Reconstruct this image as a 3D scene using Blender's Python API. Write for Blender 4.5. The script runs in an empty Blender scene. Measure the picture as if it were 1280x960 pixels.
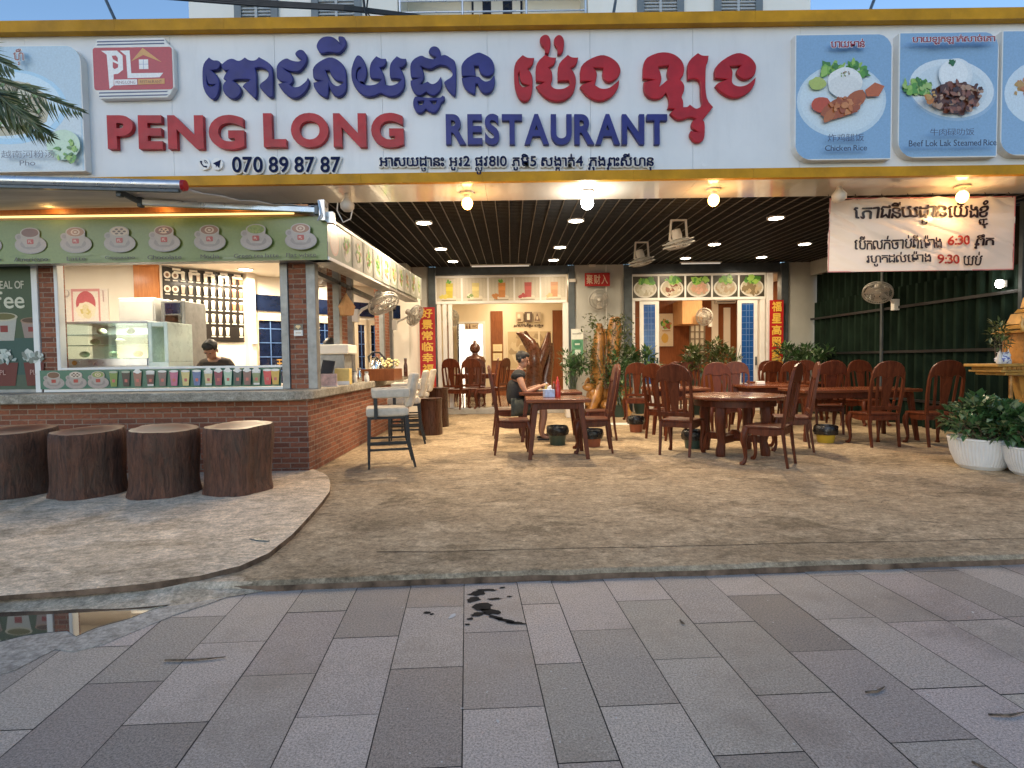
import bpy, bmesh, math, random
from mathutils import Vector, Matrix, noise
random.seed(7)
rad = math.radians
SC = bpy.context.scene
COL = SC.collection
# ------------------------------------------------------------------ camera, sky, sun, exposure
F = 720.0
CAMPOS = Vector((0, 0, 1.28))
PITCH = math.atan(29 / 720.0)
ROLL = -0.0135
MR = Matrix.Rotation(math.pi / 2 - PITCH, 3, 'X') @ Matrix.Rotation(ROLL, 3, 'Z')
cam_d = bpy.data.cameras.new('camera')
cam = bpy.data.objects.new('camera', cam_d)
COL.objects.link(cam)
cam.location = CAMPOS
cam.rotation_euler = MR.to_euler()
cam_d.sensor_width = 36
cam_d.lens = F / 1280 * 36
cam_d.clip_end = 2000
SC.camera = cam
world = bpy.data.worlds.new('World')
SC.world = world
world.use_nodes = True
wn = world.node_tree
sky = wn.nodes.new('ShaderNodeTexSky')
sky.sky_type = 'NISHITA'
sky.sun_disc = False
SUN_EL, SUN_AZ = rad(15), rad(200)
sky.sun_elevation = SUN_EL
sky.sun_rotation = SUN_AZ
sky.air_density = 1.0
sky.dust_density = 0.2
sky.ozone_density = 2.6
wn.links.new(sky.outputs[0], wn.nodes['Background'].inputs[0])
wn.nodes['Background'].inputs[1].default_value = 0.125
sun_d = bpy.data.lights.new('dusk_sun', 'SUN')
sun_d.energy = 0.2
sun_d.angle = rad(40)
sun_d.color = (1.0, 0.86, 0.74)
sun = bpy.data.objects.new('dusk_sun', sun_d)
COL.objects.link(sun)
sun.location = (0, -5, 12)
_sd = Vector((math.sin(SUN_AZ) * math.cos(SUN_EL), math.cos(SUN_AZ) * math.cos(SUN_EL), math.sin(SUN_EL)))
sun.rotation_euler = _sd.to_track_quat('Z', 'Y').to_euler()
SC.view_settings.view_transform = 'Standard'
SC.view_settings.look = 'None'
SC.view_settings.gamma = 1
SC.view_settings.exposure = 1.05
SC.view_settings.use_curve_mapping = False
SC.render.engine = 'CYCLES'
SC.cycles.use_denoising = True
try:
    SC.cycles.denoiser = 'OPENIMAGEDENOISE'
except Exception:
    pass
SC.cycles.max_bounces = 7
SC.cycles.diffuse_bounces = 4
SC.cycles.glossy_bounces = 4
SC.cycles.transmission_bounces = 5
SC.cycles.sample_clamp_indirect = 6
SC.cycles.caustics_reflective = False
SC.cycles.caustics_refractive = False


def ray(px, py):
    return MR @ Vector(((px - 640) / F, -(py - 480) / F, -1))


def P(px, py, Y):                       # the point at depth Y seen at that place of the photograph
    d = ray(px, py)
    return CAMPOS + d * (Y / d.y)


def G(px, py, z=0.05):                  # ... on the level z
    d = ray(px, py)
    return CAMPOS + d * ((z - CAMPOS.z) / d.z)


def PX(px, py, X):                      # ... on the plane x = X
    d = ray(px, py)
    return CAMPOS + d * (X / d.x)


# ------------------------------------------------------------------ materials
def lin(r, g, b):
    def f(u):
        u /= 255.0
        return u / 12.92 if u <= .04045 else ((u + .055) / 1.055) ** 2.4
    return (f(r), f(g), f(b))


def newmat(name):
    m = bpy.data.materials.new(name)
    m.use_nodes = True
    nt = m.node_tree
    return m, nt, nt.nodes['Principled BSDF'], nt.nodes, nt.links


def rgb(c):
    return (c[0], c[1], c[2], 1)


def mixc(N, L, fac, a, b, blend='MIX'):
    n = N.new('ShaderNodeMix')
    n.data_type = 'RGBA'
    n.blend_type = blend
    for i, v in ((0, fac), (6, a), (7, b)):
        if isinstance(v, bpy.types.NodeSocket):
            L.new(v, n.inputs[i])
        elif i == 0:
            n.inputs[0].default_value = v
        else:
            n.inputs[i].default_value = rgb(v)
    return n.outputs[2]


def coords(N, L, space='Object', scale=(1, 1, 1), rot=(0, 0, 0)):
    if space == 'World':
        g = N.new('ShaderNodeNewGeometry').outputs['Position']
    else:
        g = N.new('ShaderNodeTexCoord').outputs[space]
    mp = N.new('ShaderNodeMapping')
    mp.inputs['Scale'].default_value = scale
    mp.inputs['Rotation'].default_value = rot
    L.new(g, mp.inputs[0])
    return mp.outputs[0]


def noisen(N, L, vec, scale, detail=4, rough=.55, dist=0):
    n = N.new('ShaderNodeTexNoise')
    n.inputs['Scale'].default_value = scale
    n.inputs['Detail'].default_value = detail
    n.inputs['Roughness'].default_value = rough
    n.inputs['Distortion'].default_value = dist
    L.new(vec, n.inputs['Vector'])
    return n.outputs[0]


def ramp(N, L, src, a, b, lo=0.0, hi=1.0):
    n = N.new('ShaderNodeMapRange')
    n.inputs[1].default_value = a
    n.inputs[2].default_value = b
    n.inputs[3].default_value = lo
    n.inputs[4].default_value = hi
    L.new(src, n.inputs[0])
    return n.outputs[0]


def math2(N, L, op, a, b=0.0):
    n = N.new('ShaderNodeMath')
    n.operation = op
    for i, v in enumerate((a, b)):
        if isinstance(v, bpy.types.NodeSocket):
            L.new(v, n.inputs[i])
        else:
            n.inputs[i].default_value = v
    return n.outputs[0]


def bumpn(N, L, h, bsdf, strength=.3, dist=.01):
    b = N.new('ShaderNodeBump')
    b.inputs['Strength'].default_value = strength
    b.inputs['Distance'].default_value = dist
    L.new(h, b.inputs['Height'])
    L.new(b.outputs[0], bsdf.inputs['Normal'])


def mat(name, col, rough=.5, metal=0.0, var=.12, vs=5, bump=0.0, bs=60, coat=0.0, stretch=(1, 1, 1), orand=.0, spec=None):
    m, nt, B, N, L = newmat(name)
    v = coords(N, L, 'Object', stretch)
    n1 = noisen(N, L, v, vs, 5, .6)
    c = mixc(N, L, ramp(N, L, n1, .3, .7), tuple(x * (1 - var) for x in col), tuple(min(1, x * (1 + var)) for x in col))
    if orand:
        oi = N.new('ShaderNodeObjectInfo')
        k = ramp(N, L, oi.outputs['Random'], 0, 1, 1 - orand, 1 + orand)
        cc = N.new('ShaderNodeCombineColor')
        for i in range(3):
            L.new(k, cc.inputs[i])
        c = mixc(N, L, 1.0, c, cc.outputs[0], 'MULTIPLY')
    L.new(c, B.inputs['Base Color'])
    L.new(ramp(N, L, noisen(N, L, v, vs * 2.3, 3), .3, .7, max(0, rough - .08), min(1, rough + .08)), B.inputs['Roughness'])
    B.inputs['Metallic'].default_value = metal
    if coat:
        B.inputs['Coat Weight'].default_value = coat
        B.inputs['Coat Roughness'].default_value = .12
    if spec is not None:
        B.inputs['Specular IOR Level'].default_value = spec
    if bump:
        bumpn(N, L, noisen(N, L, v, bs, 4), B, bump, .01)
    return m


def emis(name, col, s):
    m, nt, B, N, L = newmat(name)
    B.inputs['Base Color'].default_value = rgb(col)
    B.inputs['Emission Color'].default_value = rgb(col)
    B.inputs['Emission Strength'].default_value = s
    return m


def glass(name, tint=(.9, .95, .95), rough=.03, alpha=.25):
    m, nt, B, N, L = newmat(name)
    out = nt.nodes['Material Output']
    tr = N.new('ShaderNodeBsdfTransparent')
    tr.inputs[0].default_value = rgb(tint)
    gl = N.new('ShaderNodeBsdfGlossy')
    gl.inputs['Roughness'].default_value = rough
    fr = N.new('ShaderNodeFresnel')
    fr.inputs[0].default_value = 1.5
    mx = N.new('ShaderNodeMixShader')
    L.new(ramp(N, L, fr.outputs[0], 0, 1, alpha * .3, 1), mx.inputs[0])
    L.new(tr.outputs[0], mx.inputs[1])
    L.new(gl.outputs[0], mx.inputs[2])
    L.new(mx.outputs[0], out.inputs[0])
    return m


def printmat(name, rough=.35, grain=.12, coat=.3):
    m, nt, B, N, L = newmat(name)
    a = N.new('ShaderNodeAttribute')
    a.attribute_name = 'Col'
    v = coords(N, L, 'World')
    n = noisen(N, L, v, 45, 4, .7)
    k = ramp(N, L, n, .25, .75, 1 - grain, 1 + grain)
    cc = N.new('ShaderNodeCombineColor')
    for i in range(3):
        L.new(k, cc.inputs[i])
    L.new(mixc(N, L, 1.0, a.outputs[0], cc.outputs[0], 'MULTIPLY'), B.inputs['Base Color'])
    B.inputs['Roughness'].default_value = rough
    B.inputs['Coat Weight'].default_value = coat
    B.inputs['Coat Roughness'].default_value = .15
    return m


# ------------------------------------------------------------------ mesh builder
class MB:
    def __init__(s):
        s.v, s.f, s.mi, s.c = [], [], [], []

    def add(s, vs, fs, mi=0, M=None, col=None):
        o = len(s.v)
        for p in vs:
            p = Vector(p)
            s.v.append(M @ p if M is not None else p)
        for f in fs:
            s.f.append([o + i for i in f])
            s.mi.append(mi)
            s.c.append(col)
        return s

    def box2(s, x0, y0, z0, x1, y1, z1, mi=0, M=None, col=None):
        vs = [(x0, y0, z0), (x1, y0, z0), (x1, y1, z0), (x0, y1, z0), (x0, y0, z1), (x1, y0, z1), (x1, y1, z1), (x0, y1, z1)]
        fs = [(0, 3, 2, 1), (4, 5, 6, 7), (0, 1, 5, 4), (1, 2, 6, 5), (2, 3, 7, 6), (3, 0, 4, 7)]
        return s.add(vs, fs, mi, M, col)

    def box(s, cx, cy, cz, sx, sy, sz, mi=0, rz=0, M=None, rx=0, ry=0):
        T = Matrix.Translation((cx, cy, cz)) @ Matrix.Rotation(rz, 4, 'Z') @ Matrix.Rotation(ry, 4, 'Y') @ Matrix.Rotation(rx, 4, 'X')
        if M is not None:
            T = M @ T
        return s.box2(-sx / 2, -sy / 2, -sz / 2, sx / 2, sy / 2, sz / 2, mi, T)

    def bar(s, p0, p1, w, h, mi=0):
        p0, p1 = Vector(p0), Vector(p1)
        d = p1 - p0
        q = d.to_track_quat('Y', 'Z')
        T = Matrix.Translation(p0) @ q.to_matrix().to_4x4()
        return s.box2(-w / 2, 0, -h / 2, w / 2, d.length, h / 2, mi, T)

    def tube(s, pts, rads, n=8, mi=0, cap=True, M=None):
        pts = [Vector(p) for p in pts]
        if not hasattr(rads, '__len__'):
            rads = [rads] * len(pts)
        vs, fs = [], []
        up = None
        for i, p in enumerate(pts):
            if i == 0:
                t = pts[1] - p
            elif i == len(pts) - 1:
                t = p - pts[i - 1]
            else:
                t = (pts[i + 1] - p).normalized() + (p - pts[i - 1]).normalized()
            t.normalize()
            if up is None:
                up = Vector((0, 0, 1)) if abs(t.z) < .9 else Vector((0, 1, 0))
            a = t.cross(up)
            if a.length < 1e-5:
                a = t.orthogonal()
            a.normalize()
            b = a.cross(t).normalized()
            up = b
            for k in range(n):
                an = 2 * math.pi * (k + .5) / n
                vs.append(p + (a * math.cos(an) + b * math.sin(an)) * rads[i])
        for i in range(len(pts) - 1):
            for k in range(n):
                k2 = (k + 1) % n
                fs.append((i * n + k, i * n + k2, (i + 1) * n + k2, (i + 1) * n + k))
        if cap:
            fs.append(tuple(range(n))[::1])
            fs.append(tuple((len(pts) - 1) * n + k for k in range(n))[::-1])
        return s.add(vs, fs, mi, M)

    def lathe(s, prof, n=20, c=(0, 0, 0), mi=0, M=None, wob=None, cap=True):
        vs, fs = [], []
        for j, (r, z) in enumerate(prof):
            for k in range(n):
                a = 2 * math.pi * k / n
                q = r * (wob(a, z) if wob else 1)
                vs.append((c[0] + q * math.cos(a), c[1] + q * math.sin(a), c[2] + z))
        for j in range(len(prof) - 1):
            for k in range(n):
                k2 = (k + 1) % n
                fs.append((j * n + k, j * n + k2, (j + 1) * n + k2, (j + 1) * n + k))
        if cap:
            fs.append(tuple(range(n))[::-1])
            fs.append(tuple((len(prof) - 1) * n + k for k in range(n)))
        return s.add(vs, fs, mi, M)

    def ell(s, c, r, nu=12, nv=8, mi=0, M=None):
        if not hasattr(r, '__len__'):
            r = (r, r, r)
        prof = [(max(1e-4, math.sin(math.pi * j / nv)), -math.cos(math.pi * j / nv)) for j in range(nv + 1)]
        T = Matrix.Translation(c) @ Matrix.Diagonal((r[0], r[1], r[2], 1))
        if M is not None:
            T = M @ T
        return s.lathe(prof, nu, mi=mi, M=T)

    def prism(s, pts, a, b, axis='Y', mi=0, M=None):
        # polygon pts given in (x,z) for axis Y, (x,y) for Z, (y,z) for X; extruded from a to b
        def mk(u, v, w):
            return (u, w, v) if axis == 'Y' else ((u, v, w) if axis == 'Z' else (w, u, v))
        n = len(pts)
        vs = [mk(u, v, a) for u, v in pts] + [mk(u, v, b) for u, v in pts]
        fs = [tuple(range(n)), tuple(range(2 * n - 1, n - 1, -1))]
        fs += [(i, i + n, (i + 1) % n + n, (i + 1) % n) for i in range(n)]
        return s.add(vs, fs, mi, M)

    def map(s, fn, start=0):
        for i in range(start, len(s.v)):
            s.v[i] = Vector(fn(s.v[i]))
        return s

    def build(s, name, mats, parent=None, smooth=None, bevel=0.0, world=False, seg=2, recalc=True):
        off = Vector((0, 0, 0))
        if world and parent is not None:
            q = parent
            while q is not None:
                off += q.location
                q = q.parent
        me = bpy.data.meshes.new(name)
        me.from_pydata([tuple(v - off) for v in s.v], [], s.f)
        if not isinstance(mats, (list, tuple)):
            mats = [mats]
        for m in mats:
            me.materials.append(m)
        me.polygons.foreach_set('material_index', s.mi)
        if any(c is not None for c in s.c):
            ca = me.color_attributes.new('Col', 'FLOAT_COLOR', 'CORNER')
            arr = []
            for f, c in zip(s.f, s.c):
                c = c or (.5, .5, .5)
                arr += [c[0], c[1], c[2], 1.0] * len(f)
            ca.data.foreach_set('color', arr)
        me.update()
        if recalc:
            bm = bmesh.new()
            bm.from_mesh(me)
            bmesh.ops.recalc_face_normals(bm, faces=bm.faces)
            bm.to_mesh(me)
            bm.free()
        if smooth:
            me.polygons.foreach_set('use_smooth', [True] * len(me.polygons))
            me.set_sharp_from_angle(angle=rad(smooth))
        o = bpy.data.objects.new(name, me)
        COL.objects.link(o)
        o.parent = parent
        if bevel:
            b = o.modifiers.new('bevel', 'BEVEL')
            b.width = bevel
            b.segments = seg
            b.limit_method = 'ANGLE'
            b.angle_limit = rad(40)
        return o


def tag(o, label, cat, group=None, kind=None):
    if label:
        o['label'] = label
    if cat:
        o['category'] = cat
    if group:
        o['group'] = group
    if kind:
        o['kind'] = kind
    return o


def thing(name, label, cat, loc=(0, 0, 0), rz=0.0, group=None):
    o = bpy.data.objects.new(name, None)
    o.empty_display_size = .1
    COL.objects.link(o)
    o.location = loc
    o.rotation_euler = (0, 0, rz)
    return tag(o, label, cat, group)


def struct(o):
    o['kind'] = 'structure'
    return o


def copy_thing(root, loc, rz=0.0, label=None, scale=None):
    def rec(o, parent):
        c = o.copy()
        COL.objects.link(c)
        c.parent = parent
        for ch in list(o.children):
            rec(ch, c)
        return c
    r = rec(root, None)
    r.location = loc
    r.rotation_euler = (0, 0, rz)
    if label:
        r['label'] = label
    if scale:
        r.scale = scale
    return r


def lamp_light(kind, name, parent, loc, energy, col, size=.1, spot=None, rot=(0, 0, 0), blend=.6):
    d = bpy.data.lights.new(name, kind)
    d.energy = energy
    d.color = col
    if kind == 'AREA':
        d.shape = 'DISK'
        d.size = size
        d.spread = rad(spot) if spot else rad(180)
    else:
        d.shadow_soft_size = size
    if kind == 'SPOT':
        d.spot_size = spot or rad(140)
        d.spot_blend = blend
    o = bpy.data.objects.new(name, d)
    COL.objects.link(o)
    o.parent = parent
    o.location = loc
    o.rotation_euler = rot
    return o


# ------------------------------------------------------------------ lettering
_chars = {}


def char_mesh(ch, offset=0.0, extrude=0.0):
    k = (ch, offset, extrude)
    if k not in _chars:
        c = bpy.data.curves.new('tmp', 'FONT')
        c.body = ch
        c.resolution_u = 6 if extrude and ch < '\u1000' else 3
        c.offset = offset
        c.extrude = extrude
        c.fill_mode = 'BOTH'
        o = bpy.data.objects.new('tmp', c)
        COL.objects.link(o)
        dg = bpy.context.evaluated_depsgraph_get()
        dg.update()
        me = bpy.data.meshes.new_from_object(o.evaluated_get(dg))
        vs = [v.co.copy() for v in me.vertices]
        fs = [tuple(p.vertices) for p in me.polygons]
        bpy.data.meshes.remove(me)
        bpy.data.objects.remove(o)
        bpy.data.curves.remove(c)
        if vs:
            bb = (min(v.x for v in vs), max(v.x for v in vs), min(v.y for v in vs), max(v.y for v in vs))
        else:
            bb = (0, .25, 0, 0)
        _chars[k] = (vs, fs, bb)
    return _chars[k]


ABOVE = set('\u17b7\u17b8\u17b9\u17ba\u17c6\u17c9\u17ca\u17cb\u17cc\u17cd\u17ce\u17cf\u17d0')
BELOW = set('\u17bb\u17bc\u17bd')


def layout(s, gap=.06):
    """place characters; Khmer clusters are reordered and stacked here"""
    out, x = [], 0.0
    i, n = 0, len(s)

    def put(ch):
        nonlocal x
        bb = char_mesh(ch)[2]
        out.append((ch, x - bb[0], 0, 1, 1))
        w = bb[1] - bb[0]
        x0, x1 = x, x + w
        x = x1 + gap
        return x0, x1
    while i < n:
        ch = s[i]
        if ch == ' ':
            x += .25
            i += 1
            continue
        if not ('\u1780' <= ch <= '\u17b3'):
            put(ch)
            i += 1
            continue
        j = i + 1
        subs, vs = [], []
        while j < n and '\u17b4' <= s[j] <= '\u17d3':
            if s[j] == '\u17d2' and j + 1 < n:
                subs.append(s[j + 1])
                j += 2
            else:
                vs.append(s[j])
                j += 1
        post = []
        for v in list(vs):
            if v in '\u17c1\u17c2\u17c3':
                put(v)
                vs.remove(v)
            elif v == '\u17c4':
                put('\u17c1')
                vs.remove(v)
                post.append('\u17b6')
            elif v == '\u17be':
                put('\u17c1')
                vs.remove(v)
                vs.append('\u17b8')
        if 'រ' in subs:                       # the coeng ro hook runs under and left of its base
            bb = char_mesh('រ')[2]
            out.append(('រ', x - bb[0] * .5, -.27, .7, .75))
            x += .13
        x0, x1 = put(ch)
        cx = (x0 + x1) / 2
        top, bot = .64, -.05
        for q in subs:
            if q == 'រ':
                continue
            bb = char_mesh(q)[2]
            k = .62
            out.append((q, cx - (bb[0] + bb[1]) / 2 * k, bot - .06 - bb[3] * k * .62, k, k * .62))
            bot -= .3
        for q in vs:
            if q in ABOVE:
                bb = char_mesh(q)[2]
                out.append((q, cx - (bb[0] + bb[1]) / 2, top - bb[2], 1, 1))
                top += bb[3] - bb[2] + .03
            elif q in BELOW:
                bb = char_mesh(q)[2]
                out.append((q, cx - (bb[0] + bb[1]) / 2, bot - .05 - bb[3], 1, 1))
            else:
                post.append(q)
        for q in post:
            x -= gap * .5
            put(q)
        i = j
    return out


def text_geo(s, offset=0.0, extrude=0.0, gap=.06):
    vs, fs = [], []
    for gi, (ch, dx, dy, sx, sy) in enumerate(layout(s, gap)):
        flat_ = not extrude
        cv, cf, bb = char_mesh(ch, 0 if flat_ else offset, extrude)
        sh = [(0, 0)]
        if flat_ and offset:                  # a flat bold letter is stamped several times
            sh += [(offset, 0), (-offset, 0), (0, offset), (0, -offset)]
        for k, (ox, oy) in enumerate(sh):
            o = len(vs)
            vs += [Vector((v.x * sx + dx + ox, v.y * sy + dy + oy, v.z + (.00003 * (gi + k * 25) if flat_ else 0))) for v in cv]
            fs += [tuple(o + i for i in f) for f in cf]
    return vs, fs


def fit_geo(vs, box):
    """scale 2-D letter geometry into box=(x0,y0,x1,y1)"""
    a, b = min(v.x for v in vs), max(v.x for v in vs)
    c, d = min(v.y for v in vs), max(v.y for v in vs)
    sx, sy = (box[2] - box[0]) / max(1e-6, b - a), (box[3] - box[1]) / max(1e-6, d - c)
    return [Vector((box[0] + (v.x - a) * sx, box[1] + (v.y - c) * sy, v.z)) for v in vs]


def outline_geo(loops, extrude, bevel=0.0):
    """solid from closed 2-D loops (holes by nesting)"""
    c = bpy.data.curves.new('tmp', 'CURVE')
    c.dimensions = '2D'
    c.fill_mode = 'BOTH'
    c.extrude = extrude
    c.offset = -bevel
    c.bevel_depth = bevel
    c.bevel_resolution = 1
    for lp in loops:
        sp = c.splines.new('POLY')
        sp.points.add(len(lp) - 1)
        for p, (x, y) in zip(sp.points, lp):
            p.co = (x, y, 0, 1)
        sp.use_cyclic_u = True
    o = bpy.data.objects.new('tmp', c)
    COL.objects.link(o)
    dg = bpy.context.evaluated_depsgraph_get()
    dg.update()
    me = bpy.data.meshes.new_from_object(o.evaluated_get(dg))
    vs = [v.co.copy() for v in me.vertices]
    fs = [tuple(p.vertices) for p in me.polygons]
    bpy.data.meshes.remove(me)
    bpy.data.objects.remove(o)
    bpy.data.curves.remove(c)
    return vs, fs


# ------------------------------------------------------------------ flat printed pictures
class Art:
    """a printed sheet: origin O (lower left), U right, V up, N out of the sheet; units metres"""

    def __init__(s, O, U, V, step=.0003):
        s.O, s.U, s.V = Vector(O), Vector(U).normalized(), Vector(V).normalized()
        s.N = s.U.cross(s.V).normalized()
        s.k, s.step, s.mb = 0, step, MB()

    def pt(s, x, y, h=0):
        return s.O + s.U * x + s.V * y + s.N * (h + s.k * s.step)

    def poly(s, pts, col):
        s.k += 1
        s.mb.add([s.pt(x, y) for x, y in pts], [tuple(range(len(pts)))], col=col)
        return s

    def rect(s, x0, y0, x1, y1, col, r=0.0):
        if r:
            pts = []
            for cx, cy, a0 in ((x1 - r, y0 + r, -90), (x1 - r, y1 - r, 0), (x0 + r, y1 - r, 90), (x0 + r, y0 + r, 180)):
                for t in range(5):
                    a = rad(a0 + t * 22.5)
                    pts.append((cx + r * math.cos(a), cy + r * math.sin(a)))
            return s.poly(pts, col)
        return s.poly([(x0, y0), (x1, y0), (x1, y1), (x0, y1)], col)

    def ell(s, cx, cy, rx, ry, col, n=20, wob=0.0, rot=0.0):
        pts = []
        for i in range(n):
            a = 2 * math.pi * i / n
            q = 1 + (random.uniform(-wob, wob) if wob else 0)
            u, v = rx * q * math.cos(a), ry * q * math.sin(a)
            pts.append((cx + u * math.cos(rot) - v * math.sin(rot), cy + u * math.sin(rot) + v * math.cos(rot)))
        return s.poly(pts, col)

    def bits(s, cx, cy, rx, ry, cols, n, size, wob=.35):
        for i in range(n):
            a, q = random.uniform(0, 6.283), math.sqrt(random.random())
            z = size * random.uniform(.6, 1.3)
            s.ell(cx + rx * q * math.cos(a), cy + ry * q * math.sin(a), z, z * random.uniform(.45, .9), random.choice(cols), 8, wob, random.uniform(0, 3))
        return s

    def text(s, st, x0, y0, x1, y1, col, bold=0.0, halo=None, hw=.03):
        if halo:
            vs, fs = text_geo(st, bold)
            vs0 = vs
            a, b = min(v.x for v in vs0), max(v.x for v in vs0)
            c, d = min(v.y for v in vs0), max(v.y for v in vs0)
            kx, ky = (x1 - x0) / (b - a), (y1 - y0) / (d - c)
            for q in range(8):
                ox, oy = hw * math.cos(q * .785) * ky, hw * math.sin(q * .785) * ky
                s.k += 1
                s.mb.add([s.pt(x0 + (v.x - a) * kx + ox, y0 + (v.y - c) * ky + oy, v.z) for v in vs], fs, col=halo)
        vs, fs = text_geo(st, bold)
        vs = fit_geo(vs, (x0, y0, x1, y1))
        s.k += 2
        s.mb.add([s.pt(v.x, v.y, v.z) for v in vs], fs, col=col)
        return s

    def build(s, name, m, parent=None, world=True):
        return s.mb.build(name, m, parent, world=world, recalc=False)
# ------------------------------------------------------------------ the materials of the place
M = {}


def m_paving():
    m, nt, B, N, L = newmat('granite_paving')
    a = N.new('ShaderNodeAttribute')
    a.attribute_name = 'Col'
    v = coords(N, L, 'World')
    sp = noisen(N, L, v, 120, 4, .85)
    sp2 = noisen(N, L, v, 420, 2, .7)
    k = math2(N, L, 'ADD', ramp(N, L, sp, .36, .64, .4, 1.34), ramp(N, L, sp2, .3, .7, -.2, .34))
    cc = N.new('ShaderNodeCombineColor')
    for i in range(3):
        L.new(k, cc.inputs[i])
    c = mixc(N, L, 1.0, a.outputs[0], cc.outputs[0], 'MULTIPLY')
    big = noisen(N, L, v, 1.6, 6, .65)
    c = mixc(N, L, ramp(N, L, big, .5, .68, 0, .5), c, (.15, .13, .115))
    dirt = noisen(N, L, v, 7, 6, .7)
    c = mixc(N, L, ramp(N, L, dirt, .6, .78, 0, .3), c, (.30, .27, .23))
    L.new(c, B.inputs['Base Color'])
    L.new(ramp(N, L, big, .35, .7, .62, .42), B.inputs['Roughness'])
    bumpn(N, L, sp, B, .35, .004)
    B.inputs['Specular IOR Level'].default_value = .3
    return m


def m_concrete(name, c1, c2, c3, dirtc, sx=1.0, wet=.0):
    m, nt, B, N, L = newmat(name)
    v = coords(N, L, 'World', (sx, 1, 1))
    v1 = coords(N, L, 'World')
    big = noisen(N, L, v, .9, 7, .62, .6)
    mid = noisen(N, L, v, 3.2, 8, .72, .1)
    fine = noisen(N, L, v1, 55, 6, .85)
    grit = noisen(N, L, v, 17, 8, .8)
    c = mixc(N, L, ramp(N, L, big, .42, .58), c1, c2)
    c = mixc(N, L, ramp(N, L, mid, .5, .64, 0, .9), c, c3)
    st = noisen(N, L, v, 1.9, 9, .76, .4)
    c = mixc(N, L, ramp(N, L, st, .52, .62, 0, .85), c, dirtc)
    st2 = noisen(N, L, coords(N, L, 'World', (sx * 1.1, 1.7, 1)), 2.2, 8, .75, .8)
    c = mixc(N, L, ramp(N, L, st2, .54, .66, 0, .5), c, dirtc)
    blot = noisen(N, L, v1, 14, 5, .7)
    c = mixc(N, L, ramp(N, L, blot, .62, .74, 0, .5), c, tuple(x * .55 for x in dirtc))
    pale = noisen(N, L, v1, 9, 6, .75)
    c = mixc(N, L, ramp(N, L, pale, .66, .76, 0, .5), c, tuple(min(1, x * 1.5) for x in c1))
    k = math2(N, L, 'MULTIPLY', ramp(N, L, fine, .35, .65, .62, 1.36), ramp(N, L, grit, .36, .64, .6, 1.38))
    cc = N.new('ShaderNodeCombineColor')
    for i in range(3):
        L.new(k, cc.inputs[i])
    c = mixc(N, L, 1.0, c, cc.outputs[0], 'MULTIPLY')
    L.new(c, B.inputs['Base Color'])
    L.new(ramp(N, L, big, .3, .7, .85 - wet, .62 - wet), B.inputs['Roughness'])
    B.inputs['Specular IOR Level'].default_value = .12
    h = math2(N, L, 'ADD', math2(N, L, 'MULTIPLY', fine, .3), mid)
    bumpn(N, L, h, B, .4, .015)
    return m


def m_brick():
    m, nt, B, N, L = newmat('red_brick')
    g = N.new('ShaderNodeNewGeometry').outputs['Position']
    sx = N.new('ShaderNodeSeparateXYZ')
    L.new(g, sx.inputs[0])
    u = math2(N, L, 'ADD', sx.outputs[0], sx.outputs[1])
    cb = N.new('ShaderNodeCombineXYZ')
    L.new(u, cb.inputs[0])
    L.new(sx.outputs[2], cb.inputs[1])
    br = N.new('ShaderNodeTexBrick')
    br.inputs['Scale'].default_value = 1
    br.inputs['Brick Width'].default_value = .2
    br.inputs['Row Height'].default_value = .058
    br.inputs['Mortar Size'].default_value = .007
    br.inputs['Mortar Smooth'].default_value = .3
    br.inputs['Bias'].default_value = -.1
    br.inputs['Color1'].default_value = rgb((.31, .10, .048))
    br.inputs['Color2'].default_value = rgb((.15, .045, .022))
    br.inputs['Mortar'].default_value = rgb((.30, .21, .15))
    L.new(cb.outputs[0], br.inputs['Vector'])
    v = coords(N, L, 'World', (1, 1, 2.5))
    n = noisen(N, L, v, 16, 6, .7)
    c = mixc(N, L, ramp(N, L, n, .5, .72, 0, .8), br.outputs['Color'], (.10, .045, .03))
    n2 = noisen(N, L, v, 30, 4, .7)
    c = mixc(N, L, ramp(N, L, n2, .58, .75, 0, .6), c, (.48, .24, .13))
    L.new(c, B.inputs['Base Color'])
    B.inputs['Roughness'].default_value = .8
    h = math2(N, L, 'ADD', math2(N, L, 'MULTIPLY', br.outputs['Fac'], -1.0), math2(N, L, 'MULTIPLY', n2, .5))
    bumpn(N, L, h, B, .6, .008)
    return m


def m_wood(name, c1, c2, rough=.3, coat=.4, sc=1.0, orand=.15, along=None):
    m, nt, B, N, L = newmat(name)
    v = coords(N, L, 'Object', along or (9 * sc, 9 * sc, 1.2 * sc))
    n = noisen(N, L, v, 3, 6, .65, .8)
    c = mixc(N, L, ramp(N, L, n, .32, .68), c1, c2)
    oi = N.new('ShaderNodeObjectInfo')
    k = ramp(N, L, oi.outputs['Random'], 0, 1, 1 - orand, 1 + orand)
    cc = N.new('ShaderNodeCombineColor')
    for i in range(3):
        L.new(k, cc.inputs[i])
    L.new(mixc(N, L, 1.0, c, cc.outputs[0], 'MULTIPLY'), B.inputs['Base Color'])
    L.new(ramp(N, L, n, .3, .7, rough - .06, rough + .1), B.inputs['Roughness'])
    B.inputs['Coat Weight'].default_value = coat
    B.inputs['Coat Roughness'].default_value = .18
    B.inputs['Specular IOR Level'].default_value = .22
    bumpn(N, L, n, B, .12, .004)
    return m


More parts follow.
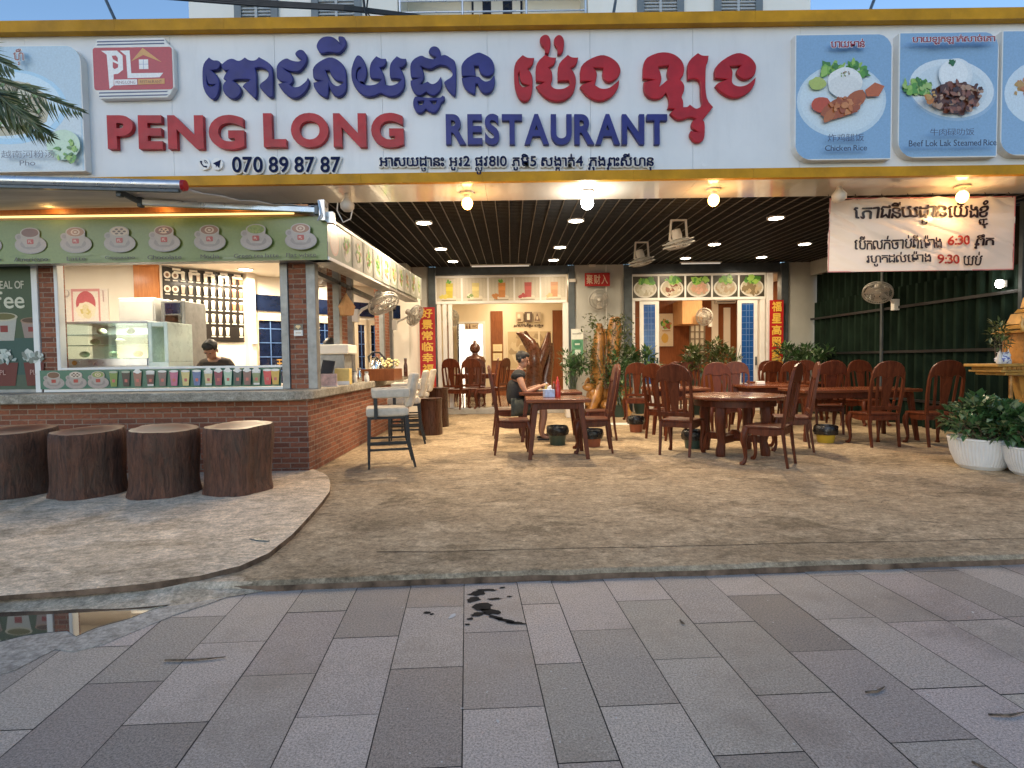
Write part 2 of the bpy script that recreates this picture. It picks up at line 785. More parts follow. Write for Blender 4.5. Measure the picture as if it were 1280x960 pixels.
def m_bark():
    m, nt, B, N, L = newmat('log_bark')
    v = coords(N, L, 'Object', (6, 6, 1.1))
    n = noisen(N, L, v, 4, 10, .78, 1.0)
    v2 = coords(N, L, 'Object', (1, 1, .5))
    n2 = noisen(N, L, v2, 4, 5, .7)
    c = mixc(N, L, ramp(N, L, n, .34, .66), (.018, .008, .0045), (.21, .082, .042))
    c = mixc(N, L, ramp(N, L, n2, .52, .72, 0, .75), c, (.085, .06, .04))
    L.new(c, B.inputs['Base Color'])
    L.new(ramp(N, L, n, .3, .7, .65, .4), B.inputs['Roughness'])
    bumpn(N, L, n, B, 1.0, .03)
    return m


def m_logtop(name, pale, mid, dark, ragged=.12):
    m, nt, B, N, L = newmat(name)
    v = coords(N, L, 'Object')
    sx = N.new('ShaderNodeSeparateXYZ')
    L.new(v, sx.inputs[0])
    r = math2(N, L, 'SQRT', math2(N, L, 'ADD', math2(N, L, 'MULTIPLY', sx.outputs[0], sx.outputs[0]), math2(N, L, 'MULTIPLY', sx.outputs[1], sx.outputs[1])))
    n = noisen(N, L, v, 5, 4, .6)
    rr = math2(N, L, 'ADD', r, math2(N, L, 'MULTIPLY', n, ragged))
    rings = math2(N, L, 'SINE', math2(N, L, 'MULTIPLY', rr, 130.0))
    c = mixc(N, L, ramp(N, L, rr, .1, .30), dark, mid)
    c = mixc(N, L, ramp(N, L, rr, .27, .31), c, pale)
    c = mixc(N, L, ramp(N, L, rings, -1, 1, 0, .35), c, tuple(x * .5 for x in mid))
    L.new(c, B.inputs['Base Color'])
    B.inputs['Roughness'].default_value = .3
    B.inputs['Coat Weight'].default_value = .4
    return m


def m_sign():
    m, nt, B, N, L = newmat('sign_panel_face')
    v = coords(N, L, 'World')
    vs = coords(N, L, 'World', (3, 1, .5))
    n = noisen(N, L, v, .8, 6, .6)
    dr = noisen(N, L, vs, 1.3, 6, .7)
    sp = noisen(N, L, v, 3.4, 6, .75)
    c = mixc(N, L, ramp(N, L, n, .35, .65), (.66, .68, .70), (.76, .77, .78))
    c = mixc(N, L, ramp(N, L, dr, .5, .75, 0, .3), c, (.52, .53, .54))
    c = mixc(N, L, ramp(N, L, sp, .66, .74, 0, .5), c, (.86, .86, .86))
    L.new(c, B.inputs['Base Color'])
    B.inputs['Roughness'].default_value = .42
    return m


def m_soffit():
    m, nt, B, N, L = newmat('soffit_panel')
    v = coords(N, L, 'World', (2, .3, 1))
    n = noisen(N, L, v, 1.7, 5, .6)
    c = mixc(N, L, ramp(N, L, n, .35, .7), (.68, .65, .60), (.80, .77, .72))
    L.new(c, B.inputs['Base Color'])
    B.inputs['Roughness'].default_value = .14
    B.inputs['Specular IOR Level'].default_value = .9
    B.inputs['Coat Weight'].default_value = .8
    B.inputs['Coat Roughness'].default_value = .05
    return m


def m_leaf(name, c1, c2, c3):
    m, nt, B, N, L = newmat(name)
    a = N.new('ShaderNodeAttribute')
    a.attribute_name = 'Col'
    sx = N.new('ShaderNodeSeparateColor')
    L.new(a.outputs[0], sx.inputs[0])
    c = mixc(N, L, sx.outputs[0], c1, c2)
    c = mixc(N, L, ramp(N, L, sx.outputs[1], .8, 1.0), c, c3)
    L.new(c, B.inputs['Base Color'])
    B.inputs['Roughness'].default_value = .35
    try:
        B.inputs['Subsurface Weight'].default_value = 0
    except Exception:
        pass
    return m


def m_wall(name, c1, c2, rough=.6, sc=1.0):
    m, nt, B, N, L = newmat(name)
    v = coords(N, L, 'World', (1, 1, .6))
    n = noisen(N, L, v, 1.2 * sc, 7, .65)
    n2 = noisen(N, L, v, 40, 4, .6)
    c = mixc(N, L, ramp(N, L, n, .35, .68), c1, c2)
    L.new(c, B.inputs['Base Color'])
    B.inputs['Roughness'].default_value = rough
    bumpn(N, L, n2, B, .1, .004)
    return m


M['pave'] = m_paving()
M['joint'] = mat('paving_joint', (.035, .032, .03), .8, var=.3)
M['apron'] = m_concrete('apron_concrete', (.42, .32, .205), (.315, .235, .148), (.51, .395, .26), (.185, .138, .085), .8)
M['ramp'] = m_concrete('ramp_concrete', (.72, .57, .41), (.62, .485, .34), (.80, .65, .48), (.40, .305, .20), .7)
M['kerbwet'] = mat('kerb_face', (.15, .10, .068), .9, var=.6, vs=9, bump=.5, bs=40, spec=.1)
M['brick'] = m_brick()
M['wood'] = m_wood('red_lacquered_wood', (.056, .0125, .0055), (.128, .033, .0125), .36, .0)
M['woodtop'] = m_wood('polished_table_top', (.12, .032, .012), (.19, .06, .026), .22, .1, along=(1.1, 7, 5))
M['darkwood'] = m_wood('dark_wood', (.028, .012, .008), (.07, .025, .014), .28, .4)
M['panelwood'] = m_wood('wall_panel_wood', (.16, .05, .017), (.25, .085, .03), .42, .1)
M['orangewood'] = m_wood('orange_veneer', (.42, .15, .045), (.56, .23, .08), .4, .2)
M['plywood'] = m_wood('light_plywood', (.46, .25, .11), (.58, .34, .16), .5, .1)
M['bark'] = m_bark()
M['logtop'] = m_logtop('log_cut_face', (.50, .30, .18), (.30, .10, .05), (.09, .03, .018))
M['logtop_pale'] = m_logtop('log_cut_face_pale', (.74, .53, .32), (.38, .17, .085), (.12, .045, .022), .16)
M['sign'] = m_sign()
M['soffit'] = m_soffit()
M['yellow'] = mat('yellow_trim', (.50, .245, .010), .5, var=.25, vs=3, spec=.2)
M['red'] = mat('red_acrylic', (.40, .011, .018), .4, var=.2, coat=.08, spec=.3)
M['navy'] = mat('navy_acrylic', (.020, .024, .165), .42, var=.2, coat=.06, spec=.3)
M['navyflat'] = mat('navy_print', (.008, .015, .06), .6, spec=.1)
M['white'] = mat('white_paint', (.78, .77, .74), .45, var=.05)
M['whiteplastic'] = mat('white_plastic', (.74, .73, .70), .32, var=.06, coat=.2)
M['paleplastic'] = mat('aged_white_plastic', (.62, .58, .52), .4, var=.1)
M['cream'] = m_wall('cream_wall', (.72, .60, .42), (.80, .70, .53))
M['creamlight'] = m_wall('pale_cream_wall', (.80, .74, .64), (.86, .81, .72))
M['grey'] = m_wall('grey_render', (.40, .40, .37), (.50, .50, .465))
M['upper'] = m_wall('upper_cream_render', (.80, .78, .71), (.86, .84, .78))
M['steel'] = mat('dark_steel_post', (.075, .09, .10), .42, .3, var=.25)
M['steelgrey'] = mat('grey_window_steel', (.25, .255, .25), .42, .35, var=.2, vs=9)
M['fanmetal'] = mat('fan_wire_grey', (.42, .41, .38), .45, .2)
M['alu'] = mat('aluminium', (.62, .63, .64), .32, .85, var=.1)
M['chrome'] = mat('chrome', (.75, .74, .70), .12, 1.0, var=.05)
M['black'] = mat('black_plastic', (.012, .012, .013), .4)
M['blackgrid'] = mat('black_ceiling_slat', (.010, .008, .0065), .55, var=.3)
M['gridline'] = mat('ceiling_runner', (.09, .08, .066), .5, .0)
M['void'] = mat('ceiling_void', (.008, .007, .006), .9)
M['counter'] = m_concrete('counter_stone', (.36, .33, .27), (.29, .26, .21), (.40, .37, .31), (.22, .19, .14), .5, .15)
M['fence'] = mat('green_corrugated_sheet', (.010, .0195, .0135), .8, .0, var=.5, vs=4, stretch=(1, 1, .4), spec=.04)
M['fencebrown'] = mat('brown_rusty_sheet', (.024, .018, .013), .85, .0, var=.4, vs=4, stretch=(1, 1, .3), spec=.04)
M['tile'] = mat('pale_floor_tile', (.62, .54, .42), .12, var=.08, vs=2, coat=.4)
M['upholstery'] = mat('pale_upholstery', (.52, .46, .37), .85, var=.16, vs=14, bump=.3, bs=160)
M['blue'] = mat('blue_door_glass', (.018, .085, .30), .15, var=.2, coat=.6)
M['bluedark'] = mat('dark_blue_glass', (.008, .016, .05), .1, var=.3, coat=.6)
M['bluebar'] = mat('blue_grille', (.10, .2, .45), .4)
M['redpaper'] = mat('red_paper', (.42, .012, .012), .45, var=.2)
M['gold'] = mat('gold_paint', (.46, .25, .06), .42, .15, var=.25, vs=12, coat=.2)
M['goldwood'] = mat('golden_root_wood', (.40, .185, .045), .32, var=.5, vs=7, bump=.5, bs=18, coat=.5)
M['rootwood'] = mat('dark_root_wood', (.085, .026, .014), .3, var=.5, vs=7, bump=.5, bs=18, coat=.4)
M['pot'] = mat('white_ribbed_pot', (.70, .70, .69), .4, var=.07)
M['soil'] = mat('pot_gravel', (.13, .09, .06), .8, var=.9, vs=40, bump=.8, bs=60)
M['leaf'] = m_leaf('leaf_green', (.026, .068, .022), (.075, .16, .055), (.27, .33, .19))
M['leafwarm'] = m_leaf('leaf_olive', (.035, .06, .018), (.095, .13, .035), (.24, .24, .10))
M['palm'] = m_leaf('palm_leaf', (.045, .07, .02), (.10, .13, .035), (.15, .15, .05))
M['fabric'] = mat('awning_fabric', (.60, .57, .52), .75, var=.22, vs=3, stretch=(.3, 6, 1), bump=.2)
M['print'] = printmat('printed_picture')
M['printmatte'] = printmat('printed_matte', .6, .1, 0)
M['skin'] = mat('skin', (.36, .18, .11), .5, var=.1)
M['hair'] = mat('black_hair', (.008, .006, .005), .6, var=.3, vs=60)
M['blackcloth'] = mat('black_cloth', (.014, .014, .015), .8, var=.3, vs=20)
M['browncloth'] = mat('dark_brown_cloth', (.038, .026, .02), .8, var=.3, vs=20)
M['greycloth'] = mat('grey_shorts_cloth', (.07, .075, .06), .85, var=.3, vs=20)
M['bag'] = mat('black_bin_bag', (.01, .01, .011), .25, var=.4, bump=.8, bs=30)
M['bin'] = mat('dark_green_bucket', (.03, .06, .05), .4)
M['terracotta'] = mat('terracotta_pot', (.28, .09, .045), .6)
M['yellowbin'] = mat('yellow_bucket', (.42, .30, .03), .45)
M['bulbwarm'] = emis('warm_bulb_glow', (1.0, .50, .13), 7)
M['bulbcool'] = emis('white_bulb_glow', (1.0, .97, .90), 34)
M['downlight'] = emis('downlight_glow', (1.0, .93, .78), 16)
M['tube'] = emis('added_tube_glow', (.9, .88, .8), .18)  # faint glow put into the material of the unlit ceiling tubes
M['ledstrip'] = emis('led_strip_glow', (1.0, .66, .24), .9)
M['glass'] = glass('clear_glass')
M['glassgreen'] = glass('green_tinted_glass', (.86, .95, .9))
M['water'] = None
mw, _nt, _B, _N, _L = newmat('puddle_water')
_B.inputs['Base Color'].default_value = (.05, .045, .04, 1)
_B.inputs['Roughness'].default_value = .03
_B.inputs['Specular IOR Level'].default_value = .9
_B.inputs['Coat Weight'].default_value = 1
_B.inputs['Coat IOR'].default_value = 1.9
_B.inputs['Coat Roughness'].default_value = .02
M['water'] = mw
M['rubber'] = mat('black_cable', (.012, .012, .012), .5)
M['banner'] = None
mb_, _nt, _B, _N, _L = newmat('vinyl_banner')
_a = _N.new('ShaderNodeAttribute')
_a.attribute_name = 'Col'
_L.new(_a.outputs[0], _B.inputs['Base Color'])
_B.inputs['Roughness'].default_value = .3
_B.inputs['Coat Weight'].default_value = .3
_tl = _N.new('ShaderNodeBsdfTranslucent')
_L.new(_a.outputs[0], _tl.inputs[0])
_mx = _N.new('ShaderNodeMixShader')
_mx.inputs[0].default_value = .35
_L.new(_B.outputs[0], _mx.inputs[1])
_L.new(_tl.outputs[0], _mx.inputs[2])
_L.new(_mx.outputs[0], _nt.nodes['Material Output'].inputs[0])
M['banner'] = mb_
# ------------------------------------------------------------------ ground
ZT = 0.05                                  # level of the terrace concrete
g = MB().box2(-400, -400, -.5, 400, 400, -.03)
struct(g.build('ground', M['joint']))
D1 = Vector((-.078, 1, 0)).normalized()    # direction of the long joints
D2 = Vector((1, .052, 0)).normalized()
A0 = G(577.5, 960, 0)
k0, k1 = G(440, 736.5, 0), G(1280, 706.5, 0)
KD = (k1 - k0).normalized()


def kerb_y(x):
    return k0.y + (x - k0.x) * KD.y / KD.x


def pv(u, v):
    p = A0 + D2 * u + D1 * v
    return p


def vcoord(px, py):
    r = G(px, py, 0) - A0
    det = D2.x * D1.y - D2.y * D1.x
    u = (r.x * D1.y - r.y * D1.x) / det
    v = (D2.x * r.y - D2.y * r.x) / det
    return u, v


W = .303
known = {-1: (545, 758.8), -2: (455, 796.4), 0: (615, 790), 1: (700, 829.3), 2: (770, 786.7), 3: (870, 822.6), 4: (900, 778.3), 5: (945, 743.7), 6: (1060, 772.9), -3: (345, 843.5), -4: (200, 905), -5: (155, 853)}
pm = MB()
rr = random.Random(4)
for ci in range(-26, 28):
    u0 = ci * W if ci <= 1 else (W + .2 + (ci - 2) * W)
    u1 = (ci + 1) * W if ci < 1 else (W + .2 + (ci - 1) * W)
    v0 = vcoord(*known[ci])[1] if ci in known else rr.uniform(0, .6)
    for k in range(-14, 12):
        a, b = v0 + k * .6, v0 + (k + 1) * .6
        gap = .0022
        q = [pv(u0 + gap, a + gap), pv(u1 - gap, a + gap), pv(u1 - gap, b - gap), pv(u0 + gap, b - gap)]
        if q[0].y > kerb_y(q[0].x):
            continue
        for w_ in (2, 3):
            if q[w_].y > kerb_y(q[w_].x) + .02:
                o_ = q[1] if w_ == 2 else q[0]
                t = (kerb_y(q[w_].x) + .02 - o_.y) / (q[w_].y - o_.y)
                q[w_] = o_ + (q[w_] - o_) * max(.02, min(1, t))
        s = rr.choice([1, 1.1, .86, 1.18, .74, 1.05, .93, 1.14])
        if rr.random() < .12:
            s *= .72
        if (ci, k) in ((5, -1),):
            s = .62
        base = (.45 * s, .375 * s * rr.uniform(.97, 1.02), .315 * s * rr.uniform(.97, 1.02))
        h = rr.uniform(-.0008, .0008)
        pm.add([(p.x, p.y, h) for p in q], [(0, 1, 2, 3)], col=base)
struct(pm.build('paving', M['pave'], recalc=False))
struct(MB().box2(-9, -9, -.028, 9, 5, -.005).build('joint_bed', M['joint']))


def kp(x, back=0.0):
    return Vector((x, kerb_y(x) + back, 0))


# terrace apron: one slab with a wet, dirty kerb face and an uneven edge
am = MB()
xs = [-10 + i * .1 for i in range(201)]
edge = []
for x in xs:
    n_ = noise.noise(Vector((x * 2.3, 1.7, 0))) * .022 + noise.noise(Vector((x * 9, 4.7, 0))) * .016
    edge.append(Vector((x, kerb_y(x) + .03 + n_, 0)))
for i in range(len(xs) - 1):
    a, b = edge[i], edge[i + 1]
    a2, b2 = a + Vector((0, .03, 0)), b + Vector((0, .03, 0))
    za, zb = -.03, .030
    am.add([(a.x, a.y - .02, za), (b.x, b.y - .02, za), (b.x, b.y, zb), (a.x, a.y, zb)], [(0, 1, 2, 3)], 1)
    am.add([(a.x, a.y, zb), (b.x, b.y, zb), (b2.x, b2.y, ZT), (a2.x, a2.y, ZT)], [(0, 1, 2, 3)], 0)
    am.add([(a2.x, a2.y, ZT), (b2.x, b2.y, ZT), (b2.x, 13.6, ZT), (a2.x, 13.6, ZT)], [(0, 1, 2, 3)], 0)
struct(am.build('terrace_floor', [M['apron'], M['kerbwet']], recalc=False))
# cracks and a pour joint in the terrace concrete
ck = MB()
g0, g1 = G(470, 691, ZT), G(1280, 673, ZT)


def crack(a, b, w_, seed, wig):
    n = 60
    for i in range(n):
        q = []
        for k in (i, i + 1):
            p_ = a.lerp(b, k / n)
            d_ = noise.noise(Vector((k * .35, seed, 0))) * wig + noise.noise(Vector((k * 1.3, seed, 2))) * wig * .4
            h_ = w_ * (.35 + .65 * abs(noise.noise(Vector((k * .5, seed + 5, 0)))) * 2)
            q.append(((p_.x, p_.y + d_ - h_, ZT + .0015), (p_.x, p_.y + d_ + h_, ZT + .0015)))
        ck.add([q[0][0], q[1][0], q[1][1], q[0][1]], [(0, 1, 2, 3)])


crack(g0, g1 + (g1 - g0) * .6, .006, 1.5, .02)
crack(G(520, 655, ZT), G(840, 628, ZT), .0025, 7.5, .1)
crack(G(900, 650, ZT), G(1250, 610, ZT), .0025, 11.5, .14)
struct(ck.build('floor_cracks', mat('crack_dirt', (.075, .055, .038), .9, var=.3, spec=.05), recalc=False))
# raised ramp slab under the log stools
zr = .088
out = [(413, 605), (412, 613), (403, 626), (386, 645), (364, 668), (336, 690), (300, 706), (250, 718), (180, 727), (100, 733), (0, 739), (-150, 744)]
pts = [G(x, y, zr) for x, y in out][::-1]
pts = [Vector((-9.5, pts[0].y + .05, 0))] + pts
fine_ = []
for a, b in zip(pts[:-1], pts[1:]):
    n_ = max(1, int((b - a).length / .04))
    fine_ += [a.lerp(b, i / n_) for i in range(n_)]
fine_.append(pts[-1])
rm = MB()
NR = 9
vs = []
i0 = next(i for i, p in enumerate(fine_) if p.x > -2.3)
endp = Vector((fine_[-1].x - .02, fine_[-1].y + .05, 0))
for i, p in enumerate(fine_):
    if i < i0:
        bp = Vector((p.x, 6.9, 0))
    else:
        t_ = (i - i0) / (len(fine_) - 1 - i0)
        bp = Vector((-2.3, 6.5, 0)).lerp(endp, t_) + Vector((.05, .04, 0)) * math.sin(math.pi * t_)
    for j in range(NR):
        v_ = j / (NR - 1)
        q_ = p.lerp(bp, v_)
        lo = min(1, max(0, (p.x + 3.3) / 1.6))
        ze = ZT + .006 + .026 * lo
        z_ = ze + (zr - ze) * min(1, v_ * 2.2)
        vs.append((q_.x, q_.y, z_ + .004 * noise.noise(Vector((q_.x * 1.5, q_.y * 2.5, 0)))))
nf = len(fine_)
rm.add(vs, [(i * NR + j, (i + 1) * NR + j, (i + 1) * NR + j + 1, i * NR + j + 1) for i in range(nf - 1) for j in range(NR - 1)], 0)
sk = []
for i, p in enumerate(fine_):
    sk += [vs[i * NR], (p.x + .004, p.y - .004, ZT - .01)]
rm.add(sk, [(2 * i, 2 * i + 1, 2 * i + 3, 2 * i + 2) for i in range(nf - 1)], 1)
struct(rm.build('ramp_slab', [M['ramp'], M['kerbwet']], smooth=30))
# sheet of wet mortar and the puddle at the kerb
mo = [(308, 738), (292, 744), (262, 755), (222, 768), (180, 785), (130, 806), (92, 815), (70, 812), (50, 822), (20, 838), (-20, 850), (-160, 860), (-160, 752), (-20, 749), (60, 747), (150, 744), (240, 740)]
q = [G(x, y, 0) for x, y in mo]
mp_ = MB()
mp_.prism([(p.x, p.y) for p in q], .0005, .004, 'Z')
struct(mp_.build('mortar_smear', m_concrete('wet_mortar', (.42, .38, .33), (.33, .30, .26), (.46, .42, .37), (.22, .19, .16), 1, .3)))
pu = [(228, 748), (214, 757), (188, 764), (160, 775), (120, 786), (95, 797), (84, 790), (60, 792), (30, 796), (-10, 806), (-160, 812), (-160, 757), (-10, 754), (30, 751), (62, 752), (110, 748), (180, 746)]
q = [G(x, y, 0) for x, y in pu]
struct(MB().prism([(p.x, p.y) for p in q], .003, .0065, 'Z').build('puddle_water', M['water']))
fl_m = MB()
for i in range(62):
    xa, xb = -6.3 + i * .08, -6.3 + (i + 1) * .08
    ed = []
    for x in (xa, xb):
        t_ = min(1, max(0, (-1.36 - x) / .5))
        n_ = noise.noise(Vector((x * 4, 2.2, 0))) * .03 + noise.noise(Vector((x * 13, 2.2, 0))) * .015
        ky = kerb_y(x)
        ed.append([(x, ky + .03 - .2 * t_ + n_ * t_, .0035), (x, ky + .03 - .03 * t_ + n_ * .6 * t_, .03 * t_ + .006), (x, ky + .035 + .02 * t_, .006 + (ZT - .003) * min(1, t_ * 3)), (x, ky + .04 + .16 * t_ + n_ * t_, .006 + (ZT - .003) * min(1, t_ * 3))])
    for j in range(3):
        fl_m.add([ed[0][j], ed[1][j], ed[1][j + 1], ed[0][j + 1]], [(0, 1, 2, 3)])
struct(fl_m.build('kerb_fillet', m_concrete('pale_mortar', (.56, .44, .31), (.46, .36, .25), (.62, .5, .37), (.30, .235, .165), 1, .1), recalc=False))
# dark wet stain on the slabs, small specks
rs = random.Random(3)
st = MB()


def blob(mb, px, py, sx, sy, rot, z=.0022, n=14, wob=.3):
    c = G(px, py, 0)
    vs = []
    for i in range(n):
        a = 6.2832 * i / n
        w_ = 1 + rs.uniform(-wob, wob)
        u, v = sx * w_ * math.cos(a), sy * w_ * math.sin(a)
        vs.append((c.x + u * math.cos(rot) - v * math.sin(rot), c.y + u * math.sin(rot) + v * math.cos(rot), z))
    mb.add(vs, [tuple(range(n))])


for (x, y, a, b, r_) in [(596, 742, .05, .03, .3), (608, 738, .06, .016, .0), (592, 750, .035, .03, .8), (604, 758, .05, .045, .2), (612, 765, .05, .03, -.4), (597, 768, .04, .02, .5), (620, 772, .05, .016, -.5), (632, 776, .05, .015, -.4), (644, 779, .055, .014, -.15), (588, 774, .02, .012, .2), (618, 749, .04, .014, .1), (584, 781, .012, .01, 0), (628, 735, .02, .01, .3), (637, 746, .015, .008, .3), (534, 766, .02, .014, .2), (540, 768, .012, .01, 1)]:
    blob(st, x, y, a, b, r_)
    st.map(lambda v: v)
struct(st.build('wet_stain', mat('wet_stain_dark', (.028, .026, .024), .75, var=.3, spec=.05)))
sp = MB()
for (x, y, s_) in [(566, 770, .03), (622, 902, .012), (578, 886, .008), (140, 787, .0), (1216, 766, .012), (1095, 863, .008), (700, 928, .006), (930, 716, .01)]:
    if s_:
        blob(sp, x, y, s_, s_ * .4, rs.uniform(0, 3), .0026, 9)
for i in range(34):
    blob(sp, rs.uniform(430, 1280), rs.uniform(740, 955), rs.uniform(.002, .006), .003, rs.uniform(0, 3), .0024, 7)
tag(sp.build('litter_specks', mat('pale_litter', (.6, .58, .54), .7)), 'tiny pale specks of litter scattered over the grey granite paving slabs', 'litter', kind='stuff')
lf = MB()
for (x0, y0, x1, y1) in [(206, 825, 282, 821), (1236, 893, 1280, 890), (850, 775, 856, 780), (1082, 865, 1106, 858), (1215, 952, 1240, 962)]:
    p0, p1 = G(x0, y0, .006), G(x1, y1, .006)
    mid_ = (p0 + p1) / 2 + Vector((0, -.012, 0))
    lf.tube([p0, mid_, p1], [.004, .005, .002], 6)
tag(lf.build('dry_twigs', M['soil']), 'thin dry twigs lying on the granite paving', 'twigs', kind='stuff')
# little blue-grey drain slot at the lip of the ramp slab
dp = G(323, 675, zr)
d_ = MB().prism([(-.075, .03), (-.02, .035), (.085, -.02), (.07, -.032), (-.01, -.008)], -.01, .003, 'Z')
o = d_.build('drain_slot', mat('drain_blue_grey', (.05, .075, .09), .4))
o.location = (dp.x, dp.y, zr)
tag(o, 'small blue grey drain slot near the curved lip of the pale ramp slab', 'drain')

# ------------------------------------------------------------------ restaurant building behind the terrace
YB = 13.5


def bx(px, Y=YB):
    return P(px, 440, Y).x


def bz(py, px=640, Y=YB):
    return P(px, py, Y).z


YF = 7.4
ZS = P(600, 251, YF).z                      # underside of the front beam
ZC0, ZC1 = ZS + .01, P(640, 333, YB).z     # ceiling rises towards the back


def zc(Y):
    return ZC0 + (Y - YF) / (YB - YF) * (ZC1 - ZC0)


YS = 6.0
for _ in range(40):                         # depth where the beam's front edge shows at y=229
    YS += (P(600, 229, YS).z < ZS) * .03 - (P(600, 229, YS).z > ZS) * .03

bld = thing('restaurant_building', 'grey rendered restaurant front behind the terrace with two wide doorways under a black slatted ceiling', 'building', (2.4, 13.5, 0))
XL, XR = -3.2, bx(1012)
for a, b in ((XL - 3.5, bx(537)), (bx(719), bx(780)), (bx(984), XR + .9)):
    MB().box2(a, YB, 0, b, YB + .15, 3.75).build('wall', M['grey'], bld, world=True)
MB().box2(bx(546), YB + .01, bz(343), bx(711), YB + .14, 3.75).build('header_beam', M['steel'], bld, world=True)
MB().box2(bx(790), YB + .01, bz(341, 870), bx(975), YB + .14, 3.75).build('header_beam', M['steel'], bld, world=True)
for a, b in ((537, 546), (711, 719), (780, 790), (975, 984)):
    MB().box2(bx(a), YB - .06, ZT, bx(b), YB + .16, zc(YB)).build('steel_post', M['steel'], bld, world=True, bevel=.008)
# black slatted ceiling: runners along the depth, thin slats across, a black void above
XC0, XC1 = -6.5, 7.2
c = MB()
c.add([(XC0, YF, zc(YF) + .16), (XC1, YF, zc(YF) + .16), (XC1, YB, zc(YB) + .16), (XC0, YB, zc(YB) + .16)], [(0, 3, 2, 1)], 0)
y = YF + .06
while y < YB:
    c.box2(XC0, y, zc(y) + .012, XC1, y + .012, zc(y) + .075, 1)
    y += .085
c.build('slatted_ceiling', [M['void'], M['blackgrid']], bld, world=True, recalc=True)
c = MB()
x = XC0
xo = bx(639, 10)
k_ = -40
while True:
    x = xo + k_ * .1785
    k_ += 1
    if x < XC0:
        continue
    if x > XC1:
        break
    c.bar((x, YF, zc(YF) + .008), (x, YB, zc(YB) + .008), .011, .012)
c.build('ceiling_runner', M['gridline'], bld, world=True)
# glossy beam soffit
s = MB()
px_ = -7.6
while px_ < 8.4:
    s.box2(px_ + .0015, YS + .02, ZS, px_ + 1.2185, YF, ZS + .12)
    px_ += 1.22
s.build('beam_soffit', M['soffit'], bld, world=True)
MB().box2(-7.6, YF + .002, ZS + .02, 8.4, YF + .05, ZS + .6).build('beam_back', M['void'], bld, world=True)
MB().box2(-9, YS + .1, ZS + 1.5, 9, 11.19, ZS + 1.56).build('canopy_roof', M['grey'], bld, world=True)
MB().box2(-7.5, YS + .3, 3.75, -7.4, 13.6, ZS + 2.0).build('side_wall', M['grey'], bld, world=True)
MB().box2(7.4, YS + .3, 3.75, 7.5, 13.6, ZS + 2.0).build('side_wall', M['grey'], bld, world=True)

# left dining room seen through the first doorway
ZF = .19
room = MB()
YR = 18.2
room.box2(-2.6, YB + .15, ZF - .2, 2.4, YR, ZF, 0)
room.build('tiled_floor', M['tile'], bld, world=True)
MB().box2(bx(548), YB - .12, ZT, bx(712), YB + .149, ZF - .004).build('door_step', mat('door_step_tile', (.42, .40, .36), .3), bld, world=True, bevel=.008)
room = MB()
wd0, wd1 = P(571, 440, YR).x, P(607, 440, YR).x
zd = P(590, 402, YR).z
room.box2(-2.6, YR, ZF, wd0, YR + .1, 3.4)
room.box2(wd1, YR, ZF, 2.4, YR + .1, 3.4)
room.box2(wd0, YR, zd, wd1, YR + .1, 3.4)
room.box2(-2.7, YB + .15, ZF, -2.6, YR + .1, 3.4)
room.box2(2.4, YB + .15, ZF, 2.5, YR + .1, 3.4)
room.build('room_wall', M['cream'], bld, world=True)
MB().box2(-2.7, YB + .15, 3.4, 2.5, YR + .1, 3.5).build('room_ceiling', M['creamlight'], bld, world=True)
for a, b, t in ((559, 567, 402), (614, 629, 389), (691, 704, 389)):
    MB().box2(P(a, 440, YR).x, YR - .04, ZF, P(b, 440, YR).x, YR - .002, P(620, t, YR).z).build('wood_panel', M['panelwood'], bld, world=True)
MB().box2(P(629, 440, YR).x, YR - .05, ZF, P(691, 440, YR).x, YR - .003, P(640, 462, YR).z).build('wainscot', M['panelwood'], bld, world=True)
# passage behind the washroom door: bright and white
ps = MB()
ps.box2(wd0 - .4, YR + .1, ZF - .05, wd1 + .6, YR + 3.2, ZF)
ps.box2(wd0 - .5, YR + .1, ZF, wd0 - .4, YR + 3.2, 3.0)
ps.box2(wd1 + .6, YR + .1, ZF, wd1 + .7, YR + 3.2, 3.0)
ps.box2(wd0 - .5, YR + 3.2, ZF, wd1 + .7, YR + 3.3, 3.0)
ps.box2(wd0 - .5, YR + .1, 3.0, wd1 + .7, YR + 3.3, 3.1)
ps.build('passage', M['creamlight'], bld, world=True)
fr = MB()
for a, b in ((wd0 - .0, wd0 + .08), (wd1 - .08, wd1)):
    fr.box2(a, YR - .03, ZF, b, YR + .12, zd)
fr.box2(wd0 + .08, YR - .03, zd - .08, wd1 - .08, YR + .12, zd)
fr.build('door_frame', M['white'], bld, world=True)
dl = MB().box2(wd0 + .09, YR - .6, ZF + .02, wd0 + .13, YR - .05, zd - .1)
dl.build('door', M['bluedark'], bld, world=True)

# right dining room, wood-lined
YQ = 17.6
qx0, qx1 = 2.62, 6.9
room = MB()
room.box2(qx0, YB + .15, ZF - .2, qx1, YQ, ZF)
room.build('tiled_floor', M['tile'], bld, world=True)
MB().box2(bx(790), YB - .1, ZT, bx(975), YB + .149, ZF - .004).build('door_step', M['creamlight'], bld, world=True)
room = MB()
room.box2(qx0, YQ, ZF, qx1, YQ + .1, 3.4)
room.box2(qx0 - .1, YB + .15, ZF, qx0, YQ + .1, 3.4)
room.box2(qx1, YB + .15, ZF, qx1 + .1, YQ + .1, 3.4)
room.build('room_wall', M['panelwood'], bld, world=True)
MB().box2(qx0 - .1, YB + .15, 3.25, qx1 + .1, YQ + .1, 3.4).build('room_ceiling', M['creamlight'], bld, world=True)
for a, b, t, bt in ((889, 897, 376, 440), (904, 912, 385, 440)):
    MB().box2(P(a, 440, YQ).x, YQ - .06, P(a, bt, YQ).z, P(b, 440, YQ).x, YQ - .002, P(890, t, YQ).z).build('wall_strip', M['creamlight'], bld, world=True)
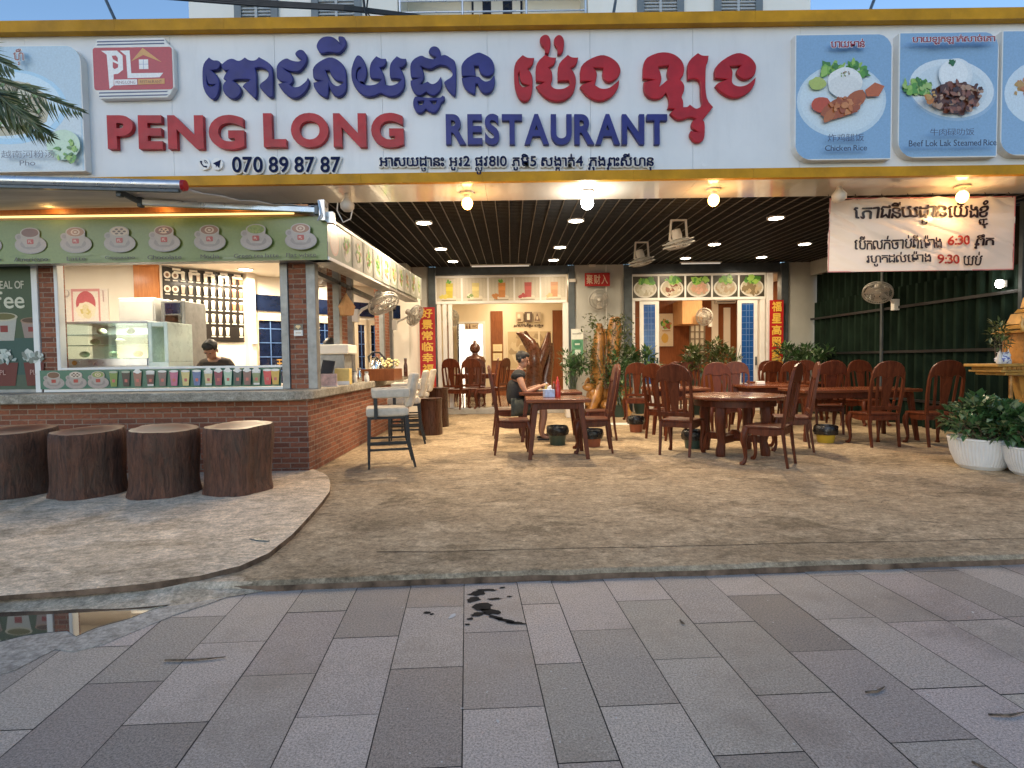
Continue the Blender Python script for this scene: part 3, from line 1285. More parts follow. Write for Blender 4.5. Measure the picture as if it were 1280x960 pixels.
pb = MB().box2(P(853, 440, 16.6).x, 16.6, P(860, 405, 16.6).z, P(878, 440, 16.6).x, 17.6, P(860, 374, 16.6).z)
pb.build('pelmet_box', M['plywood'], bld, world=True, bevel=.01)
wx0, wx1, wz0, wz1 = P(862, 440, YQ).x, P(880, 440, YQ).x, P(870, 450, YQ).z, P(870, 406, YQ).z
MB().box2(wx0, YQ - .02, wz0, wx1, YQ - .003, wz1).build('window_pane', mat('pale_pane', (.75, .70, .58), .3), bld, world=True)  # opaque pane in a plain cream colour
gm = MB()
for i in range(4):
    x = wx0 + (wx1 - wx0) * i / 3
    gm.box2(x - .02, YQ - .06, wz0, x + .02, YQ - .021, wz1)
for i in range(6):
    z = wz0 + (wz1 - wz0) * i / 5
    gm.box2(wx0 + .021, YQ - .055, z - .015, wx1 - .021, YQ - .025, z + .015)
gm.build('window_grille', mat('grille_dark', (.25, .2, .14), .5), bld, world=True)


# doorway frames, transoms and folding leaves
def transom(x0, x1, zt, zb, n):
    f = MB()
    f.box2(x0, YB - .02, zb, x1, YB + .1, zb + .06)
    f.box2(x0, YB - .02, zt - .05, x1, YB + .1, zt)
    for i in range(n + 1):
        x = x0 + (x1 - x0) * i / n
        f.box2(max(x0, x - .02), YB - .025, zb + .06, min(x1, x + .02), YB + .1, zt - .05)
    f.build('transom_frame', M['white'], bld, world=True)


T1 = (bx(546), bx(709), bz(344), bz(379))
T2 = (bx(790), bx(956), bz(342, 870), bz(375, 870))
transom(*T1, 5)
transom(*T2, 5)
for a, b in ((547, 552), (554, 559), (561, 566), (704, 711)):
    MB().box2(bx(a), YB - .01, ZF, bx(b), YB + .12, T1[3]).build('door_jamb', M['white'], bld, world=True, bevel=.008)


def leaf(xa, xb, rz, zt, zb, nm):
    """a folding leaf: white frame, blue glass with a pale grille"""
    wl = xb - xa
    f = thing('door_leaf', None, None)
    f.parent = bld
    f.location = Vector((xa, YB + .02, 0)) - bld.location
    f.rotation_euler = (0, 0, rz)
    m = MB()
    m.box2(0, -.02, zb, .09, .02, zt)
    m.box2(wl - .09, -.02, zb, wl, .02, zt)
    m.box2(.09, -.02, zt - .09, wl - .09, .02, zt)
    m.box2(.09, -.02, zb, wl - .09, .02, zb + .5)
    m.build('leaf_frame', M['white'], f)
    MB().box2(.09, -.008, zb + .5, wl - .09, .008, zt - .09).build('pane', M['blue'], f)
    g_ = MB()
    for z in [zb + .5 + .14 * i for i in range(1, 14)]:
        if z < zt - .12:
            g_.box2(.09, -.014, z, wl - .09, -.009, z + .012)
    for t in (.38, .62):
        g_.box2(.09 + (wl - .18) * t, -.0175, zb + .5, .1 + (wl - .18) * t, -.0145, zt - .09)
    g_.build('grille', M['bluebar'], f)
    MB().box2(wl - .06, -.06, 1.1, wl - .03, -.021, 1.3).build('handle', M['steel'], f)
    return f


leaf(bx(800), bx(824), 0, T2[3], ZF, 'l')
leaf(bx(922), bx(947), 0, T2[3], ZF, 'r')
for a, b, zt in ((790, 794, T2[3]), (950, 956, T2[3]), (958, 966, bz(342, 870))):
    MB().box2(bx(a), YB - .01, ZF, bx(b), YB + .12, zt).build('door_jamb', M['white'], bld, world=True, bevel=.008)
# conduit and small fittings on the wall
MB().tube([(bx(758), YB - .02, zc(YB)), (bx(758), YB - .02, bz(420))], .012, 6).build('conduit', M['white'], bld, world=True)
for px, py in ((741, 333), (716, 352), (770, 440)):
    MB().box2(bx(px - 4), YB - .07, bz(py + 2), bx(px + 4), YB - .001, bz(py - 2)).build('junction_box', M['paleplastic'], bld, world=True)

# lights of the rooms (recessed fittings hidden from the street)
for (x, y, e) in ((-1.0, 15.6, 26), (.8, 15.6, 26), (-.2, 17.3, 18)):
    lamp_light('AREA', 'room_lamp', bld, Vector((x, y, 3.38)) - bld.location, e, (1, .78, .50), .5)
for (x, y, e) in ((4.0, 15.4, 26), (5.6, 15.6, 26)):
    lamp_light('AREA', 'room_lamp', bld, Vector((x, y, 3.23)) - bld.location, e, (1, .76, .48), .5)
lamp_light('AREA', 'room_lamp', bld, Vector(((wd0 + wd1) / 2, YR + 1.6, 2.95)) - bld.location, 60, (.95, .97, 1), .5)  # added lamp standing in for the outside light beyond the washroom door

# ------------------------------------------------------------------ green sheet fence down the right side
XFn = 7.0
fz = 3.35
fn = thing('metal_fence', 'tall dark green corrugated metal fence along the right side of the terrace', 'fence', (XFn, 10, 0))
for i in range(2):
    m = MB()
    y0, y1 = 4.5, 13.45
    n = int((y1 - y0) / .055)
    vs = []
    for k in range(n + 1):
        y = y0 + (y1 - y0) * k / n
        dx = (0, .075, .075, 0)[k % 4]
        vs.append((XFn + dx + (.05 if i else 0), y))
    z0, z1 = (ZT, 2.52) if i == 0 else (2.2, fz)
    for k in range(n):
        (xa, ya), (xb, yb) = vs[k], vs[k + 1]
        jag = .05 * math.sin(k * 1.7) if i == 0 else 0
        m.add([(xa, ya, z0), (xb, yb, z0), (xb, yb, z1), (xa, ya, z1)], [(0, 1, 2, 3)], 1 if (i == 1 and 6.0 < ya < 8.8) or (i == 0 and 6.3 < ya < 7.4 and k % 5) else 0)
    m.build('corrugated_sheet', [M['fence'], M['fencebrown']], fn, world=True, recalc=False)
m = MB()
for z in (.5, 1.35, 2.15):
    m.bar((XFn - .025, 4.5, z), (XFn - .025, 13.45, z), .03, .045)
m.build('rail', M['black'], fn, world=True)
for y in (4.8, 7.85, 10.8):
    MB().box2(XFn - .07, y, ZT, XFn - .042, y + .06, fz).build('post', M['steel'], fn, world=True)
MB().box2(XFn - .05, 10.2, bz(345, 1010), XFn + .25, 13.45, bz(325, 1010)).build('top_beam', M['grey'], fn, world=True)

# ------------------------------------------------------------------ the storeys above
YU = 11.2
up = thing('upper_storey', 'cream rendered upper storey with grey shuttered windows and a railed balcony above the sign', 'building', (.0, YU, ZS + 2.06))


def ux(px):
    return P(px, 10, YU).x


def uz(py, px=640):
    return P(px, py, YU).z


zt_ = uz(-160)
zb_ = ZS + 2.06
for q in ((ux(236), YU, zb_, ux(497), YU + 1.5, zt_), (ux(735), YU, zb_, ux(1013), YU + 1.5, zt_), (ux(497), YU + 1.2, zb_, ux(735), YU + 1.5, zt_), (ux(497), YU, uz(-60), ux(735), YU + 1.2, zt_)):
    MB().box2(*q).build('wall', M['upper'], up, world=True)
for a, b in ((294, 348), (390, 452), (796, 854), (892, 952)):
    f = MB()
    x0, x1 = ux(a), ux(b)
    t = .13
    f.box2(x0, YU - .06, zb_, x0 + t, YU - .002, uz(-90))
    f.box2(x1 - t, YU - .06, zb_, x1, YU - .002, uz(-90))
    f.build('window_frame', mat('blue_grey_frame', (.16, .19, .21), .5), up, world=True)
    s = MB()
    z = zb_
    while z < uz(-90):
        s.box(.5 * (x0 + x1), YU - .022, z + .03, x1 - x0 - 2 * t - .004, .012, .05, rx=-.5)
        z += .062
    s.box2((x0 + x1) / 2 - .025, YU - .05, zb_, (x0 + x1) / 2 + .025, YU - .034, uz(-90))
    s.build('louvre', mat('shutter_grey', (.42, .44, .45), .5), up, world=True)
for a, b in ((499, 580), (656, 733)):
    m = MB()
    for k in range(9):
        z = zb_ + .05 + k * .11
        m.box2(ux(a), YU + .05, z, ux(b), YU + .075, z + .1)
    m.build('balcony_panel', M['upper'], up, world=True)
m = MB()
for px in (500, 578, 658, 732):
    m.tube([(ux(px), YU, zb_), (ux(px), YU, uz(-40))], .022, 8)
for py in (14, 0, -16):
    m.tube([(ux(498), YU, uz(py)), (ux(734), YU, uz(py))], .016, 8)
m.build('balcony_rail', M['alu'], up, world=True)
MB().box2(ux(585), YU + 1.15, zb_, ux(655), YU + 1.198, uz(-50)).build('balcony_door', M['bluedark'], up, world=True)
m = MB()
for a, b in ((588, 600), (612, 628), (641, 652)):
    m.box2(ux(a), YU + 1.11, zb_, ux(b), YU + 1.148, uz(-50))
m.build('door_curtain', M['white'], up, world=True)

# cables over the roof edge, sign braces
cb = thing('overhead_cables', 'bundle of black overhead cables sagging above the sign in front of the upper windows', 'cable', (-2, 8.6, 7))
for k, (py, dz) in enumerate(((-4, 0), (-1, .1), (2, .05), (-7, .12))):
    p = [P(-80, -30 + py, 8.6), P(180, -6 + py, 8.6), P(330, 6 + py * .7, 8.6), P(430, 11 + py * .6, 8.6), P(520, 21 + py * .4, 8.9), P(640, 45, 9.3)]
    MB().tube(p, .02 if k < 3 else .013, 6).build('cable', M['rubber'], cb, world=True)
MB().tube([P(452, -20, 8.6), P(456, 12, 8.6), P(461, 30, 8.6)], .018, 6).build('cable', M['rubber'], cb, world=True)
MB().tube([P(462, -20, 8.6), P(458, 14, 8.6), P(470, 32, 8.6)], .012, 6).build('cable', M['rubber'], cb, world=True)
for (a, b, t) in (((126, -14), (149, 32), 'thin brace rod above the sign against the blue sky on the left'), ((772, -14), (765, 24), 'thin brace rod above the sign before the cream balcony wall'), ((1098, -14), (1084, 18), 'thin brace rod above the sign against the blue sky on the right')):
    o = thing('sign_brace', t, 'brace', P(b[0], b[1], YS + .2), group='brace rods behind the sign')
    MB().tube([P(b[0], b[1] + 4, YS + .2), P(a[0], a[1], YS + .9)], .018, 8).build('rod', M['steel'], o, world=True)
# ------------------------------------------------------------------ the big sign
sg = thing('restaurant_sign', 'long white restaurant sign with yellow trims, raised blue and red Khmer lettering and English name', 'sign', (0, YS, ZS))


def S(px, py, Y=None):
    p = P(px, py, YS if Y is None else Y)
    return (p.x, p.z)


zb1 = S(640, 216)[1]
zt1 = S(640, 38)[1]
zt2 = S(640, 24)[1]
SX0, SX1 = -8.2, 8.4
m = MB()
seam = [S(p, 130)[0] for p in (-180, 34, 215, 345, 478, 610, 738, 866, 1000, 1140, 1290, 1430)]
seam = [SX0] + seam + [SX1]
for a, b in zip(seam[:-1], seam[1:]):
    m.box2(a + .0015, YS, zb1, b - .0015, YS + .03, zt1)
m.box2(SX0, YS + .031, ZS + .13, SX1, YS + .08, zt2 - .02)
m.build('face_panel', M['sign'], sg, world=True)
ty = [SX0] + [S(p, 30)[0] for p in (150, 285, 448, 600, 790, 940, 1180)] + [SX1]
t = MB()
for a, b in zip(ty[:-1], ty[1:]):
    t.box2(a + .001, YS - .10, zt1, b - .001, YS + .09, zt2)
t.build('top_trim', M['yellow'], sg, world=True)
t = MB()
for a, b in zip(ty[:-1], ty[1:]):
    t.box2(a + .001, YS - .05, ZS - .002, b - .001, YS + .018, zb1 - .001)
t.build('bottom_trim', M['yellow'], sg, world=True)

GL = [  # (x0,y0,scale) of the tracing, colour, loops
    ((248, 40, 9.143), 'navy', [[(45, 370), (120, 290), (165, 325), (225, 322), (258, 355), (240, 410), (215, 435), (150, 440), (185, 465), (235, 530), (245, 600), (235, 690), (200, 760), (165, 775), (110, 740), (65, 670), (45, 590)], [(98, 540), (108, 585), (130, 605), (190, 603), (165, 622), (125, 622), (98, 590)]]),
    ((248, 40, 9.143), 'navy', [[(260, 370), (370, 290), (465, 340), (530, 290), (580, 325), (655, 325), (690, 285), (800, 345), (850, 400), (858, 560), (855, 740), (815, 755), (745, 690), (695, 625), (710, 585), (770, 545), (800, 510), (800, 460), (770, 425), (700, 405), (650, 415), (665, 470), (668, 560), (672, 740), (645, 765), (580, 700), (505, 625), (520, 595), (590, 550), (560, 540), (420, 545), (400, 560), (455, 590), (492, 650), (490, 700), (440, 760), (380, 772), (300, 715), (275, 650), (285, 590), (320, 555), (285, 535), (300, 490), (340, 440), (300, 450), (265, 410)]]),
    ((248, 40, 9.143), 'navy', [[(890, 370), (1000, 290), (1060, 325), (1150, 340), (1180, 320), (1110, 270), (1105, 235), (1150, 200), (1200, 205), (1245, 270), (1240, 350), (1190, 420), (1140, 460), (1060, 455), (985, 425), (1000, 440), (1060, 470), (1085, 530), (1080, 570), (1050, 605), (1095, 632), (1150, 625), (1200, 590), (1235, 555), (1250, 520), (1275, 565), (1255, 640), (1200, 715), (1110, 765), (1050, 750), (990, 705), (940, 650), (910, 590), (985, 575), (950, 570), (900, 535), (892, 500)]]),
    ((380, 40, 9.143), 'navy', [[(100, 385), (280, 275), (390, 315), (465, 390), (485, 470), (486, 530), (490, 650), (455, 720), (385, 750), (330, 715), (296, 650), (286, 612), (278, 740), (250, 755), (160, 705), (110, 625), (105, 578), (190, 560), (112, 540), (100, 500)], [(248, 442), (292, 442), (308, 500), (372, 562), (430, 566), (447, 580), (420, 602), (380, 620), (335, 600), (290, 545), (272, 495)]]),
    ((380, 40, 9.143), 'navy', [[(135, 150), (190, 65), (270, 45), (345, 60), (410, 125), (388, 75), (395, 48), (455, 48), (485, 100), (480, 160), (440, 215), (390, 250), (290, 228), (195, 255), (160, 215)]]),
    ((380, 40, 9.143), 'navy', [[(535, 450), (560, 350), (595, 275), (625, 262), (660, 285), (700, 350), (722, 440), (715, 520), (685, 580), (650, 575), (690, 605), (770, 610), (840, 590), (880, 545), (860, 540), (765, 535), (750, 500), (750, 360), (825, 275), (880, 305), (935, 305), (945, 350), (915, 400), (870, 410), (910, 470), (930, 560), (930, 600), (985, 615), (1060, 595), (1110, 545), (1080, 535), (990, 535), (978, 500), (978, 360), (1060, 275), (1110, 305), (1165, 305), (1172, 355), (1140, 400), (1100, 410), (1140, 480), (1158, 570), (1140, 660), (1080, 725), (1000, 745), (930, 725), (875, 695), (820, 730), (740, 745), (670, 725), (600, 660), (550, 570)], [(600, 440), (622, 410), (648, 405), (650, 418), (625, 430), (604, 475), (604, 530), (622, 560), (596, 530)]]),
    ((500, 45, 9.143), 'navy', [[(115, 290), (240, 212), (300, 250), (390, 268), (410, 245), (340, 210), (322, 180), (350, 125), (405, 112), (455, 145), (470, 225), (515, 210), (590, 255), (635, 290), (645, 400), (642, 660), (620, 690), (560, 640), (500, 540), (510, 515), (580, 475), (605, 440), (590, 395), (540, 350), (470, 330), (420, 345), (360, 380), (310, 378), (240, 350), (265, 390), (280, 460), (265, 510), (235, 550), (270, 545), (315, 518), (350, 545), (390, 548), (430, 520), (468, 460), (485, 540), (470, 620), (400, 688), (350, 680), (300, 640), (255, 675), (200, 685), (150, 640), (118, 560), (120, 510), (200, 485), (130, 480), (118, 440)]]),
    ((500, 45, 9.143), 'navy', [[(145, 770), (160, 700), (190, 690), (300, 705), (400, 705), (470, 702), (480, 680), (510, 690), (512, 740), (470, 765), (450, 830), (400, 885), (340, 870), (295, 835), (245, 890), (190, 875), (160, 830)], [(205, 750), (275, 742), (262, 780), (215, 792)], [(345, 745), (420, 742), (405, 776), (380, 782)]]),
    ((500, 45, 9.143), 'navy', [[(700, 295), (880, 178), (960, 205), (1040, 250), (1080, 330), (1080, 400), (1060, 440), (1000, 470), (940, 450), (905, 400), (900, 345), (850, 345), (860, 400), (868, 460), (905, 465), (935, 500), (985, 525), (1040, 500), (1075, 450), (1085, 470), (1085, 560), (1050, 640), (985, 665), (930, 640), (895, 580), (890, 550), (865, 550), (862, 660), (845, 670), (760, 625), (715, 550), (705, 480), (790, 465), (710, 462), (702, 440)]]),
    ((636, 38, 8.0), 'red', [[(52, 325), (140, 245), (185, 275), (255, 275), (240, 345), (190, 385), (215, 410), (240, 470), (238, 600), (215, 690), (155, 720), (105, 690), (70, 620), (52, 520)], [(92, 440), (106, 415), (108, 480), (128, 532), (200, 552), (150, 572), (108, 545)]]),
    ((636, 38, 8.0), 'red', [[(305, 80), (350, 40), (395, 45), (420, 95), (415, 190), (395, 235), (360, 232), (365, 180), (320, 145)]]),
    ((636, 38, 8.0), 'red', [[(448, 85), (490, 42), (530, 50), (557, 100), (550, 190), (525, 240), (485, 240), (490, 185), (455, 145)]]),
    ((636, 38, 8.0), 'red', [[(265, 330), (365, 240), (410, 270), (475, 272), (460, 340), (400, 375), (430, 400), (440, 480), (415, 545), (450, 580), (500, 588), (560, 580), (615, 540), (600, 505), (490, 510), (485, 340), (590, 243), (630, 272), (695, 270), (680, 345), (620, 380), (660, 430), (675, 500), (660, 600), (610, 675), (510, 718), (400, 700), (310, 630), (270, 560), (350, 520), (270, 510)]]),
    ((636, 38, 8.0), 'red', [[(708, 340), (910, 235), (1020, 265), (1100, 330), (1125, 410), (1090, 478), (1010, 525), (955, 505), (930, 440), (945, 380), (850, 375), (885, 420), (875, 500), (860, 545), (920, 585), (1000, 580), (1060, 535), (1105, 492), (1100, 570), (1040, 660), (940, 710), (850, 700), (760, 640), (710, 570), (730, 540), (820, 510), (715, 510)]]),
    ((796, 58, 7.3875), 'red', [[(60, 125), (150, 70), (250, 48), (350, 70), (420, 130), (443, 200), (430, 270), (400, 305), (440, 350), (440, 410), (410, 470), (430, 500), (430, 560), (470, 560), (490, 535), (545, 580), (590, 560), (605, 530), (590, 480), (590, 320), (530, 295), (470, 310), (465, 140), (565, 60), (600, 85), (665, 85), (655, 150), (635, 180), (635, 480), (705, 560), (640, 640), (610, 680), (630, 700), (628, 850), (590, 890), (530, 890), (480, 820), (500, 780), (560, 790), (500, 750), (510, 690), (540, 670), (495, 650), (410, 685), (350, 670), (305, 620), (345, 580), (285, 575), (300, 520), (290, 470), (270, 430), (230, 480), (160, 492), (90, 465), (60, 400), (65, 330), (150, 310), (55, 300)], [(200, 190), (235, 290), (210, 370), (295, 300), (275, 250), (295, 180)]]),
    ((796, 58, 7.3875), 'red', [[(715, 180), (910, 48), (1030, 80), (1105, 160), (1100, 240), (1070, 288), (990, 315), (925, 270), (920, 220), (960, 180), (860, 185), (888, 230), (880, 290), (880, 345), (940, 372), (1010, 360), (1060, 325), (1100, 282), (1090, 350), (1040, 430), (920, 485), (830, 460), (760, 410), (725, 365), (750, 335), (830, 305), (720, 295)]]),
]


def soften(lp):
    out_ = []
    n = len(lp)
    for i in range(n):
        a, b, c = Vector(lp[i - 1]), Vector(lp[i]), Vector(lp[(i + 1) % n])
        if (b - a).angle(c - b) > rad(68):
            out_.append(lp[i])
        else:
            out_.append(tuple(b + (a - b) * .25))
            out_.append(tuple(b + (c - b) * .25))
    return out_


for (ox, oy, sc), colr, loops in GL:
    loops = [soften(soften(lp)) for lp in loops]
    L2 = [[S(ox + x / sc, oy + y / sc, YS - .05) for x, y in lp] for lp in loops]
    vs, fs = outline_geo(L2, .018, .009)
    mb = MB().add([(v.x, YS - .029 - v.z, v.y) for v in vs], fs)
    mb.build('letter', M[colr], sg, world=True)


def sign_word(st, x0, y0, x1, y1, m, bold=.02, ext=.03, name='letter', each=True, Y=None, gap=.1, ring=0.0):
    """raised letters fitted to that rectangle of the sign; ring adds a backing plate that follows the letters"""
    X0, Z1 = S(x0, y0, YS - .05)
    X1, Z0 = S(x1, y1, YS - .05)
    Z0b = S(x0, y1, YS - .05)[1]
    Z1b = S(x1, y0, YS - .05)[1]
    geo = []
    for ch, dx, dy, sx, sy in layout(st, gap):
        cv, cf, bb = char_mesh(ch, bold, 1.0)
        geo.append(([Vector((v.x * sx + dx, v.y * sy + dy, v.z)) for v in cv], cf))
    a = min(v.x for g_ in geo for v in g_[0])
    b = max(v.x for g_ in geo for v in g_[0])
    c = min(v.y for g_ in geo for v in g_[0])
    d = max(v.y for g_ in geo for v in g_[0])
    yy = YS if Y is None else Y
    big = MB()
    rings = [(ring * math.cos(q * .628), ring * math.sin(q * .628), .0025 * q / 10 + .00001 * q) for q in range(10)] if ring else [(0, 0, 0)]
    for gi, (cv, cf) in enumerate(geo):
        mb = MB() if each else big
        eg = 0 if each else gi * .00006
        for ox, oy, oz in rings:
            pts_ = []
            for v in cv:
                t = (v.x - a) / (b - a)
                q = (v.y - c) / (d - c)
                zlo, zhi = Z0b + (Z0 - Z0b) * t, Z1 + (Z1b - Z1) * t
                pts_.append((X0 + (X1 - X0) * t + ox, yy - .002 - ext * (v.z + 1) - (oz + eg) * (v.z + 1), zlo + (zhi - zlo) * q + oy))
            mb.add(pts_, cf)
        if each:
            mb.build(name, m, sg, world=True)
    if not each:
        big.build(name, m, sg, world=True)


sign_word('PENG', 134, 144, 306, 187, M['red'], .045, .03, gap=.2)
sign_word('LONG', 329, 141.5, 505, 184.5, M['red'], .045, .03, gap=.2)
sign_word('RESTAURANT', 557, 142.5, 834, 181, M['navy'], .034, .028, gap=.15)
# telephone line and address: navy on a white backing that follows the letters
ADDR = 'អាសយដ្ឋានះ អូរ2 ផ្លូវ810 ភូមិ5 សង្កាត់4 ក្រុងព្រះសីហនុ'


def backed(st, x0, y0, x1, y1, thick, ring):
    sign_word(st, x0, y0, x1, y1, M['white'], 0, .014, 'letter_backing', False, ring=ring)
    sign_word(st, x0, y0, x1, y1, M['navyflat'], 0, .0015, 'lettering', False, Y=YS - .042, ring=thick)


backed('070 89 87 87', 290, 196, 425, 215, .004, .022)
backed(ADDR, 474, 192, 817, 218, .0022, .016)
for px, kind in ((257, 0), (273, 1)):
    cx, cz = S(px, 206)
    r = .066
    b = MB().lathe([(r, 0), (r, .03)], 24, M=Matrix.Translation((cx, YS - .001, cz)) @ Matrix.Rotation(math.pi / 2, 4, 'X'))
    disc = b.build('icon_disc', M['white'], sg, world=True)
    i_ = MB()
    y_ = YS - .0325
    if kind:
        i_.prism([(cx - .045, cz + .005), (cx + .045, cz + .045), (cx + .025, cz - .05), (cx + .0, cz - .02), (cx - .012, cz - .042), (cx - .012, cz - .015)], y_ - .002, y_, 'Y')
    else:
        pts = [(cx - .035, y_, cz + .03), (cx - .03, y_, cz + .0), (cx - .005, y_, cz - .028), (cx + .03, y_, cz - .035)]
        i_.tube(pts, [.012, .007, .007, .012], 6)
        for rr_ in (.02, .036):
            i_.tube([(cx + .002 + rr_ * math.cos(a), y_, cz + .004 + rr_ * math.sin(a)) for a in (0, .5, 1.0, 1.57)], .004, 5)
    i_.build('icon', M['navyflat'], sg, world=True)
# emblem: stacked white plate with red field, stepped outline
c0 = S(172, 90)
k = (S(222, 90)[0] - S(121, 90)[0]) / 1.26


def lk(x, y):                                # tracing pixel of the emblem to plate metres
    return ((x - 600) / 1010 * 1.2 * k, -(y - 465) / 1010 * 1.2 * k)


pl = [lk(*q) for q in ((150, 845), (1025, 838), (1065, 800), (1100, 740), (1128, 705), (1128, 215), (1105, 185), (1055, 150), (1015, 76), (140, 84), (112, 150), (90, 190), (66, 230), (66, 705), (95, 740), (130, 790))]
logo = [(c0[0] + x, c0[1] + z) for x, z in pl]
MB().prism(logo, YS - .075, YS - .001, 'Y').build('emblem_plate', M['white'], sg, world=True, bevel=.008)
ar = Art((c0[0], YS - .0765, c0[1]), (1, 0, 0), (0, 0, 1))
R_, W_, O_, B_ = (.42, .02, .035), (.80, .79, .78), (.62, .30, .07), (.05, .07, .16)


def lpoly(pts, col):
    ar.poly([lk(*p) for p in pts], col)


for y0 in (112, 150, 762, 805):
    lpoly([(150, y0), (1010 if y0 < 400 else 1050, y0 - 8), (1020, y0 + 8), (140, y0 + 16)], B_)
x0, y0 = lk(85, 735)
x1, y1 = lk(1110, 195)
ar.rect(x0, y0, x1, y1, R_, .03)
lpoly([(195, 235), (400, 235), (470, 300), (470, 480), (400, 530), (345, 535), (340, 680), (285, 720), (265, 285)], W_)
lpoly([(330, 300), (385, 297), (408, 330), (405, 380), (345, 345)], R_)
lpoly([(340, 375), (410, 410), (405, 450), (360, 470), (338, 450)], R_)
lpoly([(440, 238), (565, 235), (575, 525), (990, 525), (940, 582), (525, 588), (515, 300)], W_)
lpoly([(735, 205), (975, 390), (740, 295), (580, 375)], O_)
lpoly([(680, 352), (800, 352), (800, 475), (680, 475)], W_)
lpoly([(735, 352), (742, 352), (742, 475), (735, 475)], (.3, .35, .5))
lpoly([(680, 410), (800, 410), (800, 416), (680, 416)], (.3, .35, .5))
lpoly([(350, 605), (648, 603), (648, 672), (350, 678)], W_)
lpoly([(660, 602), (1005, 598), (1005, 665), (660, 672)], O_)
a_, b_ = lk(370, 660), lk(625, 622)
ar.text('PENG LONG', a_[0], a_[1], b_[0], b_[1], (.25, .1, .15))
a_, b_ = lk(685, 656), lk(970, 618)
ar.text('RESTAURANT', a_[0], a_[1], b_[0], b_[1], (.2, .06, .03))
ar.build('emblem_print', M['print'], sg)

# ------------------------------------------------------------------ dish panels mounted on the sign
SKYB, PALEB = (.36, .52, .70), (.62, .76, .86)


def dish_panel(x0, y0, x1, y1, label, draw, bg):
    X0, Z1 = S(x0, y0, YS - .1)
    X1, Z0 = S(x1, y1, YS - .1)
    th = thing('dish_panel', label, 'sign panel', ((X0 + X1) / 2, YS - .05, Z0), group='dish panels on the sign')
    w_, h_ = X1 - X0, Z1 - Z0
    R = .2
    pts = []
    for cx, cy, a0, r in ((X1 - .015, Z0 + .015, -90, .015), (X1 - R, Z1 - R, 0, R), (X0 + .015, Z1 - .015, 90, .015), (X0 + R, Z0 + R, 180, R)):
        for t_ in range(7):
            a = rad(a0 + t_ * 15)
            pts.append((cx + r * math.cos(a), cy + r * math.sin(a)))
    MB().prism(pts, YS - .1, YS - .001, 'Y').build('light_box', M['white'], th, world=True)
    A = Art((X0, YS - .1008, Z0), (1, 0, 0), (0, 0, 1), .0006)
    ins = .012
    A.poly([(max(ins, min(w_ - ins, p[0] - X0)), max(ins, min(h_ - ins, p[1] - Z0))) for p in pts], bg)
    draw(A, w_, h_)
    A.build('dish_print', M['print'], th)


GRN = [(.10, .30, .04), (.20, .42, .06), (.30, .5, .10), (.06, .2, .03)]


def d_pho(A, w, h):
    A.rect(.012, .012, w - .03, h * .45, (.60, .68, .72))
    A.ell(w * .42, h * .52, w * .46, h * .30, (.42, .66, .84), 28)
    A.ell(w * .42, h * .53, w * .42, h * .265, (.62, .78, .88), 28)
    A.ell(w * .42, h * .51, w * .33, h * .22, (.50, .44, .30), 24, .05)
    A.bits(w * .42, h * .53, w * .28, h * .17, [(.62, .58, .44), (.40, .34, .22), (.25, .2, .12), (.16, .28, .08), (.7, .66, .56)], 70, .05)
    A.ell(w * .86, h * .2, w * .13, h * .12, (.55, .70, .52), 18)
    A.bits(w * .88, h * .14, w * .08, h * .1, GRN, 22, .03)
    A.text('ហ្វឺ', w * .52, h * .82, w * .6, h * .95, (.30, .10, .08), .02, (.85, .85, .85))
    A.text('越南河粉汤', w * .39, h * .095, w * .80, h * .155, (.16, .17, .2))
    A.text('Pho', w * .53, h * .035, w * .65, h * .075, (.10, .10, .13))


def d_chicken(A, w, h):
    A.ell(w * .48, h * .47, w * .46, h * .29, (.55, .67, .76), 32)
    A.ell(w * .48, h * .48, w * .43, h * .265, (.62, .73, .80), 32)
    A.bits(w * .5, h * .70, w * .24, h * .08, GRN, 46, .045)
    A.ell(w * .22, h * .60, w * .09, h * .05, (.42, .5, .12), 14, .1)
    A.ell(w * .50, h * .61, w * .18, h * .115, (.80, .81, .80), 22, .03)
    A.ell(w * .50, h * .57, w * .17, h * .09, (.72, .73, .72), 22, .05)
    A.bits(w * .5, h * .67, w * .05, h * .025, [(.3, .2, .1), (.2, .35, .1)], 10, .012)
    A.poly([(w * .70, h * .54), (w * .80, h * .60), (w * .90, h * .57), (w * .84, h * .49), (w * .72, h * .49)], (.50, .12, .03))
    A.ell(w * .25, h * .43, w * .10, h * .06, (.50, .07, .02), 14, .08)
    A.ell(w * .45, h * .40, w * .2, h * .075, (.36, .085, .018), 18, .08, .3)
    A.ell(w * .60, h * .46, w * .13, h * .06, (.40, .10, .02), 16, .08, .7)
    A.ell(w * .34, h * .345, w * .09, h * .035, (.44, .13, .03), 12, .06, .9)
    A.bits(w * .5, h * .42, w * .17, h * .06, [(.5, .16, .04), (.34, .08, .02), (.58, .22, .07)], 30, .035)
    A.text('បាយមាន់', w * .33, h * .865, w * .68, h * .935, (.30, .03, .05), .03, (.85, .85, .85), .04)
    A.text('炸鸡腿饭', w * .31, h * .13, w * .68, h * .19, (.05, .06, .12))
    A.text('Chicken Rice', w * .28, h * .055, w * .71, h * .1, (.03, .04, .09), .01)


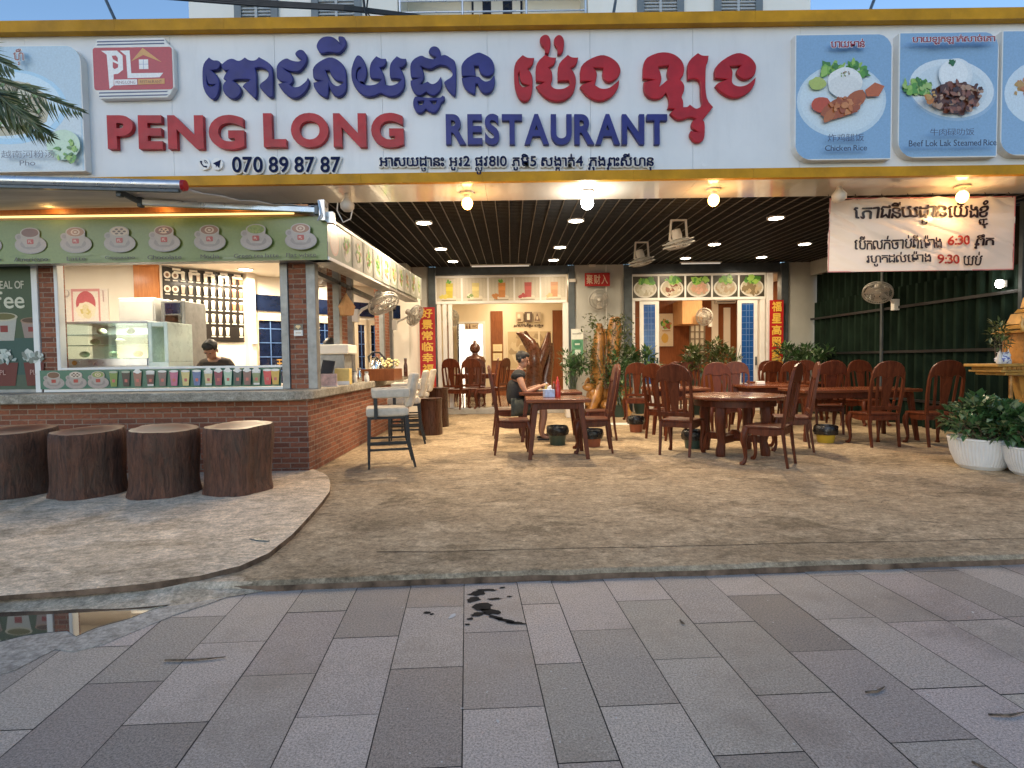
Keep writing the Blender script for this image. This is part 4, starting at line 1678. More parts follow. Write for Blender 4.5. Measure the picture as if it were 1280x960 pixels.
def d_beef(A, w, h):
    A.ell(w * .54, h * .53, w * .44, h * .235, (.33, .48, .66), 32, 0, -.18)
    A.ell(w * .53, h * .55, w * .43, h * .23, (.68, .76, .82), 32, 0, -.18)
    A.ell(w * .53, h * .55, w * .36, h * .18, (.60, .70, .77), 28, 0, -.18)
    A.bits(w * .18, h * .56, w * .15, h * .06, GRN + [(.35, .5, .15)], 46, .04)
    A.ell(w * .55, h * .65, w * .17, h * .13, (.72, .78, .82), 22, .02)
    A.ell(w * .53, h * .66, w * .14, h * .11, (.80, .84, .86), 22, .02)
    A.bits(w * .51, h * .75, w * .04, h * .015, [(.03, .14, .04)], 8, .025)
    A.ell(w * .55, h * .47, w * .24, h * .12, (.12, .035, .015), 20, .08)
    A.bits(w * .56, h * .46, w * .25, h * .12, [(.20, .06, .03), (.09, .025, .012), (.28, .11, .06), (.42, .25, .16), (.05, .015, .01)], 80, .035)
    A.bits(w * .26, h * .46, w * .05, h * .05, [(.5, .18, .03), (.55, .3, .08)], 8, .03)
    A.text('បាយឡុកឡាក់សាច់គោ', w * .07, h * .86, w * .89, h * .94, (.30, .03, .05), .025, (.85, .85, .85), .04)
    A.text('牛肉碌叻饭', w * .26, h * .15, w * .70, h * .205, (.05, .06, .12))
    A.text('Beef Lok Lak Steamed Rice', w * .05, h * .065, w * .92, h * .115, (.03, .04, .09), .012)


def d_fourth(A, w, h):
    A.ell(w * .45, h * .5, w * .42, h * .27, (.62, .73, .82), 28)
    A.bits(w * .2, h * .54, w * .12, h * .06, [(.55, .2, .08), (.5, .3, .1)], 14, .04)
    A.bits(w * .5, h * .5, w * .2, h * .12, GRN + [(.5, .3, .2), (.7, .7, .66)], 40, .045)


dish_panel(-62, 58, 107, 214, 'pale dish panel with a noodle soup bowl behind the palm fronds', d_pho, (.46, .60, .70))
dish_panel(994, 43, 1114, 199, 'blue dish panel with a plate of fried chicken and white rice', d_chicken, (.24, .40, .60))
dish_panel(1124, 40.5, 1246, 196, 'blue dish panel with dark diced beef and a dome of rice on a tilted plate', d_beef, (.24, .40, .60))
dish_panel(1253, 38, 1375, 193, 'blue dish panel cut off by the right edge of the photo', d_fourth, (.26, .42, .62))

# ------------------------------------------------------------------ bulbs under the beam
ZSo = ZS


def bulb(px, py, label, kind):
    p = P(px, py, (YS + YF) / 2 + .0)
    x, y = p.x, (YS + YF) / 2
    t = thing('ceiling_bulb', label, 'bulb', (x, y, ZSo), group='bulb lamps under the front beam')
    MB().lathe([(.085, -.001), (.085, -.018), (.04, -.03), (.03, -.06), (.028, -.075)], 20).build('lamp_base', M['paleplastic'], t, smooth=40)
    r = {'warm': .066, 'cool': .075, 'off': .06}[kind]
    MB().ell((0, 0, -.075 - r * .85), (r, r, r * 1.12), 16, 10).build('globe', M['bulbwarm' if kind == 'warm' else 'bulbcool'] if kind != 'off' else M['paleplastic'], t, smooth=60)
    if kind == 'warm':
        lamp_light('POINT', 'lamp_light', t, (0, 0, -.27), 7.5, (1, .56, .22), .05)
    elif kind == 'cool':
        lamp_light('POINT', 'lamp_light', t, (0, 0, -.29), 10, (1, .90, .72), .05)


bulb(584, 243, 'glowing warm bulb nearest the centre of the sign, left of the white bulb', 'warm')
bulb(734, 242, 'glowing white bulb under the middle of the beam', 'cool')
bulb(892, 239, 'glowing warm bulb under the beam left of the banner', 'warm')
bulb(1203, 234, 'glowing warm bulb in front of the pale banner', 'warm')
# two unlit pear bulbs hanging on cords
for px, py, lb in ((434, 252, 'unlit pink white pear bulb hanging on a cord beside the coffee bar corner'), (1049, 240, 'unlit pink white pear bulb hanging at the top left corner of the banner')):
    p = P(px, py, YS + .35)
    t = thing('hanging_bulb', lb, 'bulb', (p.x, p.y, ZS), group='unlit pear bulbs on cords')
    h = ZS - p.z
    MB().tube([(0, 0, 0), (.01, 0, -h * .4), (0, 0, -h + .06)], .008, 6).build('cord', M['rubber'], t)
    MB().lathe([(.02, .07), (.03, .05), (.045, .02), (.085, -.03), (.08, -.08), (.045, -.115), (.001, -.12)], 18, c=(0, 0, -h)).build('globe', M['paleplastic'], t, smooth=60)
    MB().lathe([(.03, .03), (.033, -.02)], 12, c=(0, 0, -h + .07)).build('socket', M['whiteplastic'], t, smooth=40)
    if px < 500:
        MB().tube([(-.12, .02, -.1), (-.13, .02, -h - .1), (-.06, .02, -h - .24), (.03, .02, -h - .2), (.06, .0, -h - .1)], .008, 6).build('loose_cable', M['whiteplastic'], t)

# recessed downlights of the slatted ceiling
DL = [(530, 279), (551, 312), (566, 327), (720, 277), (700, 310), (692, 325), (970, 273), (893, 306), (1006, 305), (857, 323), (952, 322)]
first = None
for i, (px, py) in enumerate(DL):
    Y = 8.5
    for _ in range(90):
        p = P(px, py, Y)
        Y += .1 if p.z < zc(Y) - .012 else -.1 if p.z > zc(Y) + .012 else 0
        Y = max(7.5, min(13.4, Y))
    p = P(px, py, Y)
    col_ = 'left' if px < 600 else ('middle' if px < 760 else 'right')
    row = {530: 'largest of the three downlights on the left of the black ceiling', 551: 'middle of the three downlights on the left of the black ceiling', 566: 'smallest and farthest downlight on the left of the black ceiling', 720: 'downlight close behind the white bulb in the black ceiling', 700: 'second downlight behind the white bulb in the black ceiling', 692: 'farthest downlight behind the white bulb in the black ceiling', 970: 'largest downlight on the right, between the warm bulb and the banner', 893: 'downlight just right of the near ceiling fan', 1006: 'rightmost downlight, left of the lower edge of the banner', 857: 'downlight above the bowl pictures near the thin ceiling tube', 952: 'downlight above the right end of the bowl pictures'}[px]
    loc = (p.x, Y, zc(Y) + .006)
    if first is None:
        t = first = thing('downlight', row, 'downlight', loc, group='recessed downlights in the black ceiling')
        MB().lathe([(.105, -.012), (.128, -.012), (.13, .02), (.105, .02)], 24, cap=False).build('rim', M['whiteplastic'], t, smooth=40)
        MB().lathe([(.001, -.006), (.106, -.006), (.106, .015), (.001, .015)], 24, cap=False).build('lens', M['downlight'], t)
        lamp_light('AREA', 'lamp_light', t, (0, 0, -.02), 42, (1, .78, .52), .15, 165)
    else:
        t = copy_thing(first, loc, 0, row)
        if Y > 10.5:                         # the fittings near the back wall are weaker
            for ch in t.children:
                if ch.type == 'LIGHT':
                    ch.data = ch.data.copy()
                    ch.data.energy = 15
for (a, b, py, lb) in ((588, 663, 333, 'thin unlit ceiling tube above the drink pictures'), (850, 902, 330.5, 'thin unlit ceiling tube above the bowl pictures')):
    Y = 13.1
    p0, p1 = P(a, py + .5, Y), P(b, py - .5, Y)
    t = thing('ceiling_tube', lb, 'tube light', (p0.x, Y, zc(Y) - .01), group='tube lights at the back of the black ceiling')
    MB().box2(p0.x, Y - .03, zc(Y) - .03, p1.x, Y + .03, zc(Y) - .004).build('batten', M['paleplastic'], t, world=True)
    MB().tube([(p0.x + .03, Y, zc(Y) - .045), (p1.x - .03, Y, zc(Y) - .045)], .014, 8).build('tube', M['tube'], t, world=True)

# ------------------------------------------------------------------ opening-hours banner
YN = YF - .12
c00, c10 = P(1036, 340, YN), P(1268, 339, YN)
c01, c11 = P(1036, 248, YN), P(1268, 245, YN)
bn = thing('hours_banner', 'pale vinyl banner with Khmer opening hours hanging from the beam at the right', 'banner', ((c00.x + c10.x) / 2, YN, c00.z))
A = Art((c00.x, YN, c00.z), (1, 0, 0), (0, 0, 1), .0018)
bw, bh = c10.x - c00.x, c01.z - c00.z
nx, nz = 130, 52
PK = (.80, .72, .66)
for i in range(nx):
    for j in range(nz):
        A.mb.add([A.pt(bw * (i + a) / nx, bh * (j + b) / nz) for a, b in ((0, 0), (1, 0), (1, 1), (0, 1))], [(0, 1, 2, 3)], col=PK)
e = .012
for q in ((0, 0, bw, e), (0, bh - e, bw, bh), (0, e, e, bh - e), (bw - e, e, bw, bh - e)):
    A.rect(*q, (.7, .25, .25))
T_ = (.035, .02, .025)
A.text('ភោជនីយដ្ឋានយើងខ្ញុំ', bw * .135, bh * .575, bw * .865, bh * .955, T_, .02)
A.text('បើកលក់ចាប់ពីម៉ោង', bw * .135, bh * .30, bw * .60, bh * .49, T_, .02)
A.text('6:30', bw * .63, bh * .345, bw * .755, bh * .475, (.45, .05, .04), .025)
A.text('ព្រឹក', bw * .775, bh * .29, bw * .885, bh * .49, T_, .02)
A.text('រហូតដល់ម៉ោង', bw * .195, bh * .06, bw * .535, bh * .26, T_, .02)
A.text('9:30', bw * .565, bh * .085, bw * .70, bh * .215, (.45, .05, .04), .025)
A.text('យប់', bw * .72, bh * .06, bw * .82, bh * .25, T_, .02)


def wave(v):
    u, w_ = (v.x - c00.x) / bw, (v.z - c00.z) / bh
    top = max(0, w_)
    d = .022 * math.sin(u * 7.5 + 1) * (1 - .5 * top) + .014 * math.sin(u * 19 + w_ * 6) * (.3 + .7 * top)
    d += .02 * noise.noise(Vector((u * 7 + w_ * 4, w_ * 3 - u * 5, .3)))
    cr = abs(noise.noise(Vector((u * 5 + w_ * 5.5, u * 2, 2.2))))
    d += .02 * max(0, .25 - cr) / .25 * (.4 + .6 * top)
    sag = -.018 * abs(math.sin(u * math.pi * 7)) * top
    return (v.x, v.y + d, v.z + sag)


# split long faces so that the cloth can wave under the print
A.mb.map(wave)
A.build('vinyl_sheet', M['banner'], bn)
tm = MB()
for i in range(8):
    u = c01.x + .03 + (bw - .06) * i / 7
    tm.tube([(u, YN, c01.z - .02), (u + random.uniform(-.02, .02), YN + .05, ZS - .001)], .004, 5)
tm.build('tie_cord', M['rubber'], bn, world=True)
# ------------------------------------------------------------------ the coffee bar on the left
bar = thing('coffee_bar', 'brick coffee bar with a stone counter, grey steel window posts and an open serving window', 'bar', (-4.5, 6.4, 0))
XB, YBf = -2.27, 6.38                       # brick faces: side and front
ZK = .985                                   # counter height
m = MB()
m.box2(-9.2, YBf, ZT, XB, YBf + .22, ZK - .1)
m.box2(XB - .22, YBf + .221, ZT, XB, 12.7, ZK - .1)
m.build('brick_base', M['brick'], bar, world=True, bevel=.006)
# counter slab with a rounded corner
xe, ye, R = -2.2, 6.18, .3
pts = [(-9.2, ye)] + [(xe - R + R * math.cos(a), ye + R + R * math.sin(a)) for a in [rad(-90 + 10 * i) for i in range(10)]] + [(xe, 12.75), (xe - .62, 12.75), (xe - .62, ye + .68), (-9.2, ye + .68)]
MB().prism(pts, ZK - .1, ZK, 'Z').build('countertop', M['counter'], bar, world=True, bevel=.012)
YW = 6.72                                   # plane of the front window
XW = -2.46                                  # plane of the side windows


def wx(px, Y=YW):
    return P(px, 410, Y).x


def wz(py, px=200, Y=YW):
    return P(px, py, Y).z


ztop = 2.84
# front posts and pillars
MB().box2(wx(362), YW + .0, ZK, wx(384), YW + .16, ztop).build('brick_pillar', M['brick'], bar, world=True, bevel=.004)
for a, b in ((352, 361.6), (384.4, 396)):
    MB().box2(wx(a), YW - .02, ZK, wx(b), YW + .1, ztop).build('window_post', M['steelgrey'], bar, world=True, bevel=.006)
MB().box2(wx(49), YW + .02, ZK, wx(69), YW + .18, ztop).build('brick_pillar', M['brick'], bar, world=True, bevel=.004)
for a, b in ((41, 48.6), (69.4, 74)):
    MB().box2(wx(a), YW, ZK, wx(b), YW + .1, ztop).build('window_post', M['white'], bar, world=True, bevel=.006)
MB().box2(-9.2, YW + .03, wz(332, 20), wx(41), YW + .15, ztop).build('brick_pillar', M['brick'], bar, world=True)
MB().box2(-9.2, YW + .06, ZK, wx(41), YW + .12, wz(332, 20)).build('end_panel', M['steelgrey'], bar, world=True)
f = MB()
zs0, zs1 = wz(487), wz(461)
f.box2(wx(74), YW - .01, zs1, wx(352), YW + .08, zs1 + .025)
f.box2(wx(52), YW - .01, ZK + .001, wx(352), YW + .08, ZK + .035)
f.build('sill_frame', M['white'], bar, world=True, bevel=.004)
# side posts: brick pillar and steel jamb pairs
for a, b in ((8.45, 8.75), (11.35, 11.75)):
    MB().box2(XW - .22, a, ZK, XW - .02, b, ztop).build('brick_pillar', M['brick'], bar, world=True, bevel=.004)
for y in (8.28, 8.95, 11.15, 11.95, 12.55):
    MB().box2(XW - .09, y, ZK, XW, y + .12, ztop).build('window_post', M['steelgrey'], bar, world=True, bevel=.005)
    MB().box2(XW - .11, y + .125, ZK, XW - .012, y + .165, ztop).build('window_frame', M['black'], bar, world=True)
MB().box2(XW - .1, YW + .17, 2.405, XW + .0, 12.7, 2.46).build('window_head', M['black'], bar, world=True)
MB().box2(XW - .11, 12.72, ZT, XW + .18, 13.49, 3.45).build('end_wall', M['grey'], bar, world=True)
# ceiling, floor, walls of the kitchen: the far wall runs diagonally
MB().box2(-9.2, YW + .2, ztop, XW - .02, 13.3, ztop + .1).build('bar_ceiling', M['creamlight'], bar, world=True)
MB().box2(-9.2, YBf + .3, ZT - .01, XB - .25, 13.3, ZT + .01).build('bar_floor', M['tile'], bar, world=True)
wa = Vector((P(204, 440, 9.0).x, 9.0, 0))
wd = Vector((.656, .755, 0))
wn_ = Vector((.755, -.656, 0))              # into the room


def W2(t, off, z):
    p = wa + wd * t + wn_ * off
    return (p.x, p.y, z)


m = MB()
m.box2(-9.2, 9.0, ZT, wa.x - .001, 9.1, ztop)
m.build('back_wall', M['creamlight'], bar, world=True)
m = MB()


def wbox(mb, t0, t1, o0, o1, z0, z1, mi=0):
    vs = [W2(t0, o0, z0), W2(t1, o0, z0), W2(t1, o1, z0), W2(t0, o1, z0), W2(t0, o0, z1), W2(t1, o0, z1), W2(t1, o1, z1), W2(t0, o1, z1)]
    mb.add(vs, [(0, 1, 2, 3), (7, 6, 5, 4), (0, 4, 5, 1), (1, 5, 6, 2), (2, 6, 7, 3), (3, 7, 4, 0)], mi)


wbox(m, 0, 5.2, -.1, 0, ZT, ztop)
m.build('diagonal_wall', M['creamlight'], bar, world=True)
px0, px1 = P(173, 440, 9).x, P(204, 440, 9).x
MB().box2(px0, 8.95, ZT, px1 - .01, 8.998, ztop).build('veneer_panel', M['orangewood'], bar, world=True)


def tw(px):                                  # distance along the diagonal wall where that column of the photo meets it
    d = ray(px, 420)
    r = d.x / d.y
    return (r * wa.y - wa.x) / (wd.x - r * wd.y)


def tzz(px, py):
    t = tw(px)
    Y = wa.y + wd.y * t
    return P(px, py, Y).z


# dark blue glazed doors in the diagonal wall
for a, b in ((322, 352), (398, 412), (416, 428), (446, 455), (462, 472)):
    t0, t1 = tw(a), tw(b)
    d = thing('glazed_door', None, None)
    d.parent = bar
    d.location = Vector(W2((t0 + t1) / 2, 0, ZT)) - bar.location
    fr_ = MB()
    wbox(fr_, t0 - .1, t0, .002, .05, .2, 2.15)
    wbox(fr_, t1, t1 + .1, .002, .05, .2, 2.15)
    wbox(fr_, t0, t1, .002, .05, 2.05, 2.15)
    fr_.build('door_frame', M['cream'], d, world=True)
    pn = MB()
    wbox(pn, t0, t1, .004, .02, .2, 2.05)
    pn.build('pane', M['bluedark'], d, world=True)
    gr = MB()
    for i in range(7):
        wbox(gr, t0, t1, .022, .03, .4 + i * .25, .415 + i * .25)
    wbox(gr, (t0 + t1) / 2 - .008, (t0 + t1) / 2 + .008, .031, .036, .2, 2.05)
    gr.build('grille', M['bluebar'], d, world=True)
tp = MB()
wbox(tp, tw(318), tw(500), .004, .03, 2.22, 2.5)
tp.build('transom_pane', M['bluedark'], bar, world=True)
# end column beside the menu board
ec = MB()
wbox(ec, tw(306), tw(316), .002, .14, .4, ztop)
ec.build('wall_column', M['creamlight'], bar, world=True)
# back counter along the walls
bc = MB()
bc.box2(-9.0, 8.2, ZT, -5.9, 8.6, .9)
bc.build('back_counter', M['white'], bar, world=True)
bc = MB()
wbox(bc, .35, 3.2, .02, .5, .88, .93)
bc.build('work_shelf', M['paleplastic'], bar, world=True)
for x, y, e in ((-6.6, 7.7, 19), (-5.0, 7.9, 17), (-3.6, 8.6, 17), (-3.2, 10.6, 20)):
    lamp_light('AREA', 'kitchen_lamp', bar, Vector((x, y, ztop - .03)) - bar.location, e, (1, .86, .66), .4)
for px, py in ((307, 337.5), (345, 349.5)):
    Y = 8.0
    for _ in range(60):
        Y += .05 if P(px, py, Y).z < ztop - .01 else -.05
    p = P(px, py, Y)
    t = copy_thing(first, (p.x, Y, ztop - .004), 0, 'glowing downlight in the white kitchen ceiling %s' % ('beside the black cup menu' if px < 320 else 'above the dark glazed door'))
    t['group'] = 'downlights in the kitchen ceiling'

# ------------------------------------------------------------------ coffee picture banner over the serving window
YN2 = 6.46
mx0, mx1 = P(-130, 300, YN2).x, P(409, 300, YN2).x
mz0, mz1 = P(200, 327.5, YN2).z, P(200, 273, YN2).z
mb2 = thing('coffee_banner', 'long green banner of coffee cup pictures above the serving window', 'banner', ((mx0 + mx1) / 2, YN2, mz0))
MB().box2(mx0, YN2, mz0, mx1, YN2 + .16, mz1).build('fascia_box', M['steelgrey'], mb2, world=True, bevel=.006)
A = Art((mx0, YN2 - .002, mz0), (1, 0, 0), (0, 0, 1))
bw, bh = mx1 - mx0, mz1 - mz0
A.rect(0, 0, bw, bh, (.16, .22, .05))
for i in range(26):
    A.ell(random.uniform(.2, bw - .2), random.uniform(.02, .1) * 1, random.uniform(.05, .15), random.uniform(.01, .02), random.choice([(.13, .19, .04), (.18, .25, .07), (.2, .26, .1)]), 14, .2)
names = ['Espresso', 'Americano', 'Latte', 'Cappuccino', 'Chocolate', 'Mocha', 'Green tea latte', 'Flat white']
cxs = [-17, 39, 96, 151, 207, 264, 322, 378]
CW, CS, RD = (.36, .30, .27), (.26, .22, .205), (.38, .025, .018)


def cup(A, cx, cz, k, top, art, small=False):
    A.ell(cx, cz - .055 * k, .155 * k, .088 * k, (.30, .27, .25), 24)
    A.ell(cx, cz - .048 * k, .150 * k, .082 * k, CW, 24)
    A.ell(cx, cz - .05 * k, .10 * k, .05 * k, CS, 20)
    A.ell(cx - .11 * k, cz + .02 * k, .038 * k, .034 * k, CW, 14)
    A.ell(cx - .11 * k, cz + .02 * k, .022 * k, .02 * k, CS, 12)
    A.poly([(cx - .095 * k, cz + .055 * k), (cx - .085 * k, cz - .02 * k), (cx - .05 * k, cz - .075 * k), (cx + .05 * k, cz - .075 * k), (cx + .085 * k, cz - .02 * k), (cx + .095 * k, cz + .055 * k)], (.38, .32, .28))
    A.ell(cx, cz + .06 * k, .096 * k, .05 * k, (.42, .36, .31), 24)
    A.ell(cx, cz + .06 * k, .084 * k, .042 * k, top, 24)
    MK = (.62, .46, .33)
    if art == 1:
        for q in (1, .66, .34):
            A.ell(cx, cz + .06 * k, .045 * k * q, .03 * k * q, MK if q != .66 else top, 14)
    elif art == 2:
        for q in range(6):
            A.ell(cx + .05 * k * math.cos(q * 1.05), cz + .06 * k + .024 * k * math.sin(q * 1.05), .017 * k, .009 * k, (.08, .03, .015), 8)
        A.ell(cx, cz + .06 * k, .016 * k, .009 * k, (.08, .03, .015), 8)
    elif art == 3:
        A.ell(cx, cz + .062 * k, .05 * k, .028 * k, MK, 14)
        for q in ((-.02, .012), (.02, .01), (.035, -.012), (.0, -.006), (-.032, -.008)):
            A.ell(cx + q[0] * k, cz + .062 * k + q[1] * k, .012 * k, .008 * k, (.06, .02, .01), 8)
    elif art == 4:
        A.bits(cx, cz + .06 * k, .07 * k, .03 * k, [(.25, .3, .06), (.16, .22, .04)], 24, .016 * k)
    A.rect(cx - .032 * k, cz - .05 * k, cx + .032 * k, cz - .002 * k, RD, .008 * k)
    if not small:
        A.text('PL', cx - .018 * k, cz - .038 * k, cx + .014 * k, cz - .014 * k, (.7, .6, .5))


tops = [(.16, .05, .02), (.15, .045, .018), (.34, .15, .07), (.60, .46, .34), (.20, .07, .035), (.24, .09, .04), (.22, .27, .05), (.30, .12, .06)]
arts = [0, 0, 1, 2, 3, 1, 4, 1]
kk = bh / .40
for n_, px, tp_, a_ in zip(names, cxs, tops, arts):
    x = P(px, 295, YN2).x - mx0
    cup(A, x, bh * .56, kk * .95, tp_, a_)
    hw = .021 * len(n_) if len(n_) < 10 else .0165 * len(n_)
    A.text(n_, x - hw, bh * .05, x + hw, bh * .145, (.02, .018, .012), .006)
A.build('cup_prints', M['print'], mb2)
MB().tube([(mx0, YN2 - .03, mz1 + .03), (mx1 - .35, YN2 - .03, mz1 + .03)], .012, 6).build('led_strip', M['ledstrip'], mb2, world=True)
for x in (-6.2, -5.0, -3.8, -3.0):
    lamp_light('POINT', 'strip_light', mb2, Vector((x, YN2 - .12, mz1 + .10)) - mb2.location, .8, (1, .55, .16), .05)
MB().box2(mx0, YN2 - .02, mz1 + .06, mx1 - .2, YN2 + .22, mz1 + .13).build('timber_batten', M['orangewood'], mb2, world=True)
MB().box2(mx0, YN2 + .1, mz1 + .001, mx1 - .02, YN2 + .2, mz1 + .058).build('light_shelf', M['cream'], mb2, world=True)

# picture strip along the side of the bar roof
sb = thing('side_picture_box', 'narrow white box of dish pictures running back along the side of the coffee bar', 'sign', (-2.0, 9, 2.4))
sa, se = Vector((mx1 + .002, YN2 + .0, 0)), Vector((-1.80, 11.1, 0))
dv = (se - sa).normalized()
nv = Vector((dv.y, -dv.x, 0))
L_ = (se - sa).length
z0_, z1_ = mz0 + .0, mz1


def SB(t, o, z):
    p = sa + dv * t + nv * o
    return (p.x, p.y, z)


m = MB()
vs = [SB(0, -.22, z0_), SB(L_, -.22, z0_), SB(L_, 0, z0_), SB(0, 0, z0_), SB(0, -.22, z1_), SB(L_, -.22, z1_), SB(L_, 0, z1_), SB(0, 0, z1_)]
m.add(vs, [(0, 1, 2, 3), (4, 7, 6, 5), (0, 4, 5, 1), (1, 5, 6, 2), (2, 6, 7, 3), (3, 7, 4, 0)])
m.build('box_body', M['steelgrey'], sb, world=True)
m = MB()
nP = 11
for z in (z0_, z1_ - .035):
    vs = [SB(.0, .001, z), SB(L_, .001, z), SB(L_, .02, z), SB(0, .02, z), SB(0, .001, z + .035), SB(L_, .001, z + .035), SB(L_, .02, z + .035), SB(0, .02, z + .035)]
    m.add(vs, [(0, 1, 2, 3), (4, 7, 6, 5), (0, 4, 5, 1), (1, 5, 6, 2), (2, 6, 7, 3), (3, 7, 4, 0)])
m.build('box_trim', M['white'], sb, world=True)
A = Art(SB(0, .003, z0_ + .035), dv, (0, 0, 1))
hh = z1_ - z0_ - .07
A.rect(0, 0, L_, hh, (.38, .40, .35))
for i in range(nP):
    x0, x1 = L_ * i / nP + .02, L_ * (i + 1) / nP - .02
    A.rect(x0, 0, x1, hh, random.choice([(.32, .33, .29), (.38, .38, .35), (.28, .31, .26)]))
    if i == 0:
        A.ell((x0 + x1) / 2, hh * .5, .15, hh * .4, (.60, .40, .33), 18)
        A.ell((x0 + x1) / 2, hh * .5, .12, hh * .33, (.66, .55, .48), 18)
    else:
        A.ell((x0 + x1) / 2, hh * .42, .15, hh * .32, (.50, .49, .46), 18)
        A.bits((x0 + x1) / 2, hh * .55, .10, hh * .3, GRN + [(.5, .3, .2), (.6, .5, .4), (.3, .1, .05)], 26, .035)
        A.rect(x1 + .005, 0, x1 + .03, hh, (.5, .5, .48))
A.build('dish_prints', M['print'], sb)

# green poster at the left end, drink strip under the sill
pz0, pz1 = P(10, 487, YW).z, P(10, 333, YW).z
pxa, pxb = P(-90, 410, YW).x, P(40, 410, YW).x
po = thing('coffee_poster', 'dark green coffee poster with takeaway cups at the left end of the bar', 'poster', ((pxa + pxb) / 2, YW + .04, pz0))
MB().box2(pxa, YW + .02, ZK + .002, pxb, YW + .058, pz1).build('poster_board', M['steelgrey'], po, world=True)
A = Art((pxa, YW + .018, pz0), (1, 0, 0), (0, 0, 1))
bw, bh = pxb - pxa, pz1 - pz0
A.rect(0, 0, bw, bh, (.06, .09, .04))
A.rect(0, bh * .12, bw, bh * .42, (.035, .085, .065))
A.rect(0, 0, bw, bh * .12, (.07, .10, .06))
A.text('A GREAT DEAL OF', bw * .32, bh * .82, bw * .93, bh * .885, (.55, .52, .40), .02)
A.text('Coffee', bw * .30, bh * .66, bw * .93, bh * .80, (.62, .60, .45), .012)


def togo(A, cx, z, s, body, topc, lid):
    A.poly([(cx - .14 * s, z + .25 * s), (cx - .10 * s, z), (cx + .10 * s, z), (cx + .14 * s, z + .25 * s)], body)
    A.ell(cx, z + .25 * s, .15 * s, .045 * s, lid, 20)
    A.ell(cx, z + .255 * s, .125 * s, .034 * s, topc, 20)
    A.rect(cx - .04 * s, z + .09 * s, cx + .04 * s, z + .16 * s, (.25, .03, .02))


togo(A, bw * .72, bh * .40, 1.1, (.42, .40, .34), (.14, .12, .03), (.5, .44, .3))
togo(A, bw * .98, bh * .42, .8, (.30, .22, .18), (.10, .05, .02), (.34, .2, .12))
togo(A, bw * .45, bh * .42, .9, (.30, .24, .2), (.10, .05, .02), (.34, .24, .16))
for cx, s in ((.70, 1.15), (1.0, .8), (.4, .9)):
    cx *= bw
    A.poly([(cx - .15 * s, bh * .22), (cx - .11 * s, bh * .03), (cx + .11 * s, bh * .03), (cx + .15 * s, bh * .22)], (.14, .025, .015))
    A.bits(cx, bh * .27, .13 * s, .07 * s, [(.5, .56, .5), (.36, .42, .38), (.6, .62, .56), (.2, .22, .18)], 30, .04)
    A.text('PL', cx - .04, bh * .12, cx + .03, bh * .16, (.5, .3, .25))
A.build('poster_print', M['printmatte'], po)

da, db = P(52, 474, YW).x, P(352, 474, YW).x
ds = thing('drink_strip', 'green strip of small drink pictures under the serving window sill', 'sign', ((da + db) / 2, YW - .02, zs0))
MB().box2(da, YW - .02, ZK + .037, db, YW - .011, zs1 - .002).build('strip_board', M['white'], ds, world=True)
A = Art((da, YW - .0215, ZK + .037), (1, 0, 0), (0, 0, 1))
bw, bh = db - da, zs1 - .002 - ZK - .037
A.rect(0, 0, bw, bh, (.022, .135, .085))
for i, (px, t_, a_) in enumerate(((69, (.14, .05, .02), 0), (97, (.6, .5, .4), 2), (125, (.22, .28, .06), 1))):
    cup(A, P(px, 474, YW).x - da, bh * .52, bh / .27, t_, a_, True)
dc = [(.16, .24, .04), (.02, .015, .015), (.30, .13, .09), (.10, .03, .03), (.18, .12, .11), (.50, .12, .22), (.62, .50, .20), (.10, .16, .32), (.60, .48, .25), (.30, .06, .09), (.42, .56, .40), (.05, .07, .07), (.20, .10, .09), (.22, .26, .12), (.60, .03, .05), (.60, .36, .06)]
dcx = [144.5, 160, 174.5, 190.5, 205.5, 220, 234.5, 248.5, 263, 275.5, 287.5, 299.5, 311.5, 323, 337, 352]
for q, (px, c_) in enumerate(zip(dcx, dc)):
    x = P(px, 474, YW).x - da
    if x > bw - .04:
        x = bw - .05
    A.poly([(x - .05, bh * .88), (x - .034, bh * .1), (x + .034, bh * .1), (x + .05, bh * .88)], (.62, .6, .55) if q % 5 == 3 else c_)
    A.poly([(x - .046, bh * .72), (x - .036, bh * .2), (x + .036, bh * .2), (x + .046, bh * .72)], c_)
    A.ell(x, bh * .87, .052, .014, (.75, .73, .68) if q not in (0, 1) else (.35, .4, .3), 12)
    if q in (2, 8, 9, 10, 11, 12, 13):
        A.ell(x, bh * .9, .034, .03, (.78, .76, .70), 12, .1)
    A.rect(x - .016, bh * .32, x + .016, bh * .48, (.55, .12, .1))
A.build('strip_print', M['print'], ds)

# ------------------------------------------------------------------ the folded awning over the bar
aw = thing('awning', 'half rolled grey awning with an aluminium front tube and folding arm above the coffee bar', 'awning', (-4.6, 6.1, 3.1))
Ya = 5.75
t0, t1 = P(-160, 222, Ya), P(228, 232, Ya)
MB().tube([t0, t1], .052, 16).build('front_tube', M['alu'], aw, world=True, smooth=40)
MB().tube([t1, t1 + Vector((.035, 0, 0))], [.056, .05], 16).build('end_cap', M['red'], aw, world=True, smooth=40)
MB().bar(t0 + Vector((0, -.02, -.06)), t1 + Vector((-.02, -.02, -.06)), .04, .025).build('valance_rail', M['steel'], aw, world=True)
fa = MB()
n = 40
r0, r1 = P(-160, 267, 6.5), P(402, 258, 6.5)
vs = []
for i in range(n + 1):
    u = i / n
    a = t0 + (t1 - t0) * u + Vector((0, .03, -.02))
    b = r0 + (r1 - r0) * u
    for j in range(9):
        v = j / 8
        p = a + (b - a) * v
        p.z += -.035 * math.sin(math.pi * v) * (1 + .5 * math.sin(u * 9)) + .012 * math.sin(v * 26 + u * 7) + .01 * noise.noise(Vector((u * 6, v * 22, 0)))
        vs.append(p)
